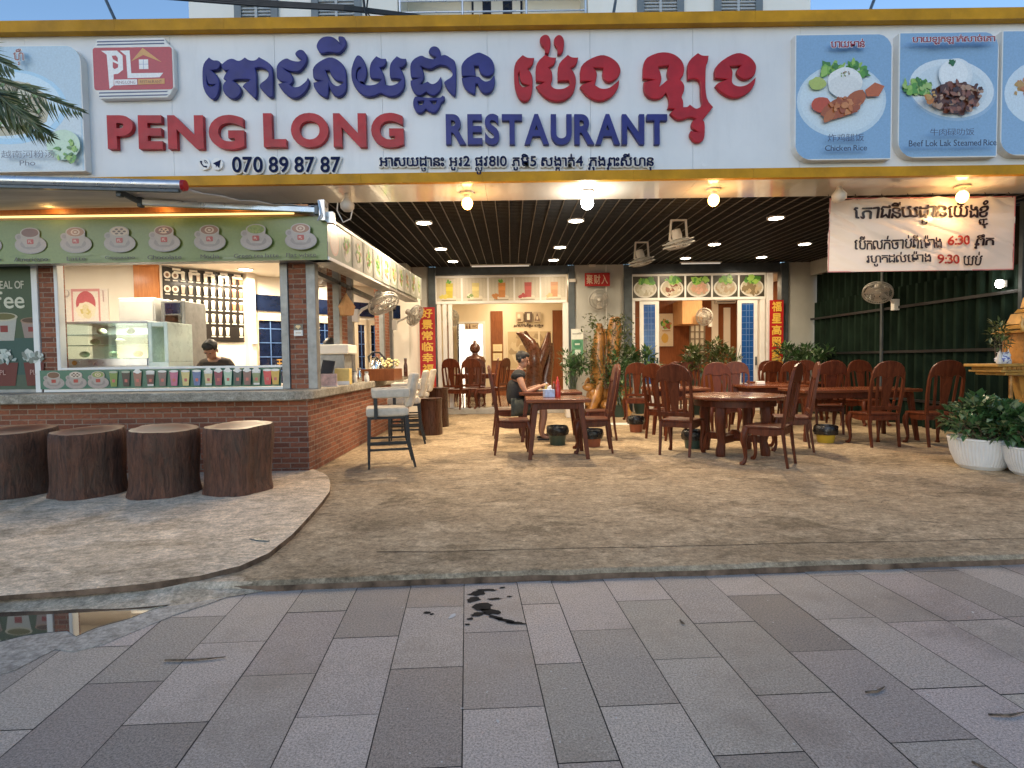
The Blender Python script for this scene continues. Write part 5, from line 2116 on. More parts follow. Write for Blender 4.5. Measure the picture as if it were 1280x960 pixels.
fs = [(i * 9 + j, (i + 1) * 9 + j, (i + 1) * 9 + j + 1, i * 9 + j + 1) for i in range(n) for j in range(8)]
fa.add(vs, fs)
o = fa.build('fabric', M['fabric'], aw, world=True, smooth=180)
sm = o.modifiers.new('thick', 'SOLIDIFY')
sm.thickness = .004
a0, a1, a2 = P(150, 240, Ya + .05), P(176, 253, 6.0), P(396, 263, 6.4)
MB().bar(a0, a1, .035, .05).build('arm', M['steel'], aw, world=True, bevel=.005)
MB().bar(a1, a2, .05, .06).build('arm', M['alu'], aw, world=True, bevel=.006)
for p in (a0, a1, a2):
    MB().box(p.x, p.y, p.z, .05, .06, .10).build('arm_joint', M['steel'], aw, world=True, bevel=.008)
k_ = MB()
k_.box(a2.x + .06, a2.y + .05, a2.z + .0, .06, .14, .22)
k_.box(a2.x + .12, a2.y + .1, a2.z - .06, .08, .08, .12)
k_.tube([a2 + Vector((.03, -.03, .1)), a2 + Vector((.06, -.05, -.06)), a2 + Vector((.02, -.04, -.12))], .01, 6)
k_.build('wall_bracket', M['alu'], aw, world=True)

# ------------------------------------------------------------------ things in the serving window
# pastry cabinet
c = P(147, 470, 7.35)
dz0 = .93
cab = thing('pastry_cabinet', 'white refrigerated pastry cabinet with glass front in the serving window', 'display case', (c.x, 7.35, dz0))
x0, x1 = P(78, 440, 7.2).x - c.x, P(186, 440, 7.2).x - c.x
x2 = P(211, 440, 7.2).x - c.x
zt = P(150, 401, 7.2).z - dz0
zg = P(150, 447, 7.2).z - dz0
zh = P(150, 466, 7.2).z - dz0 - .3
m = MB()
m.box2(x0, -.15, zh, x1, .4, zg - .01)
m.box2(x0, .36, zg - .01, x1, .4, zt - .03)
m.box2(x0, -.15, zt - .03, x1, .4, zt)
m.build('cabinet_body', M['whiteplastic'], cab, bevel=.012)
MB().box2(x0 + .02, -.165, zg - .1, x1 - .02, -.151, zg - .015).build('front_band', M['alu'], cab)
m = MB()
m.box2(x1 + .002, -.16, zh, x2, .4, zg - .06)
m.box2(x1 + .002, -.16, zg - .06, x1 + .05, .4, zt - .02)
m.box2(x2 - .05, -.16, zg - .06, x2, .4, zt - .02)
m.box2(x1 + .05, -.16, zt - .08, x2 - .05, .4, zt - .02)
m.build('side_frame', mat('mint_white_frame', (.66, .78, .70), .3), cab, bevel=.008)
MB().box2(x0 + .01, -.148, zg - .01, x1 - .01, -.142, zt - .031).build('front_glass', M['glassgreen'], cab)
m = MB()
for z in (.33, .62):
    z = zg + (zt - zg) * z
    m.box2(x0 + .03, -.1, z, x1 - .03, .34, z + .012)
m.build('shelf', M['glassgreen'], cab)
m = MB()
for i in range(9):
    z = zg + (zt - zg) * (.0, .35, .64)[i % 3]
    m.ell((x0 + .12 + i * .115, .06 + .04 * (i % 2), z + .05), (.05, .07, .04), 10, 6)
m.build('pastries', mat('pastry_crust', (.62, .52, .34), .6, var=.4), cab, smooth=60)
m = MB()
m.lathe([(.001, 0), (.03, 0), (.03, .006), (.001, .006)], 16, M=Matrix.Translation((x0 + .16, -.168, zg - .06)) @ Matrix.Rotation(math.pi / 2, 4, 'X'))
m.build('round_badge', M['gold'], cab)
lamp_light('AREA', 'cabinet_light', cab, ((x0 + x1) / 2, .1, zt - .05), 4, (.9, 1, .95), .2)

# tall fridges behind it
c = P(172, 440, 8.2)
fr = thing('white_fridge', 'plain white fridge block rising behind the pastry cabinet', 'fridge', (c.x, 8.2, .06))
a, b = P(150, 440, 8.0).x - c.x, P(196, 440, 8.0).x - c.x
zt = P(172, 372, 8.0).z - .06
MB().box2(a, -.2, 0, b, .35, zt).build('fridge_body', M['whiteplastic'], fr, bevel=.015)
MB().box2(a + .02, -.216, .3, b - .02, -.201, zt - .04).build('fridge_door', M['white'], fr, bevel=.008)
gx0, gx1 = P(203, 440, 8.0).x, P(233, 440, 8.0).x
gf = thing('drinks_fridge', 'glass fronted upright drinks fridge with wire shelves left of the barista', 'fridge', ((gx0 + gx1) / 2, 8.2, .06))
w_ = (gx1 - gx0) / 2
zt = P(215, 376, 8.0).z - .06
m = MB()
m.box2(-w_, -.2, 0, -w_ + .05, .35, zt)
m.box2(w_ - .05, -.2, 0, w_, .35, zt)
m.box2(-w_ + .05, .3, 0, w_ - .05, .35, zt)
m.box2(-w_ + .05, -.2, zt - .2, w_ - .05, .3, zt)
m.box2(-w_ + .05, -.2, 0, w_ - .05, .3, .3)
m.build('fridge_body', M['steelgrey'], gf, bevel=.008)
MB().box2(-w_ + .06, -.205, zt - .18, w_ - .06, -.201, zt - .03).build('header_panel', M['bluedark'], gf)
MB().box2(-w_ + .05, -.19, .3, w_ - .05, -.184, zt - .2).build('fridge_glass', M['glassgreen'], gf)
m = MB()
for i in range(5):
    z = .5 + i * .26
    for j in range(5):
        m.box2(-w_ + .05, -.15 + j * .1, z, w_ - .05, -.143 + j * .1, z + .008)
m.build('wire_shelf', M['alu'], gf)
m = MB()
for i in range(4):
    for j in range(3):
        m.lathe([(.03, 0), (.033, .12), (.014, .17), (.014, .2)], 10, c=(-w_ + .1 + j * .09, -.05, .51 + i * .26))
m.build('bottles', mat('pale_bottles', (.4, .42, .4), .25, var=.5, vs=14), gf, smooth=40)

# menu board of cups on the diagonal wall
mt0, mt1 = 0.02, tw(305)
bz0, bz1 = tzz(305, 428), ztop - .02
mn = thing('cup_menu_board', 'black wall menu with rows of white drink pictures behind the barista', 'menu board', W2((mt0 + mt1) / 2, .02, bz0))
m = MB()
npan = 5
for i in range(npan):
    a, b = mt0 + (mt1 - mt0) * i / npan, mt0 + (mt1 - mt0) * (i + 1) / npan
    wbox(m, a + .004, b - .004, .003, .02, bz0, bz1)
m.build('board_panel', M['black'], mn, world=True)
A = Art(W2(mt0, .0215, bz0), wd, (0, 0, 1))
bw, bh = mt1 - mt0, bz1 - bz0
A.rect(0, 0, bw, bh, (.014, .012, .011))
random.seed(5)
for r_ in range(5):
    for q in range(11):
        if r_ == 0 and q % 4 == 1:
            continue
        x = bw * (q + .5) / 11
        z = bh * (.07 + .185 * r_)
        s = .075
        cc_ = random.choice([(.62, .55, .45), (.72, .68, .6), (.5, .4, .32), (.6, .5, .4)])
        if q > 8 and r_ > 1:
            cc_ = (.6, .14, .08)
        if q < 2:
            A.ell(x, z + .09, .05, .055, (.72, .68, .6), 14)
            A.ell(x, z + .09, .026, .03, (.2, .1, .05), 10)
        else:
            A.poly([(x - .032, z + .15), (x - .02, z + .03), (x + .02, z + .03), (x + .032, z + .15)], cc_)
            A.ell(x, z + .15, .033, .018, (.78, .75, .68), 10)
        A.rect(x - .035, z, x + .035, z + .018, (.6, .58, .52))
for q in (.16, .36, .55, .74, .92):
    A.rect(bw * q - .07, bh * .955, bw * q + .05, bh * .985, (.75, .73, .66))
    A.rect(bw * q - .05, bh * .915, bw * q + .07, bh * .945, (.75, .73, .66))
A.build('cup_prints', M['print'], mn)

# pink poster on the cream wall
c = P(107, 378, 8.98)
pp = thing('pink_poster', 'pale poster with a pink round hood picture on the cream wall above the pastry cabinet', 'poster', (c.x, 8.99, c.z - .4))
x0, x1 = P(79, 378, 8.98).x, P(135, 378, 8.98).x
z0, z1 = P(107, 402, 8.98).z, P(107, 361, 8.98).z
MB().box2(x0, 8.985, z0 - .2, x1, 8.998, z1).build('poster_sheet', M['white'], pp, world=True)
A = Art((x0, 8.9835, z0), (1, 0, 0), (0, 0, 1))
w_, h_ = x1 - x0, z1 - z0
A.rect(0, 0, w_, h_, (.76, .70, .64))
for q in ((.18, 0, .22, 1), (.78, 0, .82, 1), (.18, .92, .82, 1)):
    A.rect(w_ * q[0], h_ * q[1], w_ * q[2], h_ * q[3], (.62, .30, .30))
A.ell(w_ * .5, h_ * .55, w_ * .22, h_ * .38, (.50, .12, .14), 24)
A.ell(w_ * .5, h_ * .34, w_ * .22, h_ * .26, (.78, .70, .55), 20, .08)
A.bits(w_ * .5, h_ * .3, w_ * .12, h_ * .12, [(.6, .5, .2), (.7, .62, .4)], 12, .05)
A.ell(w_ * .08, h_ * .86, .05, .06, (.45, .40, .38), 14)
A.ell(w_ * .08, h_ * .88, .03, .045, (.76, .70, .64), 12)
A.rect(w_ * .89, h_ * .6, w_ * .91, h_ * .95, (.5, .3, .3))
A.build('poster_print', M['print'], pp)
sw = W2(tw(313), .145, tzz(313, 425))
o = MB().box(0, 0, 0, .09, .05, .16, rz=.85).build('wall_switch', M['whiteplastic'], None, bevel=.006)
o.location = sw
tag(o, 'white wall switch box on the column right of the black cup menu', 'switch')
# ------------------------------------------------------------------ log stools
LOGS = [(24, 626, 533, 92, 'log_a', 'dark brown trunk stool cut off by the left edge of the photo', 'logtop', 3),
        (110, 628, 535, 84, 'log_b', 'dark grey streaked trunk stool, second from the left at the bar', 'logtop', 9),
        (205, 626, 532, 82, 'log_c', 'greyish brown trunk stool, third from the left before the brick bar', 'logtop', 14),
        (297, 623, 528, 80, 'log_d', 'reddish trunk stool with the pale yellow ringed top, rightmost before the brick bar', 'logtop_pale', 21)]
for cx, yb, yt, wpx, nm, lb, tm_, sd in LOGS:
    p = G(cx, yb - 6, zr)
    r0 = wpx * .94 / 2 / F * p.y
    y = p.y + r0 * .55
    h = P(cx, yt + 3, y).z - zr
    x = P(cx, 580, y).x
    t = thing('log_stool', lb, 'stool', (x, y, zr), group='tree trunk stools at the bar')

    def wob(a, z, sd=sd):
        v = Vector((math.cos(a) * 1.1, math.sin(a) * 1.1, sd * 3.7 + z * .35))
        v2 = Vector((math.cos(a) * 4, math.sin(a) * 4, sd + z * .5))
        return 1 + .24 * noise.noise(v) + .075 * noise.noise(v2) + .05 * max(0, .12 - z) / .12
    n = 56
    prof = [(r0, 0), (r0 * .995, .03)] + [(r0 * (.99 - .02 * math.sin(i * .5)), h * i / 12) for i in range(1, 12)] + [(r0 * .985, h - .012), (r0 * .96, h)]
    tl_x, tl_y = .05 * math.sin(sd * 2.1), -.045 + .02 * math.cos(sd)

    def lean(v):
        q_ = v.z / h
        return (v.x + .03 * q_ * math.sin(sd), v.y, v.z + q_ * q_ * (v.x * tl_x + v.y * -tl_y))
    MB().lathe(prof, n, wob=wob, cap=False).map(lean).build('trunk', M['bark'], t, smooth=60)
    tp = MB()
    vs = [(r0 * .96 * wob(2 * math.pi * k / n, h) * math.cos(2 * math.pi * k / n), r0 * .96 * wob(2 * math.pi * k / n, h) * math.sin(2 * math.pi * k / n), h + .0) for k in range(n)]
    tp.add(vs, [tuple(range(n))])
    tp.map(lean)
    tp.build('cut_face', M[tm_], t)


# ------------------------------------------------------------------ tables
def leg_taper(mb, p0, p1, a, b):
    p0, p1 = Vector(p0), Vector(p1)
    vs = []
    for p, s in ((p0, a), (p1, b)):
        vs += [(p.x - s, p.y - s, p.z), (p.x + s, p.y - s, p.z), (p.x + s, p.y + s, p.z), (p.x - s, p.y + s, p.z)]
    mb.add(vs, [(3, 2, 1, 0), (4, 5, 6, 7), (0, 1, 5, 4), (1, 2, 6, 5), (2, 3, 7, 6), (3, 0, 4, 7)])
    return mb


def table(x, y, w_, d_, label, h=.75, rz=0.0, splay=.07):
    t = thing('dining_table', label, 'table', (x, y, ZT), rz, 'rectangular wooden dining tables')
    MB().box2(-w_ / 2, -d_ / 2, h - .045, w_ / 2, d_ / 2, h).build('tabletop', M['woodtop'], t, bevel=.01)
    a = MB()
    i = .08
    a.box2(-w_ / 2 + i, -d_ / 2 + i, h - .13, w_ / 2 - i, -d_ / 2 + i + .03, h - .046)
    a.box2(-w_ / 2 + i, d_ / 2 - i - .03, h - .13, w_ / 2 - i, d_ / 2 - i, h - .046)
    a.box2(-w_ / 2 + i, -d_ / 2 + i + .031, h - .13, -w_ / 2 + i + .03, d_ / 2 - i - .031, h - .046)
    a.box2(w_ / 2 - i - .03, -d_ / 2 + i + .031, h - .13, w_ / 2 - i, d_ / 2 - i - .031, h - .046)
    a.build('apron', M['wood'], t, bevel=.004)
    for sx in (-1, 1):
        for sy in (-1, 1):
            leg_taper(MB(), (sx * (w_ / 2 - .05 + splay - .06), sy * (d_ / 2 - .05), 0), (sx * (w_ / 2 - .12), sy * (d_ / 2 - .11), h - .05), .024, .036).build('leg', M['wood'], t, bevel=.005)
    return t


table(.57, 7.42, .80, .74, 'small wooden table in front with a blue tissue box and red bottle on it')
table(.58, 9.02, .95, .8, 'wooden table at which the seated man in black eats, behind the front table')
table(2.72, 9.65, .95, .8, 'dark topped wooden table behind the round table on its left')
table(4.55, 10.2, 1.1, .85, 'wooden table at the back near the right folding door and red scroll')
table(5.05, 8.68, 1.7, .85, 'long wooden table along the green fence with a yellow bucket beneath it')
table(5.4, 11.4, 1.2, .8, 'far wooden table close to the green fence corner, behind other chairs')


def round_table():
    p = G(918, 572, ZT)
    yc = 7.45
    x = P(918, 500, yc).x
    t = thing('round_table', 'large round polished wooden table with heavy carved pedestal legs', 'table', (x, yc, ZT))
    r = .64
    MB().lathe([(.001, .70), (r - .05, .70), (r - .01, .712), (r, .728), (r - .008, .748), (r - .02, .752), (.001, .752)], 48, cap=False).build('tabletop', M['woodtop'], t, smooth=35)
    MB().lathe([(.5, .62), (.5, .699)], 40).build('apron', M['wood'], t, smooth=35)
    for k in range(4):
        a = rad(45 + 90 * k)
        c, s = math.cos(a), math.sin(a)
        m = MB()
        pts = [(.40 * c, .40 * s, .0), (.40 * c, .40 * s, .06), (.37 * c, .37 * s, .18), (.40 * c, .40 * s, .34), (.41 * c, .41 * s, .5), (.39 * c, .39 * s, .62)]
        m.tube(pts, [.055, .06, .048, .06, .07, .065], 8)
        m.build('leg', M['wood'], t, smooth=40)
    m = MB()
    for k in range(2):
        a = rad(45 + 90 * k)
        c, s = math.cos(a), math.sin(a)
        m.bar((-.37 * c, -.37 * s, .2 + k * .002), (.37 * c, .37 * s, .2 + k * .002), .07, .09 - .004 * k)
    m.lathe([(.09, .16), (.11, .2), (.08, .26), (.03, .3)], 16)
    m.build('stretcher', M['wood'], t, smooth=35)


round_table()


# ------------------------------------------------------------------ carved dining chairs
def tilt(v):
    return (v.x, v.y - max(0, v.z - .45) * .16, v.z)


def make_chair():
    """front looks to +y"""
    t = thing('dining_chair', 'carved chair', 'chair', (0, 0, ZT), 0, 'carved red wooden dining chairs')
    w_ = .225
    s = MB()
    s.prism([(-.2, -.2), (.2, -.2), (.232, .215), (-.232, .215)], .425, .455, 'Z')
    s.build('seat', M['wood'], t, bevel=.01)
    a = MB()
    wave_ = [(-.19, .424), (.19, .424), (.19, .37), (.13, .365), (.07, .345), (0, .33), (-.07, .345), (-.13, .365), (-.19, .37)]
    a.prism(wave_, .185, .205, 'Y')
    sw_ = [(-.18, .424), (.18, .424), (.18, .365), (.1, .35), (0, .345), (-.1, .35), (-.18, .37)]
    a.prism(sw_, -.205, -.187, 'X')
    a.prism(sw_, .187, .205, 'X')
    a.prism([(-.185, .424), (.185, .424), (.185, .36), (-.185, .36)], -.2, -.182, 'Y')
    a.build('apron', M['wood'], t, bevel=.004)
    for sx in (-1, 1):
        f = MB()
        f.tube([(sx * .205, .195, .43), (sx * .222, .215, .36), (sx * .222, .222, .28), (sx * .207, .207, .18), (sx * .2, .2, .09), (sx * .208, .212, .035), (sx * .222, .235, .018), (sx * .225, .24, .0)], [.034, .04, .036, .025, .019, .022, .03, .026], 8)
        f.build('leg', M['wood'], t, smooth=50)
        b = MB()
        b.tube([(sx * .19, -.245, 0), (sx * .192, -.215, .2), (sx * .195, -.19, .43), (sx * .2, -.195, .455)], [.019, .022, .025, .026], 4)
        b.build('leg', M['wood'], t)
        k = MB()
        k.tube([(sx * .2, -.195, .455), (sx * .215, -.195, .7), (sx * .215, -.195, .9), (sx * .205, -.195, 1.0)], [.026, .024, .023, .02], 4)
        k.map(tilt)
        k.build('back_post', M['wood'], t)
    c = MB()
    arch = [(-.225, .90), (-.222, 1.0), (-.2, 1.07), (-.15, 1.125), (-.08, 1.155), (0, 1.165), (.08, 1.155), (.15, 1.125), (.2, 1.07), (.222, 1.0), (.225, .90), (.19, .93), (.14, .965), (.09, .955), (.06, .93), (0, .94), (-.06, .93), (-.09, .955), (-.14, .965), (-.19, .93)]
    c.prism(arch, -.215, -.18, 'Y')
    c.map(tilt)
    c.build('crest_rail', M['wood'], t, bevel=.008)
    c = MB()
    c.prism([(-.2, .50), (.2, .50), (.2, .555), (-.2, .555)], -.209, -.186, 'Y')
    c.map(tilt)
    c.build('lower_rail', M['wood'], t, bevel=.005)
    c = MB()
    c.prism([(-.045, .553), (.045, .553), (.05, .65), (.065, .78), (.075, .9), (.085, .962), (-.085, .962), (-.075, .9), (-.065, .78), (-.05, .65)], -.204, -.19, 'Y')
    c.map(tilt)
    c.build('splat', M['wood'], t, bevel=.003)
    for sx in (-1, 1):
        c = MB()
        c.prism([(sx * .10, .553), (sx * .13, .553), (sx * .155, .962), (sx * .12, .962)], -.204, -.191, 'Y')
        c.map(tilt)
        c.build('slat', M['wood'], t)
    return t


chair0 = make_chair()
_used = [0]


def chair(px, py, face, label, z=ZT, dark=False, scale=None):
    """px,py: photo place of the middle of its footprint; face: degrees, 0 looks away from the street, 90 to the left"""
    p = G(px, py, z)
    loc = (p.x, p.y, z)
    if not _used[0]:
        _used[0] = 1
        t = chair0
        t.location = loc
        t.rotation_euler = (0, 0, rad(face))
        t['label'] = label
    else:
        t = copy_thing(chair0, loc, rad(face), label)
    if scale:
        t.scale = scale
    return t


# 0 looks to +y (away); -90 looks to the right; 90 to the left; 180 to the street
chair(641, 566, -87, 'carved chair facing right at the left end of the front table with the tissue box')
chair(741, 564, 86, 'carved chair facing left at the right end of the front table')
chair(636, 546, -84, 'carved chair on which the man in black sits')
chair(748, 549, 92, 'carved chair facing left, opposite the man in black and behind the front right chair')
chair(851, 567, -35, 'carved chair seen from behind at the left front of the round table')
chair(833, 548, -55, 'carved chair just behind the one at the left front of the round table')
chair(961, 580, 52, 'nearest carved chair, with a curled clawed front foot, at the right of the round table')
chair(989, 562, 70, 'carved chair half hidden behind the nearest chair right of the round table')
chair(902, 542, 176, 'carved chair behind the round table with its slatted back to the plants')
chair(922, 534, 165, 'dark carved chair peeping out right of the one behind the round table')
chair(795, 526, -8, 'carved chair with bright gaps between its slats, beside the golden root sculpture')
chair(866, 520, 180, 'far carved chair in front of the right doorway, left of the leafy planters')
chair(848, 519, 170, 'far carved chair in front of the right doorway near the food poster')
chair(1092, 556, 2, 'carved chair with its solid back towards the street at the long table by the fence')
chair(1165, 556, -4, 'rightmost carved chair, beside the big white planter and the long table')
chair(1086, 531, 180, 'carved chair across the long table, behind the one with the solid back')
chair(1031, 541, -10, 'carved chair at the left end of the long table above the yellow bucket')
chair(1056, 530, 185, 'dim carved chair between the two tables along the green fence')
chair(957, 524, 5, 'carved chair at the back table, left of three in front of the red scroll')
chair(985, 527, -8, 'carved chair at the back table, right below the red scroll')
chair(1014, 522, 174, 'carved chair at the back table nearest to the dark fence corner')
chair(968, 519, 180, 'carved chair behind the back table, almost hidden under the red scroll')
# inner dining room
for px, py, fc, lb in ((571, 511, -20, 'dark carved chair just inside the left doorway, leftmost of the group'), (588, 509, 10, 'dark carved chair in the inner room below the dark bust'), (607, 510, 90, 'dark carved chair side on in the inner room behind the seated man'), (596, 505, 180, 'dark carved chair on the far side of the inner table'), (620, 507, 60, 'dark carved chair at the right end of the inner table')):
    chair(px, py, fc, lb, ZF)
ti = table(P(594, 500, 15.6).x, 15.9, 1.2, .8, 'dark dining table in the inner room below the bust statue')
ti.location.z = ZF


# ------------------------------------------------------------------ white bar chairs
def bar_chair():
    t = thing('bar_chair', 'pale', 'bar chair', (0, 0, ZT), 0, 'pale upholstered bar chairs')
    s = MB()
    s.prism([(-.25, -.23), (.25, -.23), (.265, .26), (-.265, .26)], .60, .705, 'Z')
    s.build('seat', M['upholstery'], t, bevel=.035, seg=3)
    b = MB()
    pts = []
    for sgn in (1, -1):
        arr = [(-.27, .0), (-.265, -.15), (-.2, -.245), (-.08, -.275), (.08, -.275), (.2, -.245), (.265, -.15), (.27, .0)]
        if sgn == -1:
            arr = [(x * .8, y * .8 + .0) for x, y in arr[::-1]]
        pts += arr
    back = [(-.225, -.2), (-.19, -.265), (-.08, -.29), (.08, -.29), (.19, -.265), (.225, -.2), (.16, -.18), (.06, -.205), (-.06, -.205), (-.16, -.18)]
    b.prism(back, .70, 1.10, 'Z')
    b.map(lambda v: (v.x * (1 - .1 * (v.z - .7)), v.y - (v.z - .7) * .22, v.z))
    b.build('backrest', M['upholstery'], t, bevel=.03, seg=3)
    for sx in (-1, 1):
        a = MB()
        a.prism([(-.26, .79), (.16, .84), (.2, .86), (.2, .93), (-.26, .93)] if False else [(-.24, .82), (.19, .82), (.2, .92), (-.24, .93)], sx * .225, sx * .295, 'X')
        a.build('armrest', M['upholstery'], t, bevel=.022, seg=3)
        m = MB()
        leg_taper(m, (sx * .262, .15, .58), (sx * .262, .15, .83), .022, .02)
        m.build('arm_post', M['black'], t, bevel=.004)
        for sy in (-1, 1):
            m = MB()
            if sy > 0:
                m.tube([(sx * .225, .225, .61), (sx * .235, .235, .3), (sx * .24, .24, 0)], [.03, .026, .018], 4)
            else:
                m.tube([(sx * .225, -.2, .61), (sx * .23, -.22, .3), (sx * .235, -.29, 0)], [.03, .026, .018], 4)
            m.build('leg', M['black'], t)
    m = MB()
    for z, q in ((.22, 0), (.3, 1)):
        if q == 0:
            m.bar((-.232, .235, z), (.232, .235, z), .02, .03)
        for sx in (-1, 1):
            m.bar((sx * .232, -.22, z + .001 * sx), (sx * .232, .235, z + .001 * sx), .018, .026)
    m.build('stretcher', M['black'], t)
    m = MB()
    m.prism([(-.235, -.215), (.235, -.215), (.245, .245), (-.245, .245)], .575, .599, 'Z')
    m.build('seat_frame', M['black'], t)
    return t


bc0 = bar_chair()
for i, (px, py, fc, lb) in enumerate(((487, 581, 104, 'nearest pale upholstered bar chair facing the brick counter'), (508, 553, 98, 'middle pale upholstered bar chair, half hidden behind the nearest one'), (521, 538, 96, 'farthest pale upholstered bar chair, showing only an arm and back'))):
    p = G(px, py, ZT)
    if i == 0:
        bc0.location = (p.x, p.y, ZT)
        bc0.rotation_euler = (0, 0, rad(fc))
        bc0['label'] = lb
    else:
        copy_thing(bc0, (p.x, p.y, ZT), rad(fc), lb)


# dark polished trunk stools at the far end of the bar
def dark_stool(px, py, r, h, lb):
    p = G(px, py, ZT)
    t = thing('dark_stool', lb, 'stool', (p.x, p.y, ZT), group='dark polished trunk stools')
    MB().lathe([(r, 0), (r * 1.02, .05), (r * .95, h * .5), (r * .98, h - .06), (r, h - .035)], 28, wob=lambda a, z: 1 + .06 * math.sin(2 * a + 1) + .03 * math.sin(5 * a)).build('trunk', M['darkwood'], t, smooth=50)
    MB().lathe([(r * .99, h - .034), (r * 1.03, h - .02), (r * 1.02, h), (.001, h)], 28, wob=lambda a, z: 1 + .06 * math.sin(2 * a + 1) + .03 * math.sin(5 * a), cap=False).build('stool_top', M['darkwood'], t, smooth=40)


dark_stool(538, 543, .19, .62, 'front dark polished trunk stool beyond the bar chairs')
dark_stool(547, 533, .2, .74, 'taller dark polished trunk stool by the red scroll')
dark_stool(536, 528, .2, .72, 'dark polished trunk stool behind the bar chairs, close to the scroll')
# ------------------------------------------------------------------ plants
def leaf_mesh(mb, p, d, up, l, w_, fold=.25, droop=.3):
    d, up = Vector(d).normalized(), Vector(up)
    s = d.cross(up)
    if s.length < 1e-3:
        s = d.orthogonal()
    s.normalize()
    n = s.cross(d).normalized()
    c = (random.random(), random.random(), 0)
    m1 = p + d * l * .45 - n * droop * l * .05
    tip = p + d * l - n * droop * l * .35
    a = m1 + s * w_ / 2 + n * fold * w_
    b = m1 - s * w_ / 2 + n * fold * w_
    mb.add([p, a, tip, m1, b], [(0, 3, 1), (3, 2, 1), (0, 4, 3), (4, 2, 3)], col=c)


def bush(c, r, n, l, w_, seed=0, bias=.55, up=.35):
    """leaves through a lumpy volume"""
    random.seed(seed)
    mb = MB()
    cl = [(Vector((random.uniform(-.7, .7), random.uniform(-.7, .7), random.uniform(-.5, .75))), random.uniform(.3, .55)) for _ in range(9)]
    for i in range(n):
        q, rr_ = random.choice(cl)
        u = Vector((random.gauss(0, 1), random.gauss(0, 1), random.gauss(0, 1))).normalized()
        o = q + u * rr_ * random.random() ** .4
        p = Vector((c[0] + o.x * r[0], c[1] + o.y * r[1], c[2] + o.z * r[2]))
        d = (u + Vector((0, 0, up)) + Vector((random.uniform(-.5, .5), random.uniform(-.5, .5), random.uniform(-.4, .4)))).normalized()
        k = random.uniform(.65, 1.25)
        leaf_mesh(mb, p, d, (0, 0, 1), l * k, w_ * k)
    return mb


def stems(c, r, base, n, rad_, seed=0):
    random.seed(seed + 77)
    mb = MB()
    for i in range(n):
        e = Vector((c[0] + random.uniform(-.8, .8) * r[0], c[1] + random.uniform(-.8, .8) * r[1], c[2] + random.uniform(-.3, .7) * r[2]))
        b = Vector((base[0] + random.uniform(-.06, .06), base[1] + random.uniform(-.06, .06), base[2]))
        m_ = (b + e) / 2 + Vector((random.uniform(-.06, .06), random.uniform(-.06, .06), 0))
        mb.tube([b, m_, e], [rad_, rad_ * .8, rad_ * .4], 5)
    return mb


def rib_pot(px, py, wpx, hpx, lb, seed, plant_lb, pr):
    p = G(px, py, ZT)
    y = p.y + wpx / 2 / F * p.y * .8
    x = P(px, py - 20, y).x
    r = wpx / 2 / F * y
    h = hpx / F * y * 1.02
    t = thing('planter_pot', lb, 'pot', (x, y, ZT), group='white ribbed planter bowls')
    n = 112

    def wob(a, z):
        return 1 + (.012 if int(round(a / (2 * math.pi) * n)) % 2 else -.006) * (z > .02)
    MB().lathe([(r * .62, 0), (r * .74, h * .12), (r * .9, h * .5), (r * .98, h * .93)], n, wob=wob).build('bowl', M['pot'], t, smooth=20)
    MB().lathe([(r * .985, h * .93), (r * 1.01, h * .95), (r * 1.0, h), (r * .94, h), (r * .92, h * .9)], 48, cap=False).build('rim', M['pot'], t, smooth=40)
    MB().lathe([(.001, h * .91), (r * .5, h * .915), (r * .915, h * .9)], 40, cap=False).build('gravel', M['soil'], t)
    q = thing('shrub', plant_lb, 'plant', (x, y, ZT + h * .9), group='dark leafy shrubs in the white bowls')
    c = (0, 0, pr[2] * .8)
    stems(c, pr, (0, 0, .0), 14, .012, seed).build('stem', M['soil'], q)
    bush(c, pr, 820, .10, .066, seed).build('foliage', M['leaf'], q, recalc=False)


rib_pot(1227, 590, 71, 38, 'white ribbed planter bowl with dark shrub, left of the two at the right edge', 5, 'dark green jade-like shrub growing in the left white ribbed bowl', (.37, .31, .24))
rib_pot(1297, 600, 72, 36, 'white ribbed planter bowl cut off by the right edge of the photo', 6, 'dark green shrub in the bowl at the right edge below the spirit house', (.37, .31, .24))

# golden root sculpture with a creeper
p = G(757, 516, ZT)
rx, ry = p.x, 12.6
rx = P(757, 480, ry).x
t = thing('root_sculpture', 'golden polished tree root sculpture standing against the grey wall between the doorways', 'sculpture', (rx, ry, ZT))
m = MB()
random.seed(12)
for i in range(9):
    a = random.uniform(0, 6.28)
    b = Vector((.42 * math.cos(a), .25 * math.sin(a), 0))
    m.tube([b * 1.3, b * 1.0 + Vector((0, 0, .16)), b * .75 + Vector((random.uniform(-.1, .1), 0, .42)), b * .4 + Vector((0, 0, .75)), Vector((random.uniform(-.12, .12), 0, 1.1))], [.10, .13, .15, .13, .09], 9)
for i in range(10):
    m.ell((random.uniform(-.45, .55), random.uniform(-.25, .2), random.uniform(.1, .75)), (random.uniform(.08, .16), .12, random.uniform(.08, .16)), 10, 7)
m.map(lambda v: v + noise.noise_vector(v * 4.5) * .07)
m.build('root_base', M['goldwood'], t, smooth=60)
m = MB()
m.tube([(-.16, 0, .8), (-.17, 0, 1.3), (-.14, 0, 1.75), (-.12, 0, 2.0)], [.17, .14, .13, .06], 9)
m.tube([(.12, 0, .8), (.17, .02, 1.3), (.2, 0, 1.85), (.22, 0, 2.12)], [.15, .15, .17, .13], 9)
m.tube([(.0, .04, .8), (.02, .04, 1.4), (.05, .04, 1.9)], [.12, .09, .08], 8)
m.map(lambda v: v + noise.noise_vector(v * 4.5) * .05)
m.build('root_slab', M['goldwood'], t, smooth=60)
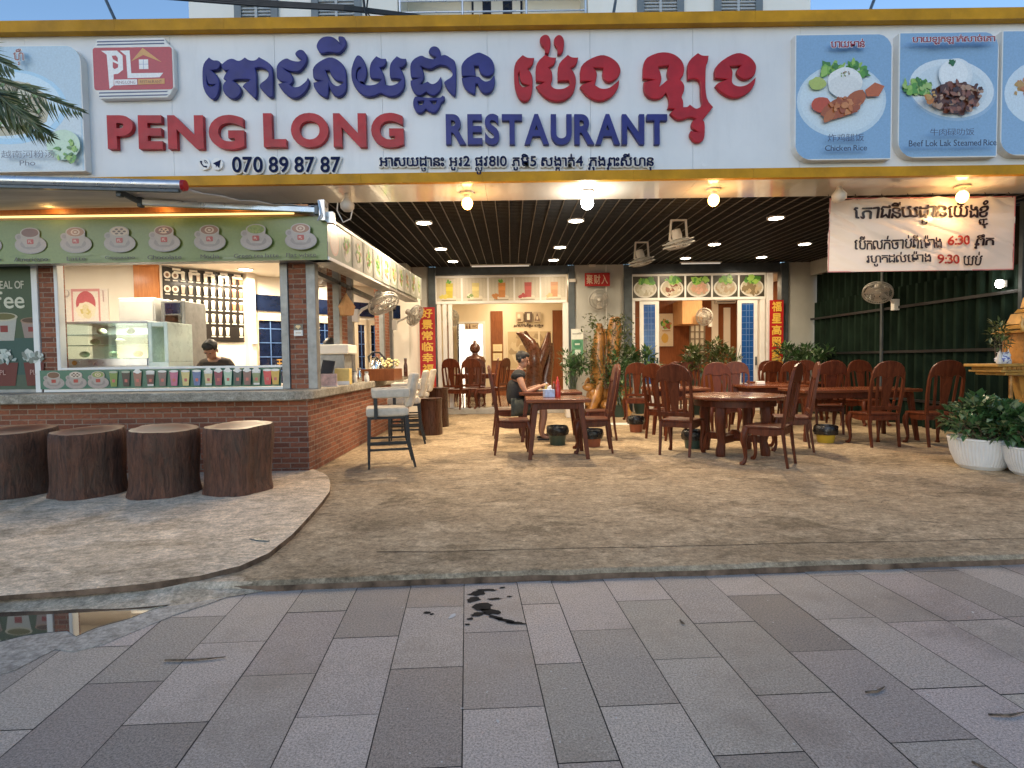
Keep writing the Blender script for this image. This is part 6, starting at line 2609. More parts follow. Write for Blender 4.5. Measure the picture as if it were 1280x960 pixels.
q = thing('creeper', 'olive creeper with small leaves climbing over the golden root sculpture', 'plant', (rx, ry - .12, ZT + .7))
mb = MB()
random.seed(31)
for i in range(1100):
    z = random.uniform(-.05, 1.5)
    side = random.choice([-1, -1, 1, 1, 0])
    x = side * .3 + random.gauss(0, .13) + (.05 if z > .7 else 0)
    if z < .35:
        x = random.gauss(0, .3)
    if abs(x + .12) < .1 and z > .55 and random.random() < .85:
        continue
    pnt = Vector((x, random.uniform(-.16, .08), z))
    u = Vector((random.gauss(0, 1), random.gauss(-.4, 1), random.gauss(.1, .8)))
    leaf_mesh(mb, pnt, u, (0, 0, 1), random.uniform(.06, .11), random.uniform(.035, .06))
mb.build('foliage', M['leafwarm'], q, recalc=False)
stems((0, 0, .8), (.35, .1, .7), (0, 0, -.1), 12, .01, 3).build('stem', M['soil'], q)


def pot_plant(px, py, Y, r, zc_, n, l, w_, lb, pot=None, mat_='leaf', seed=1, plb=None):
    c = P(px, py, Y)
    q = thing('potted_plant', lb, 'plant', (c.x, Y, ZT))
    cz = c.z - ZT
    bush((0, 0, cz), r, n, l, w_, seed).build('foliage', M[mat_], q, recalc=False)
    stems((0, 0, cz), r, (0, 0, .25), 10, .012, seed).build('stem', M['leafwarm'], q, recalc=False)
    if pot == 'box':
        MB().box2(-.2, -.18, .0, .2, .18, .46).build('planter', M['paleplastic'], q, bevel=.01)
        MB().box2(-.17, -.15, .455, .17, .15, .465).build('soil', M['soil'], q)
    else:
        MB().lathe([(.11, 0), (.16, .24), (.175, .26), (.15, .26), (.14, .22)], 20).build('planter', M['terracotta'] if pot == 'terra' else M['bin'], q, smooth=40)


pot_plant(718, 460, 12.4, (.3, .25, .34), 0, 420, .14, .05, 'green plant in a pale square planter left of the golden root sculpture', 'box', seed=4)
pot_plant(774, 472, 12.3, (.26, .2, .42), 0, 330, .12, .06, 'dark leafy plant on the right of the golden root sculpture', None, seed=5)
pot_plant(800, 452, 13.0, (.42, .18, .30), 0, 330, .16, .07, 'broad leaved plant in front of the left blue folding door', None, seed=6)
pot_plant(872, 447, 12.6, (.36, .2, .34), 0, 480, .14, .05, 'bright olive bush at the right doorway, left of a pair', None, 'leafwarm', seed=7)
pot_plant(907, 446, 12.6, (.38, .2, .36), 0, 480, .14, .05, 'bright olive bush at the right doorway beside the blue folding door', None, 'leafwarm', seed=8)
pot_plant(1000, 444, 12.9, (.55, .2, .26), 0, 420, .15, .06, 'dark low plant below the red scroll in the fence corner', None, seed=9)
pot_plant(1020, 448, 12.5, (.3, .2, .22), 0, 200, .15, .06, 'small dark plant against the green fence corner', None, seed=10)

# palm whose fronds hang into the left edge
pt = thing('palm_tree', 'palm with drooping feathery fronds before the noodle soup panel', 'palm', (-4.75, 4.1, 0))
Yp = 4.1
MB().tube([(0, 0, 0), (.06, .05, 1.2), (.02, 0, 2.4), (-.02, 0, 3.05)], [.13, .1, .09, .08], 12).build('trunk', M['bark'], pt, smooth=50)
random.seed(9)


def frond(pts, ll, n=58, seed=0, thin=.016):
    mb = MB()
    pts = [Vector(p) for p in pts]

    def at(u):
        k = u * (len(pts) - 1)
        i = min(len(pts) - 2, int(k))
        return pts[i].lerp(pts[i + 1], k - i)
    for i in range(n):
        u = .12 + .88 * i / n
        p, d = at(u), (at(min(1, u + .03)) - at(max(0, u - .03))).normalized()
        for s in (-1, 1):
            side = d.cross(Vector((0, 1, 0))).normalized() * s
            v = (d * .75 + side * .62 + Vector((0, random.uniform(-.5, .5), -.45 + random.uniform(-.12, .12)))).normalized()
            l = ll * math.sin(.25 + 2.7 * u) * random.uniform(.8, 1.1)
            leaf_mesh(mb, p, v, (0, -1, .2), l, thin, .2, .6)
    mb.tube(pts, [.014, .011, .008, .004][:len(pts)] if len(pts) == 4 else .009, 5)
    return mb


def pl_(px, py, dy=0):
    return P(px, py, Yp + dy) - Vector((-4.75, 4.1, 0))


top = Vector((-.02, 0, 3.05))
for pts in ([top, pl_(-60, 80), pl_(20, 108), pl_(104, 140)], [top, pl_(-50, 110, .1), pl_(10, 135, .1), pl_(66, 172, .1)], [top, pl_(-80, 60, .2), pl_(-30, 62, .2), pl_(18, 86, .2)], [top, pl_(-60, 100, -.2), pl_(0, 120, -.2), pl_(50, 165, -.2)], [top, pl_(-160, 60, .2), pl_(-220, 120, .2), pl_(-260, 230, .2)], [top, pl_(-130, 40, -.3), pl_(-150, 20, -.9), pl_(-170, 90, -1.4)]):
    frond(pts, .26, 60).build('frond', M['palm'], pt, recalc=False)
# ------------------------------------------------------------------ people
def skin_mesh(nodes, edges, root=0, sub=1):
    me = bpy.data.meshes.new('tmp')
    me.from_pydata([n[0] for n in nodes], edges, [])
    o = bpy.data.objects.new('tmp', me)
    COL.objects.link(o)
    sk = o.modifiers.new('skin', 'SKIN')
    sk.branch_smoothing = .4
    lay = me.skin_vertices[0].data if me.skin_vertices else None
    if lay is None:
        bm = bmesh.new()
        bm.from_mesh(me)
        bm.verts.layers.skin.verify()
        bm.to_mesh(me)
        bm.free()
        lay = me.skin_vertices[0].data
    for i, n in enumerate(nodes):
        r = n[1] if hasattr(n[1], '__len__') else (n[1], n[1])
        lay[i].radius = r
        lay[i].use_root = i == root
    s = o.modifiers.new('sub', 'SUBSURF')
    s.levels = s.render_levels = sub
    dg = bpy.context.evaluated_depsgraph_get()
    dg.update()
    m2 = bpy.data.meshes.new_from_object(o.evaluated_get(dg))
    mb = MB()
    mb.add([v.co.copy() for v in m2.vertices], [tuple(p.vertices) for p in m2.polygons])
    bpy.data.objects.remove(o)
    bpy.data.meshes.remove(me)
    bpy.data.meshes.remove(m2)
    return mb


def head(mb, c, fwd, up, s=1.0):
    """skull, jaw, nose, ears and brow added to a body mesh; fwd is the looking direction"""
    c, f, u = Vector(c), Vector(fwd).normalized(), Vector(up).normalized()
    r = f.cross(u).normalized()
    u = r.cross(f).normalized()
    T = Matrix.Translation(c) @ Matrix((r, f, u)).transposed().to_4x4() @ Matrix.Scale(s, 4)
    n0 = len(mb.v)
    mb.ell((0, -.01, .03), (.076, .095, .095), 20, 14, M=T)
    mb.ell((0, .02, -.045), (.058, .068, .075), 16, 12, M=T)
    mb.tube([(0, .085, .02), (0, .108, -.022), (0, .09, -.034)], [.008, .016, .010], 8, M=T)
    for sx in (-1, 1):
        mb.ell((sx * .078, -.01, -.01), (.010, .022, .032), 10, 8, M=T)
        mb.ell((sx * .03, .078, .03), (.022, .012, .008), 8, 6, M=T)
    mb.ell((0, .08, -.062), (.024, .01, .006), 10, 6, M=T)
    return T


def hand(mb, w_, fwd, pal, side, curl=.5, s=1.0):
    """palm with four unequal curled fingers and a thumb leaving its side"""
    w_, f, n = Vector(w_), Vector(fwd).normalized(), Vector(pal).normalized()
    r = f.cross(n).normalized() * side
    T = Matrix((r, f, n)).transposed().to_4x4()
    T = Matrix.Translation(w_) @ T @ Matrix.Scale(s, 4)
    mb.ell((0, .045, 0), (.042, .052, .018), 12, 8, M=T)
    for i, (x, l) in enumerate(((-.03, .068), (-.01, .08), (.011, .074), (.03, .056))):
        a = curl
        p = [Vector((x, .08, 0))]
        ang = -a * .4
        for q in (.45, .32, .23):
            ang -= -a * .55
            p.append(p[-1] + Vector((x * .06, math.cos(ang), math.sin(ang))) * l * q)
        mb.tube(p, [.0105, .0095, .0085, .006], 6, M=T)
    mb.tube([(-.035, .025, .002), (-.058, .05, .012), (-.06, .078, .022), (-.054, .096, .03)], [.014, .012, .010, .007], 6, M=T)


# the seated man in black, in profile, eating
mx = P(645, 500, 9.02).x
my = 9.02
man = thing('person', 'man in a sleeveless black shirt and grey shorts seated in profile eating at a table', 'person', (mx, my, ZT))
hips = Vector((-.0, 0, .53))
N_ = [(hips, (.15, .13)), (Vector((.0, 0, .72)), (.11, .10)), (Vector((.03, 0, .92)), (.12, .10)), (Vector((.05, 0, 1.02)), (.10, .085)), (Vector((.075, 0, 1.10)), .055), (Vector((.095, 0, 1.17)), .052)]
E_ = [(0, 1), (1, 2), (2, 3), (3, 4), (4, 5)]


def chain(start, pts):
    k = start
    for p, r in pts:
        N_.append((Vector(p), r))
        E_.append((k, len(N_) - 1))
        k = len(N_) - 1


for s in (-1, 1):
    chain(3, [((.045, s * .17, 1.0), .062), ((.10, s * .235, .85), .05), ((.15, s * .25, .745), .043), ((.28, s * .19, .79), .040), ((.395, s * .10, .835), .028)])
    chain(0, [((.05, s * .10, .515), .105), ((.25, s * .13, .525), .085), ((.42, s * .14, .525), .066), ((.43, s * .14, .36), .058), ((.40, s * .14, .2), .05), ((.385, s * .14, .075), .036), ((.44, s * .145, .035), .034), ((.53, s * .15, .025), .028)])
body = skin_mesh(N_, E_, 0, 2)
Th = head(body, (.11, 0, 1.235), (.95, 0, -.30), (.25, 0, .95), 1.05)
for s in (-1, 1):
    hand(body, (.395, s * .10, .835), (.75, -s * .55, .2), (0, s * .2, -1), -s, .8)
body.build('body', M['skin'], man, smooth=180)
hm = MB()
hm.ell((0, -.026, .048), (.083, .094, .090), 20, 12, M=Th)
hm.ell((0, .012, .088), (.07, .072, .045), 16, 8, M=Th)
for s in (-1, 1):
    hm.ell((s * .073, -.035, .0), (.012, .045, .045), 10, 8, M=Th)
hm.map(lambda v: v + noise.noise_vector(v * 45) * .013)
hm.build('hair', M['hair'], man, smooth=60)
for s in (-1, 1):
    e_ = MB()
    e_.ell((s * .03, .083, .014), (.012, .006, .007), 10, 6, M=Th)
    e_.build('eye', M['black'], man, smooth=180)
NN, EE = N_, E_
N_ = [(hips + Vector((0, 0, -.02)), (.172, .15)), (Vector((.0, 0, .72)), (.168, .165)), (Vector((.03, 0, .92)), (.195, .18)), (Vector((.05, 0, 1.04)), (.185, .165)), (Vector((.068, 0, 1.10)), .088)]
E_ = [(0, 1), (1, 2), (2, 3), (3, 4)]
for s in (-1, 1):
    chain(3, [((.045, s * .17, 1.01), .092), ((.066, s * .205, .945), .076)])
skin_mesh(N_, E_, 0, 2).build('shirt', M['blackcloth'], man, smooth=180)
N_ = [(hips + Vector((0, 0, -.01)), (.165, .14))]
E_ = []
for s in (-1, 1):
    chain(0, [((.05, s * .10, .517), .122), ((.25, s * .13, .527), .108), ((.385, s * .14, .527), .09)])
skin_mesh(N_, E_, 0, 2).build('shorts', M['greycloth'], man, smooth=180)
for s in (-1, 1):
    MB().box(.46, s * .147, .012, .27, .1, .024).build('sandal', M['black'], man, bevel=.01)

# the barista bent over the work top behind the counter
by = 8.0
bp = P(272, 450, by)
bx_ = bp.x
bar_p = thing('person', 'barista in a dark brown polo shirt bending her head down behind the drink strip', 'person', (bx_, by, .06))
N_ = [(Vector((0, .1, .85)), (.15, .12)), (Vector((0, .06, 1.05)), (.115, .1)), (Vector((0, -.02, 1.2)), (.125, .1)), (Vector((0, -.06, 1.27)), (.10, .08)), (Vector((0, -.11, 1.315)), .052), (Vector((0, -.14, 1.36)), .048)]
E_ = [(0, 1), (1, 2), (2, 3), (3, 4), (4, 5)]
for s in (-1, 1):
    chain(3, [((s * .165, -.05, 1.25), .06), ((s * .25, -.06, 1.10), .048), ((s * .27, -.10, .98), .042), ((s * .19, -.26, 1.0), .036), ((s * .10, -.36, 1.02), .026)])
    chain(0, [((s * .09, .1, .75), .10), ((s * .1, .1, .42), .07), ((s * .1, .12, .08), .045), ((s * .1, .02, .03), .035)])
body = skin_mesh(N_, E_, 0, 2)
Th = head(body, (0, -.175, 1.415), (.0, -.78, -.62), (0, -.6, .8), 1.05)
for s in (-1, 1):
    hand(body, (s * .10, -.36, 1.02), (-s * .5, -.8, -.1), (0, 0, -1), s, .7)
body.build('body', M['skin'], bar_p, smooth=180)
hm = MB()
hm.ell((0, -.025, .05), (.085, .10, .09), 20, 12, M=Th)
hm.ell((0, .0, .075), (.08, .085, .055), 16, 10, M=Th)
hm.ell((0, -.125, .02), (.04, .035, .045), 12, 8, M=Th)
hm.map(lambda v: v + noise.noise_vector(v * 45) * .009)
hm.build('hair', M['hair'], bar_p, smooth=60)
m = MB()
m.tube([Th @ Vector((.082 * math.cos(a), .02 + .0 * a, .05 + .088 * math.sin(a))) for a in [rad(5 + 17 * i) for i in range(11)]], .006, 5)
m.build('hair_band', M['greycloth'], bar_p)
for s in (-1, 1):
    e_ = MB()
    e_.ell((s * .03, .083, .016), (.013, .006, .005), 10, 6, M=Th)
    e_.build('eye', M['black'], bar_p, smooth=180)
N_ = [(Vector((0, .1, .80)), (.17, .14)), (Vector((0, .06, 1.05)), (.157, .13)), (Vector((0, -.02, 1.2)), (.183, .14)), (Vector((0, -.055, 1.262)), (.15, .11)), (Vector((0, -.085, 1.30)), .072)]
E_ = [(0, 1), (1, 2), (2, 3), (3, 4)]
for s in (-1, 1):
    chain(3, [((s * .165, -.05, 1.25), .078), ((s * .245, -.06, 1.11), .064), ((s * .26, -.08, 1.04), .06)])
skin_mesh(N_, E_, 0, 2).build('shirt', M['browncloth'], bar_p, smooth=180)
N_ = [(Vector((0, .1, .84)), (.168, .14))]
E_ = []
for s in (-1, 1):
    chain(0, [((s * .09, .1, .74), .115), ((s * .1, .1, .42), .085), ((s * .1, .12, .1), .065)])
skin_mesh(N_, E_, 0, 1).build('trousers', M['black'], bar_p, smooth=180)
MB().box(.09, -.175, 1.165, .06, .012, .025).build('name_badge', M['white'], bar_p)
# ------------------------------------------------------------------ fans
def fan_head(t, c, fwd, r, cage, hubm):
    """round cage fan head at c looking along fwd"""
    f = Vector(fwd).normalized()
    q = f.to_track_quat('Z', 'Y').to_matrix().to_4x4()
    T = Matrix.Translation(c) @ q
    m = MB()
    for rr_, z in ((r, 0), (r * .98, -.05), (r * .72, .035), (r * .45, .05), (r * .72, -.07)):
        m.tube([(rr_ * math.cos(2 * math.pi * i / 28), rr_ * math.sin(2 * math.pi * i / 28), z) for i in range(29)], .006 if rr_ < r * .97 else .011, 5, cap=False)
    for i in range(36):
        a = 2 * math.pi * i / 36
        ca, sa_ = math.cos(a), math.sin(a)
        m.tube([(.05 * ca, .05 * sa_, .06), (r * .6 * ca, r * .6 * sa_, .045), (r * ca, r * sa_, 0), (r * .6 * ca, r * .6 * sa_, -.075), (.05 * ca, .05 * sa_, -.09)], .0035, 4, cap=False)
    m.map(lambda v: T @ v)
    m.build('cage', cage, t)
    b = MB()
    for i in range(3):
        a = 2 * math.pi * i / 3 + .4
        pts = []
        for k, (rr_, w0, w1) in enumerate(((.05, -.3, .35), (r * .5, -.4, .5), (r * .88, -.25, .45))):
            pts.append([(rr_ * math.cos(a + w0), rr_ * math.sin(a + w0), -.03), (rr_ * math.cos(a + w1), rr_ * math.sin(a + w1), .015)])
        vs = [p for pr in pts for p in pr]
        b.add(vs, [(0, 1, 3, 2), (2, 3, 5, 4)])
    b.lathe([(.001, -.05), (.05, -.05), (.05, .02), (.03, .045), (.001, .05)], 16)
    b.map(lambda v: T @ v)
    b.build('blades', hubm, t)
    k = MB()
    k.lathe([(.02, -.24), (.065, -.23), (.075, -.15), (.07, -.09), (.03, -.08)], 16)
    k.map(lambda v: T @ v)
    k.build('motor', M['paleplastic'], t, smooth=40)
    return T


def wall_fan(c, fwd, wallp, r, lb):
    t = thing('wall_fan', lb, 'fan', wallp, group='white fans')
    c = Vector(c) - Vector(wallp)
    f = Vector(fwd).normalized()
    fan_head(t, c, fwd, r * .9, M['fanmetal'], M['paleplastic'])
    bk = c - f * .2
    m = MB()
    m.tube([bk, bk + Vector((0, 0, -.1)), Vector((0, 0, -.12)) * .8 + bk * .3, Vector((0, 0, -.14))], [.03, .025, .025, .03], 8)
    m.box(0, 0, -.14, .10, .10, .2)
    m.build('bracket', M['whiteplastic'], t, bevel=.008)
    return t


wall_fan(P(749, 375, 13.25), (-.3, -1, -.1), P(752, 372, 13.44), .26, 'white cage fan on the grey wall below the small red paper sign')
wall_fan(P(1097, 367, 10.3), (-.45, -.55, -.75), (6.94, 10.45, P(1115, 371, 10.4).z), .26, 'white cage fan on the dark green fence below the banner')
wall_fan(P(480, 381, 9.0), (.5, -.35, -.85), (-2.42, 9.0, P(470, 383, 9.0).z), .27, 'larger tilted grey white fan on the side window post of the coffee bar')
wall_fan(P(520, 395, 11.9), (.8, -.3, -.45), (-2.42, 12.0, P(505, 398, 12).z), .25, 'smaller white fan at the far end of the coffee bar above the red scroll')
wall_fan(P(566, 398, 15.0), (.7, -.6, -.1), (-2.3, 15.1, P(556, 396, 15).z), .24, 'cream white fan inside the left doorway')
wall_fan(P(880, 396, 16.3), (-.7, -.7, -.1), (P(889, 398, 16.6).x, 16.7, P(889, 398, 16.6).z), .27, 'cream fan inside the right dining room below the air conditioner')


def orbit_fan(px, py, lb):
    Y = 8.0
    for _ in range(80):
        Y += .07 if P(px, py - 14, Y).z < zc(Y) else -.07
    p = P(px, py, Y)
    t = thing('ceiling_fan', lb, 'fan', (p.x, Y, zc(Y)), group='cage fans under the black ceiling')
    h = .34
    m = MB()
    m.box2(-.12, -.03, -.02, .12, .03, -.001)
    for s in (-1, 1):
        m.bar((s * .11, 0, -.02), (s * .13, 0, -h + .03), .03, .03)
    m.bar((-.13, 0, -h + .03), (.13, 0, -h + .03), .028, .028)
    m.build('yoke', M['paleplastic'], t, bevel=.004)
    fan_head(t, Vector((0.0, -.02, -h - .04)), (.25, .12, -1), .23, M['fanmetal'], M['paleplastic'])


orbit_fan(848, 289, 'nearer cage fan hanging under the black ceiling between two downlights')
orbit_fan(802, 317, 'farther dim cage fan hanging under the black ceiling')


# ------------------------------------------------------------------ red paper scrolls and picture panels on the front wall
def paper(px0, py0, px1, py1, Y, st, lb, vertical=True, cat='scroll'):
    a, b = P(px0, py1, Y), P(px1, py0, Y)
    xa, xb, za, zb_2 = a.x, b.x, a.z, b.z
    t = thing('paper_scroll', lb, cat, ((xa + xb) / 2, Y, za), group='red paper signs with gold characters')
    MB().box2(xa, Y - .02, za, xb, Y - .004, zb_2).build('paper_sheet', M['redpaper'], t, world=True)
    A = Art((xa, Y - .0215, za), (1, 0, 0), (0, 0, 1))
    w_, h_ = xb - xa, zb_2 - za
    n = len(st)
    GC = (.80, .50, .08)
    for i, ch in enumerate(st):
        if vertical:
            z1 = h_ * (1 - (i + .12) / (n + .5))
            z0 = h_ * (1 - (i + .98) / (n + .5))
            A.text(ch, w_ * .14, z0, w_ * .86, z1, GC, .03)
        else:
            A.text(ch, w_ * (.06 + .9 * i / n), h_ * .14, w_ * (.02 + .9 * (i + 1) / n), h_ * .86, (.75, .55, .4), .02)
    if vertical:
        A.bits(w_ * .5, h_ * .05, w_ * .45, h_ * .05, [(.75, .45, .08), (.6, .2, .04), (.7, .5, .1)], 40, .03)
    A.build('characters', M['print'], t)


paper(526, 384, 543.5, 488, 12.68, '好景常临幸福家', 'tall red scroll with gold characters beside the left doorway, behind the bar chairs')
paper(961.5, 375, 979, 456, 13.38, '福星高照家', 'tall red scroll with gold characters on the wall right of the right doorway')
paper(731, 341, 762, 358, 13.44, '聚财入', 'small horizontal red paper sign high on the grey wall between the doorways', False, 'paper sign')

for i in range(5):                                    # drinks over the left doorway
    x0 = T1[0] + (T1[1] - T1[0]) * i / 5 + .022
    x1 = T1[0] + (T1[1] - T1[0]) * (i + 1) / 5 - .022
    z0, z1 = T1[3] + .062, T1[2] - .052
    lb = ['yellow green drink', 'pale yellow drink', 'orange drink with a sprig', 'red drink with fruit slices', 'tan orange drink'][i]
    t = thing('drink_picture', 'square picture of a %s over the left doorway' % lb, 'picture', ((x0 + x1) / 2, YB, z0), group='drink pictures over the left doorway')
    MB().box2(x0, YB - .012, z0, x1, YB + .01, z1).build('picture_sheet', M['white'], t, world=True)
    A = Art((x0, YB - .0125, z0), (1, 0, 0), (0, 0, 1))
    w_, h_ = x1 - x0, z1 - z0
    A.rect(0, 0, w_, h_, (.50, .45, .36))
    for k in range(7):
        A.rect(w_ * k / 7, h_ * .12, w_ * (k + .5) / 7, h_, (.54, .49, .40))
    A.rect(0, 0, w_, h_ * .12, (.62, .57, .47))
    c1 = [(.52, .42, .04), (.60, .50, .20), (.55, .22, .06), (.42, .08, .07), (.52, .26, .13)][i]
    A.ell(w_ * .5, h_ * .16, w_ * .32, h_ * .09, (.66, .6, .48), 16)
    A.poly([(w_ * .38, h_ * .78), (w_ * .40, h_ * .14), (w_ * .66, h_ * .14), (w_ * .68, h_ * .78)], c1)
    A.rect(w_ * .39, h_ * .45, w_ * .67, h_ * .62, tuple(min(1, q * 1.25) for q in c1))
    A.bits(w_ * .3, h_ * .2, w_ * .14, h_ * .08, [[(.6, .5, .1)], [(.7, .68, .5), (.2, .3, .1)], [(.5, .2, .05)], [(.4, .05, .05)], [(.62, .42, .2)]][i], 10, .04)
    if i in (0, 2):
        A.bits(w_ * .5, h_ * .84, w_ * .09, h_ * .06, GRN, 8, .03)
    A.rect(w_ * .2, h_ * .02, w_ * .8, h_ * .055, (.25, .2, .12))
    A.build('drink_print', M['print'], t)
for i in range(5):                                    # bowls over the right doorway
    x0 = T2[0] + (T2[1] - T2[0]) * i / 5 + .022
    x1 = T2[0] + (T2[1] - T2[0]) * (i + 1) / 5 - .022
    z0, z1 = T2[3] + .062, T2[2] - .052
    lb = ['pale rice noodles', 'noodles and dark meat strips', 'pinkish prawns in soup', 'mixed noodles', 'dark stir fry and herbs'][i]
    t = thing('bowl_picture', 'square picture of a bowl of %s over the right doorway' % lb, 'picture', ((x0 + x1) / 2, YB, z0), group='bowl pictures over the right doorway')
    MB().box2(x0, YB - .012, z0, x1, YB + .01, z1).build('picture_sheet', M['white'], t, world=True)
    A = Art((x0, YB - .0125, z0), (1, 0, 0), (0, 0, 1))
    w_, h_ = x1 - x0, z1 - z0
    A.rect(0, 0, w_, h_, (.05, .045, .03))
    A.ell(w_ * .5, h_ * .42, w_ * .47, h_ * .42, (.62, .60, .54), 26)
    A.ell(w_ * .5, h_ * .44, w_ * .41, h_ * .36, (.42, .38, .28), 24, .05)
    A.bits(w_ * .5, h_ * .4, w_ * .34, h_ * .26, [[(.6, .58, .5), (.5, .48, .38)], [(.5, .42, .3), (.2, .07, .04), (.6, .56, .46)], [(.6, .35, .26), (.5, .3, .2)], [(.4, .3, .2), (.5, .45, .35)], [(.2, .15, .08), (.45, .35, .22)]][i], 34, .055)
    A.bits(w_ * .55, h_ * .78, w_ * .3, h_ * .14, GRN, 22, .06)
    A.build('bowl_print', M['print'], t)

# ------------------------------------------------------------------ inside the left room
def flat(nm, cat, lb, px0, py0, px1, py1, Y, draw, frame=None, th=.03):
    a, b = P(px0, py1, Y), P(px1, py0, Y)
    t = thing(nm, lb, cat, ((a.x + b.x) / 2, Y, a.z))
    MB().box2(a.x, Y - th, a.z, b.x, Y - .001, b.z).build('board', frame or M['white'], t, world=True)
    A = Art((a.x, Y - th - .001, a.z), (1, 0, 0), (0, 0, 1))
    draw(A, b.x - a.x, b.z - a.z)
    A.build('picture', M['print'], t)
    return t


def d_wc(A, w, h):
    A.rect(w * .03, h * .06, w * .97, h * .94, (.62, .5, .34))
    for x in (.16, .36):
        A.ell(w * x, h * .76, w * .05, h * .1, (.15, .05, .03), 10)
        A.poly([(w * (x - .07), h * .15), (w * (x + .07), h * .15), (w * (x + .05), h * .64), (w * (x - .05), h * .64)], (.15, .05, .03))
    A.text('WC', w * .55, h * .25, w * .9, h * .72, (.12, .05, .03), .02)


YI = YR - .06
flat('restroom_sign', 'sign', 'small cream washroom sign reading WC above the inner door', 581, 404, 598, 412, YI, d_wc, M['darkwood'])


def d_cert(A, w, h):
    A.rect(w * .05, h * .05, w * .95, h * .95, (.75, .62, .36))
    for k in range(5):
        A.rect(w * .2, h * (.25 + .12 * k), w * .8, h * (.28 + .12 * k), (.5, .35, .18))


flat('certificate', 'certificate', 'upper of two gold certificates on the wooden pillar in the left room', 616, 430, 628, 439.5, YI, d_cert, M['gold'])
flat('certificate', 'certificate', 'lower of two gold certificates on the wooden pillar in the left room', 616, 441, 628, 451, YI, d_cert, M['gold'])


def d_icon(k):
    def f(A, w, h):
        A.rect(0, 0, w, h, (.10, .06, .04) if k == 1 else (.45, .36, .25))
        if k == 0:
            A.ell(w * .4, h * .6, w * .2, h * .22, (.7, .6, .45), 14)
            A.rect(w * .2, h * .1, w * .7, h * .3, (.16, .09, .05))
        elif k == 1:
            A.rect(w * .3, h * .2, w * .7, h * .85, (.7, .65, .55))
        else:
            A.poly([(w * .1, h * .1), (w * .5, h * .9), (w * .9, h * .1)], (.15, .08, .05))
            A.ell(w * .5, h * .4, w * .14, h * .2, (.7, .6, .45), 12)
    return f


for k, (a, b, lb) in enumerate(((645, 654, 'small square brown icon panel, left of three on the cream inner wall'), (656, 665, 'small dark icon panel with a pale cup, middle of three on the cream inner wall'), (667, 676, 'small icon panel with a dark triangle, right of three on the cream inner wall'))):
    flat('wall_icon', 'wall panel', lb, a, 390, b, 402.5, YI, d_icon(k), M['darkwood'])
tx = thing('wall_lettering', 'raised brown Khmer lettering on the cream inner wall below three icon panels', 'lettering', (P(660, 407, YR).x, YR, P(660, 410, YR).z))
a, b = P(642, 410, YR - .02), P(679, 404, YR - .02)
vs, fs = text_geo('អាហារខ្មែរ សម្លរ', .03, .5)
vs = fit_geo(vs, (a.x, a.z, b.x, b.z))
MB().add([(v.x, YR - .015 - v.z * .02, v.y) for v in vs], fs).build('letters', M['darkwood'], tx, world=True)


def d_map(A, w, h):
    A.rect(w * .02, h * .02, w * .98, h * .98, (.50, .38, .22))
    A.ell(w * .42, h * .4, w * .3, h * .3, (.60, .50, .33), 18, .05)
    A.bits(w * .5, h * .5, w * .4, h * .4, [(.42, .30, .16), (.56, .45, .28), (.34, .24, .12)], 40, .12)
    A.rect(w * .69, 0, w * .73, h, (.7, .6, .42))


flat('wall_picture', 'picture', 'large tan picture on the inner wall behind the dark driftwood and the seated man', 634, 413, 690, 462, YI, d_map, M['cream'])
# driftwood root in front of the picture
dw = thing('driftwood', 'big dark brown forked driftwood root standing in the left room', 'sculpture', (P(672, 500, 16).x, 16.0, ZF))


def dwp(px, py):
    p = P(px, py, 16.0)
    return Vector((p.x, random.uniform(-.12, .12), p.z)) - Vector((dw.location.x, 0, ZF))


random.seed(2)
m = MB()
m.tube([dwp(668, 505), dwp(668, 480), dwp(667, 458), dwp(668, 440), dwp(662, 428), dwp(652, 419), dwp(648, 415)], [.28, .26, .22, .2, .16, .09, .03], 10)
m.tube([dwp(668, 440), dwp(660, 424), dwp(656, 414)], [.16, .09, .03], 8)
m.tube([dwp(668, 470), dwp(675, 450), dwp(684, 432), dwp(687, 415)], [.2, .15, .12, .05], 9)
m.tube([dwp(680, 505), dwp(683, 470), dwp(690, 445), dwp(688, 430)], [.2, .16, .12, .05], 9)
m.tube([dwp(668, 430), dwp(673, 444)], [.08, .1], 8)
m.map(lambda v: v + noise.noise_vector(v * 4) * .07)
m.build('root_wood', M['rootwood'], dw, smooth=60)
# dark bust at the washroom door
bp_ = P(594, 456, YR - .5)
bu = thing('bust_statue', 'dark bust statue with a topknot standing in front of the bright washroom door', 'statue', (bp_.x, YR - .5, ZF))
hb = bp_.z - ZF
MB().box2(-.3, -.2, 0, .3, .2, hb - .01).build('pedestal', M['darkwood'], bu, bevel=.01)
m = MB()
m.lathe([(.3, 0), (.33, .12), (.27, .24), (.1, .3), (.085, .36), (.15, .42), (.17, .52), (.13, .62), (.06, .66), (.055, .72), (.001, .76)], 20, c=(0, 0, hb))
m.build('bust', M['rootwood'], bu, smooth=60)
# notice board at the doorway pillar
def d_note(A, w, h):
    A.rect(w * .02, h * .02, w * .98, h * .98, (.70, .72, .66))
    A.rect(w * .02, h * .02, w * .98, h * .62, (.10, .30, .16))
    A.ell(w * .5, h * .45, w * .36, h * .16, (.04, .2, .1), 18)
    A.rect(w * .3, h * .42, w * .7, h * .48, (.6, .7, .6))
    A.rect(w * .1, h * .8, w * .8, h * .84, (.3, .3, .28))
    A.rect(w * .3, h * .05, w * .75, h * .25, (.6, .68, .6))


flat('notice_board', 'notice', 'white and green notice board on the wall left of the golden root sculpture', 714, 411, 729, 446, 13.4, d_note, M['paleplastic'])
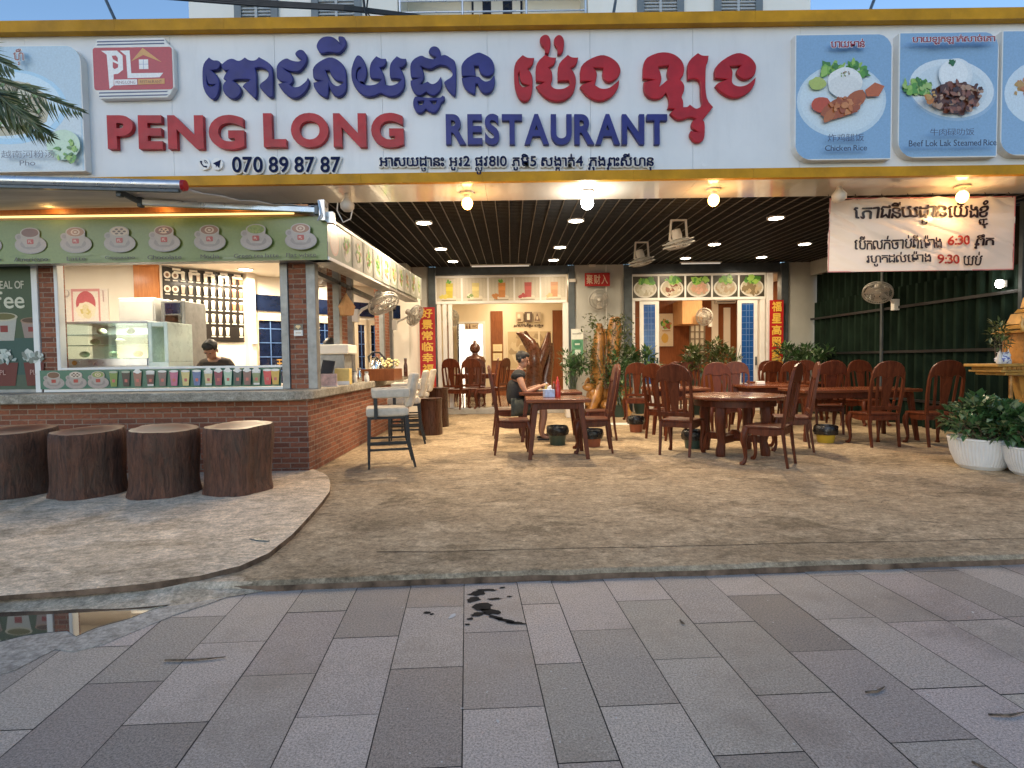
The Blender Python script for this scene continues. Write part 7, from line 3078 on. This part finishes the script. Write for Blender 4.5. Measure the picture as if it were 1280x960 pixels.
# interior of the right room
def d_food(A, w, h):
    A.rect(0, 0, w, h, (.66, .56, .42))
    A.ell(w * .5, h * .66, w * .42, h * .18, (.6, .6, .56), 20)
    A.bits(w * .5, h * .68, w * .3, h * .13, GRN + [(.5, .25, .1), (.3, .1, .05)], 30, .07)
    A.ell(w * .4, h * .25, w * .25, h * .14, (.6, .38, .08), 16, .1)
    A.rect(w * .2, h * .46, w * .8, h * .49, (.4, .25, .12))


flat('food_poster', 'poster', 'tall pale food poster on the wood lined wall inside the right dining room', 824, 392, 841, 433, YQ - .05, d_food)
ac = thing('air_conditioner', 'white wall air conditioner high in the right dining room', 'air conditioner', (P(904, 375, YQ).x, YQ, P(904, 380, YQ).z))
w_ = P(918, 375, YQ).x - P(892, 375, YQ).x
h_ = P(904, 369, YQ).z - P(904, 380, YQ).z
MB().prism([(-.24, .06), (-.17, 0), (-.061, 0), (-.061, h_), (-.2, h_), (-.24, h_ - .05)], -w_ / 2, w_ / 2, 'X').build('casing', M['whiteplastic'], ac, bevel=.015)
MB().box2(-w_ / 2 + .05, -.245, .035, w_ / 2 - .05, -.19, .055).build('vent', M['steel'], ac)

# ------------------------------------------------------------------ spirit house at the right edge
ys = 6.55
p0 = P(1206, 462, ys)
sh = thing('spirit_house', 'golden carved spirit house on a wide ledge partly cut by the right edge', 'shrine', (6.41, 6.9, ZT))
zl = P(1240, 470, ys).z - ZT
hl = .8
m = MB()
for (r, z0, z1) in ((hl - .12, zl, zl + .035), (hl - .05, zl + .036, zl + .06), (hl - .08, zl + .061, zl + .10), (hl, zl + .101, zl + .135)):
    m.box2(-r, -r * .32, z0, r, r * .32, z1)
m.build('ledge', M['gold'], sh, bevel=.006)
m = MB()
for i in range(26):
    x = -.68 + i * .054
    m.box2(x, -.246, zl + .066, x + .03, -.225, zl + .098)
m.build('ledge_carving', M['goldwood'], sh)
m = MB()
m.lathe([(.34, 0), (.36, .06), (.24, .14), (.2, .3), (.2, .45), (.26, .6), (.34, zl - .02)], 8)
m.build('pedestal', M['gold'], sh, smooth=20)
m = MB()
m.tube([(-.53, -.12, .0), (-.53, -.12, zl)], .022, 8)
m.build('prop_post', M['goldwood'], sh)
zb_h = zl + .136
m = MB()
m.box2(-.37, -.1, zb_h, .4, .2, zb_h + .36)
m.build('house_body', M['goldwood'], sh, bevel=.005)
for x in (-.42, -.15, .15, .42):
    MB().lathe([(.028, 0), (.02, .03), (.018, .3), (.028, .345)], 10, c=(x, -.2, zb_h)).build('column', M['gold'], sh, smooth=40)
m = MB()
for k, (r, z0, z1) in enumerate(((.48, .36, .40), (.42, .41, .46), (.32, .47, .60), (.24, .61, .66), (.18, .67, .80))):
    m.prism([(-r, zb_h + z0), (r, zb_h + z0), (r * .8, zb_h + z1), (-r * .8, zb_h + z1)], -.26 + k * .02, .26 - k * .02, 'Y')
m.lathe([(.14, .8), (.09, .9), (.06, 1.0), (.02, 1.15), (.004, 1.3)], 12, c=(.0, .0, zb_h))
m.build('roof', M['gold'], sh, bevel=.004)
for x, z in ((-.48, .42), (.48, .42), (-.34, .6), (-.19, .80)):
    m = MB()
    m.tube([(x, -.22, zb_h + z - .04), (x - .03, -.22, zb_h + z + .03), (x - .015, -.22, zb_h + z + .09), (x - .04, -.22, zb_h + z + .13)], [.03, .022, .014, .004], 6)
    m.build('finial', M['gold'], sh, smooth=50)
for x in (-.72, -.62):
    m = MB()
    m.lathe([(.03, 0), (.035, .03), (.02, .07), (.026, .1), (.012, .13), (.002, .17)], 10, c=(x, -.18, zb_h))
    m.build('figurine', M['paleplastic'], sh, smooth=60)
vp = P(1253, 455, 6.75)
vz = ZT + zb_h
va = thing('porcelain_vase', 'blue and white porcelain vase of dry flowers on the spirit house ledge', 'vase', (vp.x, 6.75, vz))
vm, _nt, _B, _N, _L = newmat('blue_white_porcelain')
_n = noisen(_N, _L, coords(_N, _L), 26, 3, .6)
_L.new(mixc(_N, _L, ramp(_N, _L, _n, .5, .56), (.72, .72, .75), (.12, .14, .35)), _B.inputs['Base Color'])
_B.inputs['Roughness'].default_value = .15
MB().lathe([(.045, 0), (.075, .03), (.078, .06), (.05, .09), (.04, .11), (.062, .135), (.055, .135), (.035, .11)], 20, cap=False).build('vase_body', vm, va, smooth=50)
fl = thing('flowers', 'dry dark leafy flowers standing in the porcelain vase', 'flowers', (vp.x, 6.75, vz + .1))
bush((0, 0, .2), (.14, .1, .18), 130, .08, .03, 44).build('foliage', M['leafwarm'], fl, recalc=False)
stems((0, 0, .22), (.12, .08, .15), (0, 0, -.03), 9, .004, 44).build('stem', M['soil'], fl)
fl_ = thing('fence_lamp', 'small glowing white lamp on the brown part of the fence above the spirit house', 'lamp', (6.96, P(1250, 355, 8.2).y, P(1250, 355, 8.2).z))
MB().box(0, 0, 0, .06, .1, .1).build('lamp_case', M['paleplastic'], fl_, bevel=.008)
MB().ell((-.06, -.02, .0), (.045, .05, .06), 12, 8).build('globe', M['bulbcool'], fl_, smooth=60)

# ------------------------------------------------------------------ bins and pots on the floor
def bucket(px, py, r, h, m_, lb, bag=True, z=ZT):
    p = G(px, py, z)
    t = thing('bin', lb, 'bin', (p.x, p.y, z), group='small waste bins under the tables')
    MB().lathe([(r * .72, 0), (r * .78, .01), (r, h - .015), (r * 1.04, h), (r * .96, h), (r * .9, h - .05)], 22).build('bucket', m_, t, smooth=40)
    if bag:
        random.seed(px)
        MB().lathe([(r * .93, h - .03), (r * 1.0, h + .03), (r * 1.12, h + .01), (r * 1.14, h - .05), (r * 1.06, h - .10)], 26, wob=lambda a, z: 1 + .05 * math.sin(a * 5 + z * 40) + .04 * math.sin(a * 9 + 1), cap=False).build('bin_bag', M['bag'], t, smooth=60)


bucket(697, 556, .14, .25, M['bin'], 'dark green waste bucket with a black bag under the front table')
bucket(741, 558, .13, .22, M['terracotta'], 'dark waste bucket with a black bag behind the front right chair', True)
bucket(795, 540, .125, .24, M['terracotta'], 'reddish waste pot with a black bag left of the round table chairs')
bucket(866, 560, .13, .22, M['bin'], 'blue green waste bucket standing under the round table')
bucket(1032, 553, .14, .22, M['yellowbin'], 'yellow waste bucket with a black bag under the long table by the fence')
p = G(776, 530, ZT)
o = MB().box2(-.2, -.16, 0, .2, .16, .006).build('floor_card', M['white'])
o.location = (p.x, p.y, ZT + .001)
tag(o, 'flat white card lying on the floor near the golden root sculpture', 'card')

# ------------------------------------------------------------------ things on the tables
ZTb = ZT + .7505
tb = thing('tissue_box', 'pale blue tissue box on the front table', 'tissue box', (.48, 7.52, ZTb))
MB().box(0, 0, .05, .13, .12, .10, rz=.2).build('box_body', mat('pale_blue_box', (.42, .50, .66), .5, var=.3, vs=20), tb, bevel=.006)
m = MB()
m.tube([(0, 0, .1), (.01, .0, .13), (.03, .01, .15)], [.03, .025, .01], 6)
m.build('tissue', M['white'], tb)


def bottle(x, y, z, r, h, m_, lb, cap=None):
    t = thing('sauce_bottle', lb, 'bottle', (x, y, z), group='bottles and jars on the tables')
    MB().lathe([(r * .95, 0), (r, .01), (r, h * .6), (r * .5, h * .75), (r * .36, h * .88)], 14).build('bottle_body', m_, t, smooth=40)
    MB().lathe([(r * .42, h * .88), (r * .4, h * .95), (r * .15, h)], 12).build('cap', cap or m_, t, smooth=40)


RB = mat('red_sauce_plastic', (.5, .03, .02), .3)
bottle(.60, 7.5, ZTb, .032, .23, RB, 'red sauce bottle beside the tissue box on the front table')
bottle(.555, 7.62, ZTb, .028, .2, mat('brown_sauce', (.16, .06, .02), .2), 'brown sauce bottle behind the tissue box on the front table', RB)
bottle(.46, 7.68, ZTb, .026, .19, mat('yellow_sauce', (.55, .4, .1), .25), 'yellowish sauce bottle behind the tissue box on the front table', M['white'])
bottle(.72, 9.1, ZTb, .03, .22, RB, 'red bottle on the table of the man in black')
pl_t = thing('food_plate', 'white plate of food in front of the man in black', 'plate', (.42, 8.98, ZTb))
MB().lathe([(.05, 0), (.06, .008), (.12, .022), (.118, .026), (.06, .014), (.001, .013)], 24, cap=False).build('plate', M['white'], pl_t, smooth=40)
MB().ell((0, 0, .02), (.07, .06, .03), 14, 8).build('food', mat('fried_rice', (.5, .36, .18), .7, var=.5, vs=40), pl_t, smooth=60)
bw_ = thing('small_bowl', 'small white bowl beside the plate of the man in black', 'bowl', (.58, 8.9, ZTb))
MB().lathe([(.03, 0), (.035, .01), (.06, .05), (.055, .05), (.03, .015), (.001, .012)], 20, cap=False).build('bowl_body', M['white'], bw_, smooth=40)
for x, y, lb in ((2.75, 9.7, 'white tissue pack on the dark table behind the round table'), (4.4, 10.2, 'white tissue pack on the back table near the red scroll')):
    o = MB().box2(-.07, -.05, 0, .07, .05, .06).build('tissue_pack', M['white'], None, bevel=.01)
    o.location = (x, y, ZTb)
    tag(o, lb, 'tissue pack', 'white tissue packs on tables')

# ------------------------------------------------------------------ things on the side counter of the bar
zk = ZK + .0005


def cpos(px, Y):
    return P(px, 460, Y).x


em = thing('espresso_machine', 'white topped espresso machine with dark sides behind the side window', 'coffee machine', (cpos(418, 8.35), 8.35, zk))
MB().box2(-.2, -.18, .05, .2, .2, .42).build('machine_body', M['steelgrey'], em, bevel=.01)
MB().box2(-.27, -.22, .421, .27, .24, .56).build('machine_top', M['creamlight'], em, bevel=.02)
m = MB()
m.lathe([(.1, .56), (.1, .6), (.05, .66), (.02, .67)], 16, c=(-.05, 0, 0))
m.build('bean_hopper', M['black'], em, smooth=40)
MB().box2(-.22, -.26, 0, .22, .2, .045).build('drip_tray', M['black'], em, bevel=.005)
tbx = thing('tablet_stand', 'tilted black tablet on a pale stand at the bar side counter', 'tablet', (cpos(409, 7.75), 7.75, zk))
MB().box(0, 0, .21, .17, .02, .26, rx=-.35, ry=.12).build('tablet', M['black'], tbx, bevel=.006)
MB().box(0, .05, .06, .05, .12, .12, rx=.3).build('stand', M['whiteplastic'], tbx)
mh = thing('menu_holder', 'pale pink menu cards in a clear holder at the corner of the side counter', 'menu holder', (cpos(411, 7.35), 7.35, zk))
MB().box2(-.1, -.012, .0, .1, .012, .16).build('card', mat('pink_card', (.62, .45, .42), .5, var=.4, vs=14), mh, bevel=.002)
MB().box2(-.11, -.04, 0, .11, .04, .008).build('holder_base', M['whiteplastic'], mh)
yb_ = thing('yellow_box', 'small yellow and white carton on the side counter before the brick pillar', 'carton', (cpos(429, 7.9), 7.9, zk))
MB().box2(-.1, -.07, .0, .1, .07, .22).build('carton', mat('cream_yellow_card', (.70, .52, .18), .5, var=.2), yb_, bevel=.006)
MB().box2(-.101, -.0725, .0, .101, -.0705, .05).build('carton_band', M['white'], yb_)
kt = thing('steel_kettle', 'shiny steel kettle with a black arched handle behind the wooden tray box', 'kettle', (cpos(470, 10.25), 10.25, zk))
MB().lathe([(.13, 0), (.14, .02), (.125, .25), (.1, .34), (.05, .37), (.02, .4)], 24).build('kettle_body', M['chrome'], kt, smooth=40)
MB().tube([(-.11, 0, .3), (-.13, 0, .4), (-.05, 0, .48), (.07, 0, .47), (.15, 0, .38), (.2, 0, .3)], .018, 8).build('handle', M['black'], kt, smooth=60)
MB().tube([(.11, 0, .2), (.17, 0, .26), (.2, 0, .31)], [.03, .022, .016], 8).build('spout', M['chrome'], kt, smooth=60)
wb = thing('wooden_tray_box', 'low weathered wooden tray box on the side counter', 'tray box', (cpos(478, 9.6), 9.6, zk))
m = MB()
for (a, b, c_, d_) in ((-.26, -.35, .26, -.33), (-.26, .33, .26, .35)):
    m.box2(a, b, 0, c_, d_, .19)
m.box2(-.26, -.329, 0, -.24, .329, .19)
m.box2(.24, -.329, 0, .26, .329, .19)
m.box2(-.239, -.329, 0, .239, .329, .02)
m.build('tray_box', M['panelwood'], wb, bevel=.004)
ff = thing('white_flowers', 'little white and yellow flowers standing in the wooden tray box', 'flowers', (cpos(487, 9.8), 9.8, zk + .021))
m = MB()
random.seed(8)
for i in range(26):
    m.ell((random.uniform(-.15, .15), random.uniform(-.14, .14), random.uniform(.2, .34)), .022, 8, 6)
m.build('blossom', mat('pale_blossom', (.75, .70, .35), .6, var=.3, vs=20), ff, smooth=60)
stems((0, 0, .22), (.14, .13, .05), (0, 0, 0), 10, .006, 3).build('stem', M['leaf'], ff, recalc=False)
for i, (px, Y, h, lb) in enumerate(((443, 8.6, .16, 'small clear jar at the foot of the second brick pillar'), (449, 8.9, .2, 'pair mate glass bottle beside the grey window post'), (458, 9.0, .14, 'low cream cup in front of the wooden tray box'), (500, 11.4, .16, 'pink cup by the far end of the bar counter'), (507, 11.8, .36, 'slim dark statuette at the far end of the bar counter'))):
    t = thing('counter_jar', lb, 'jar', (cpos(px, Y), Y, zk), group='small jars and cups on the side counter')
    mm = (M['paleplastic'], M['chrome'], M['whiteplastic'], mat('pink_cup', (.6, .35, .32), .4), M['rootwood'])[i]
    MB().lathe([(.035, 0), (.042, .02), (.04, h * .6), (.025, h * .8), (.03, h)], 14).build('jar_body', mm, t, smooth=40)
    MB().lathe([(.031, h), (.031, h + .015), (.001, h + .02)], 12).build('jar_lid', M['steelgrey'], t, smooth=40)
# woven lamp shaped like a little house on the pillar, tag on the corner post
p = P(434, 384, 8.4)
hl_ = thing('wicker_lantern', 'small wicker house lantern hanging on the second brick pillar', 'lantern', (p.x, 8.36, p.z))
MB().lathe([(.10, -.12), (.12, -.02), (.13, .0), (.02, .17), (.004, .2)], 8).build('shade', M['plywood'], hl_, smooth=20)
MB().tube([(0, 0, .2), (0, .05, .3)], .004, 5).build('cord', M['black'], hl_)


def d_tag(A, w, h):
    A.rect(0, h * .48, w, h, (.03, .025, .02))
    A.ell(w * .38, h * .78, w * .16, h * .12, (.65, .45, .2), 12)
    A.ell(w * .62, h * .78, w * .16, h * .12, (.65, .45, .2), 12)
    A.poly([(w * .24, h * .76), (w * .76, h * .76), (w * .5, h * .55)], (.65, .45, .2))
    A.rect(w * .1, h * .06, w * .9, h * .42, (.75, .72, .66))
    A.rect(w * .2, h * .2, w * .8, h * .3, (.4, .3, .25))


flat('price_tag', 'tag', 'little black and white tag card on the corner brick pillar of the bar', 368, 405, 378.5, 420, YW - .004, d_tag, th=.012)
wall_fan(P(404, 344, 8.6), (.6, -.5, -.6), (cpos(396, 8.9), 8.9, P(400, 342, 8.9).z), .22, 'white fan inside the bar, just behind the corner post and banner end')
# faucet group behind the barista
fc = W2(2.0, .2, .93)
ft = thing('tea_rack', 'pale metal rack with hanging tools behind the barista', 'rack', fc)
m = MB()
for x in (-.22, 0, .22):
    m.tube([(x * .65, x * .75, 0), (x * .65, x * .75, .42)], .012, 6)
m.tube([(-.17, -.2, .42), (.17, .2, .42)], .012, 6)
m.tube([(-.17, -.2, .36), (.17, .2, .36)], .012, 6)
m.build('rack_frame', M['gold'], ft)
m = MB()
for x in (-.1, .05, .12):
    m.tube([(x, x, .36), (x, x - .02, .14)], [.01, .02], 6)
m.build('tools', M['steelgrey'], ft)
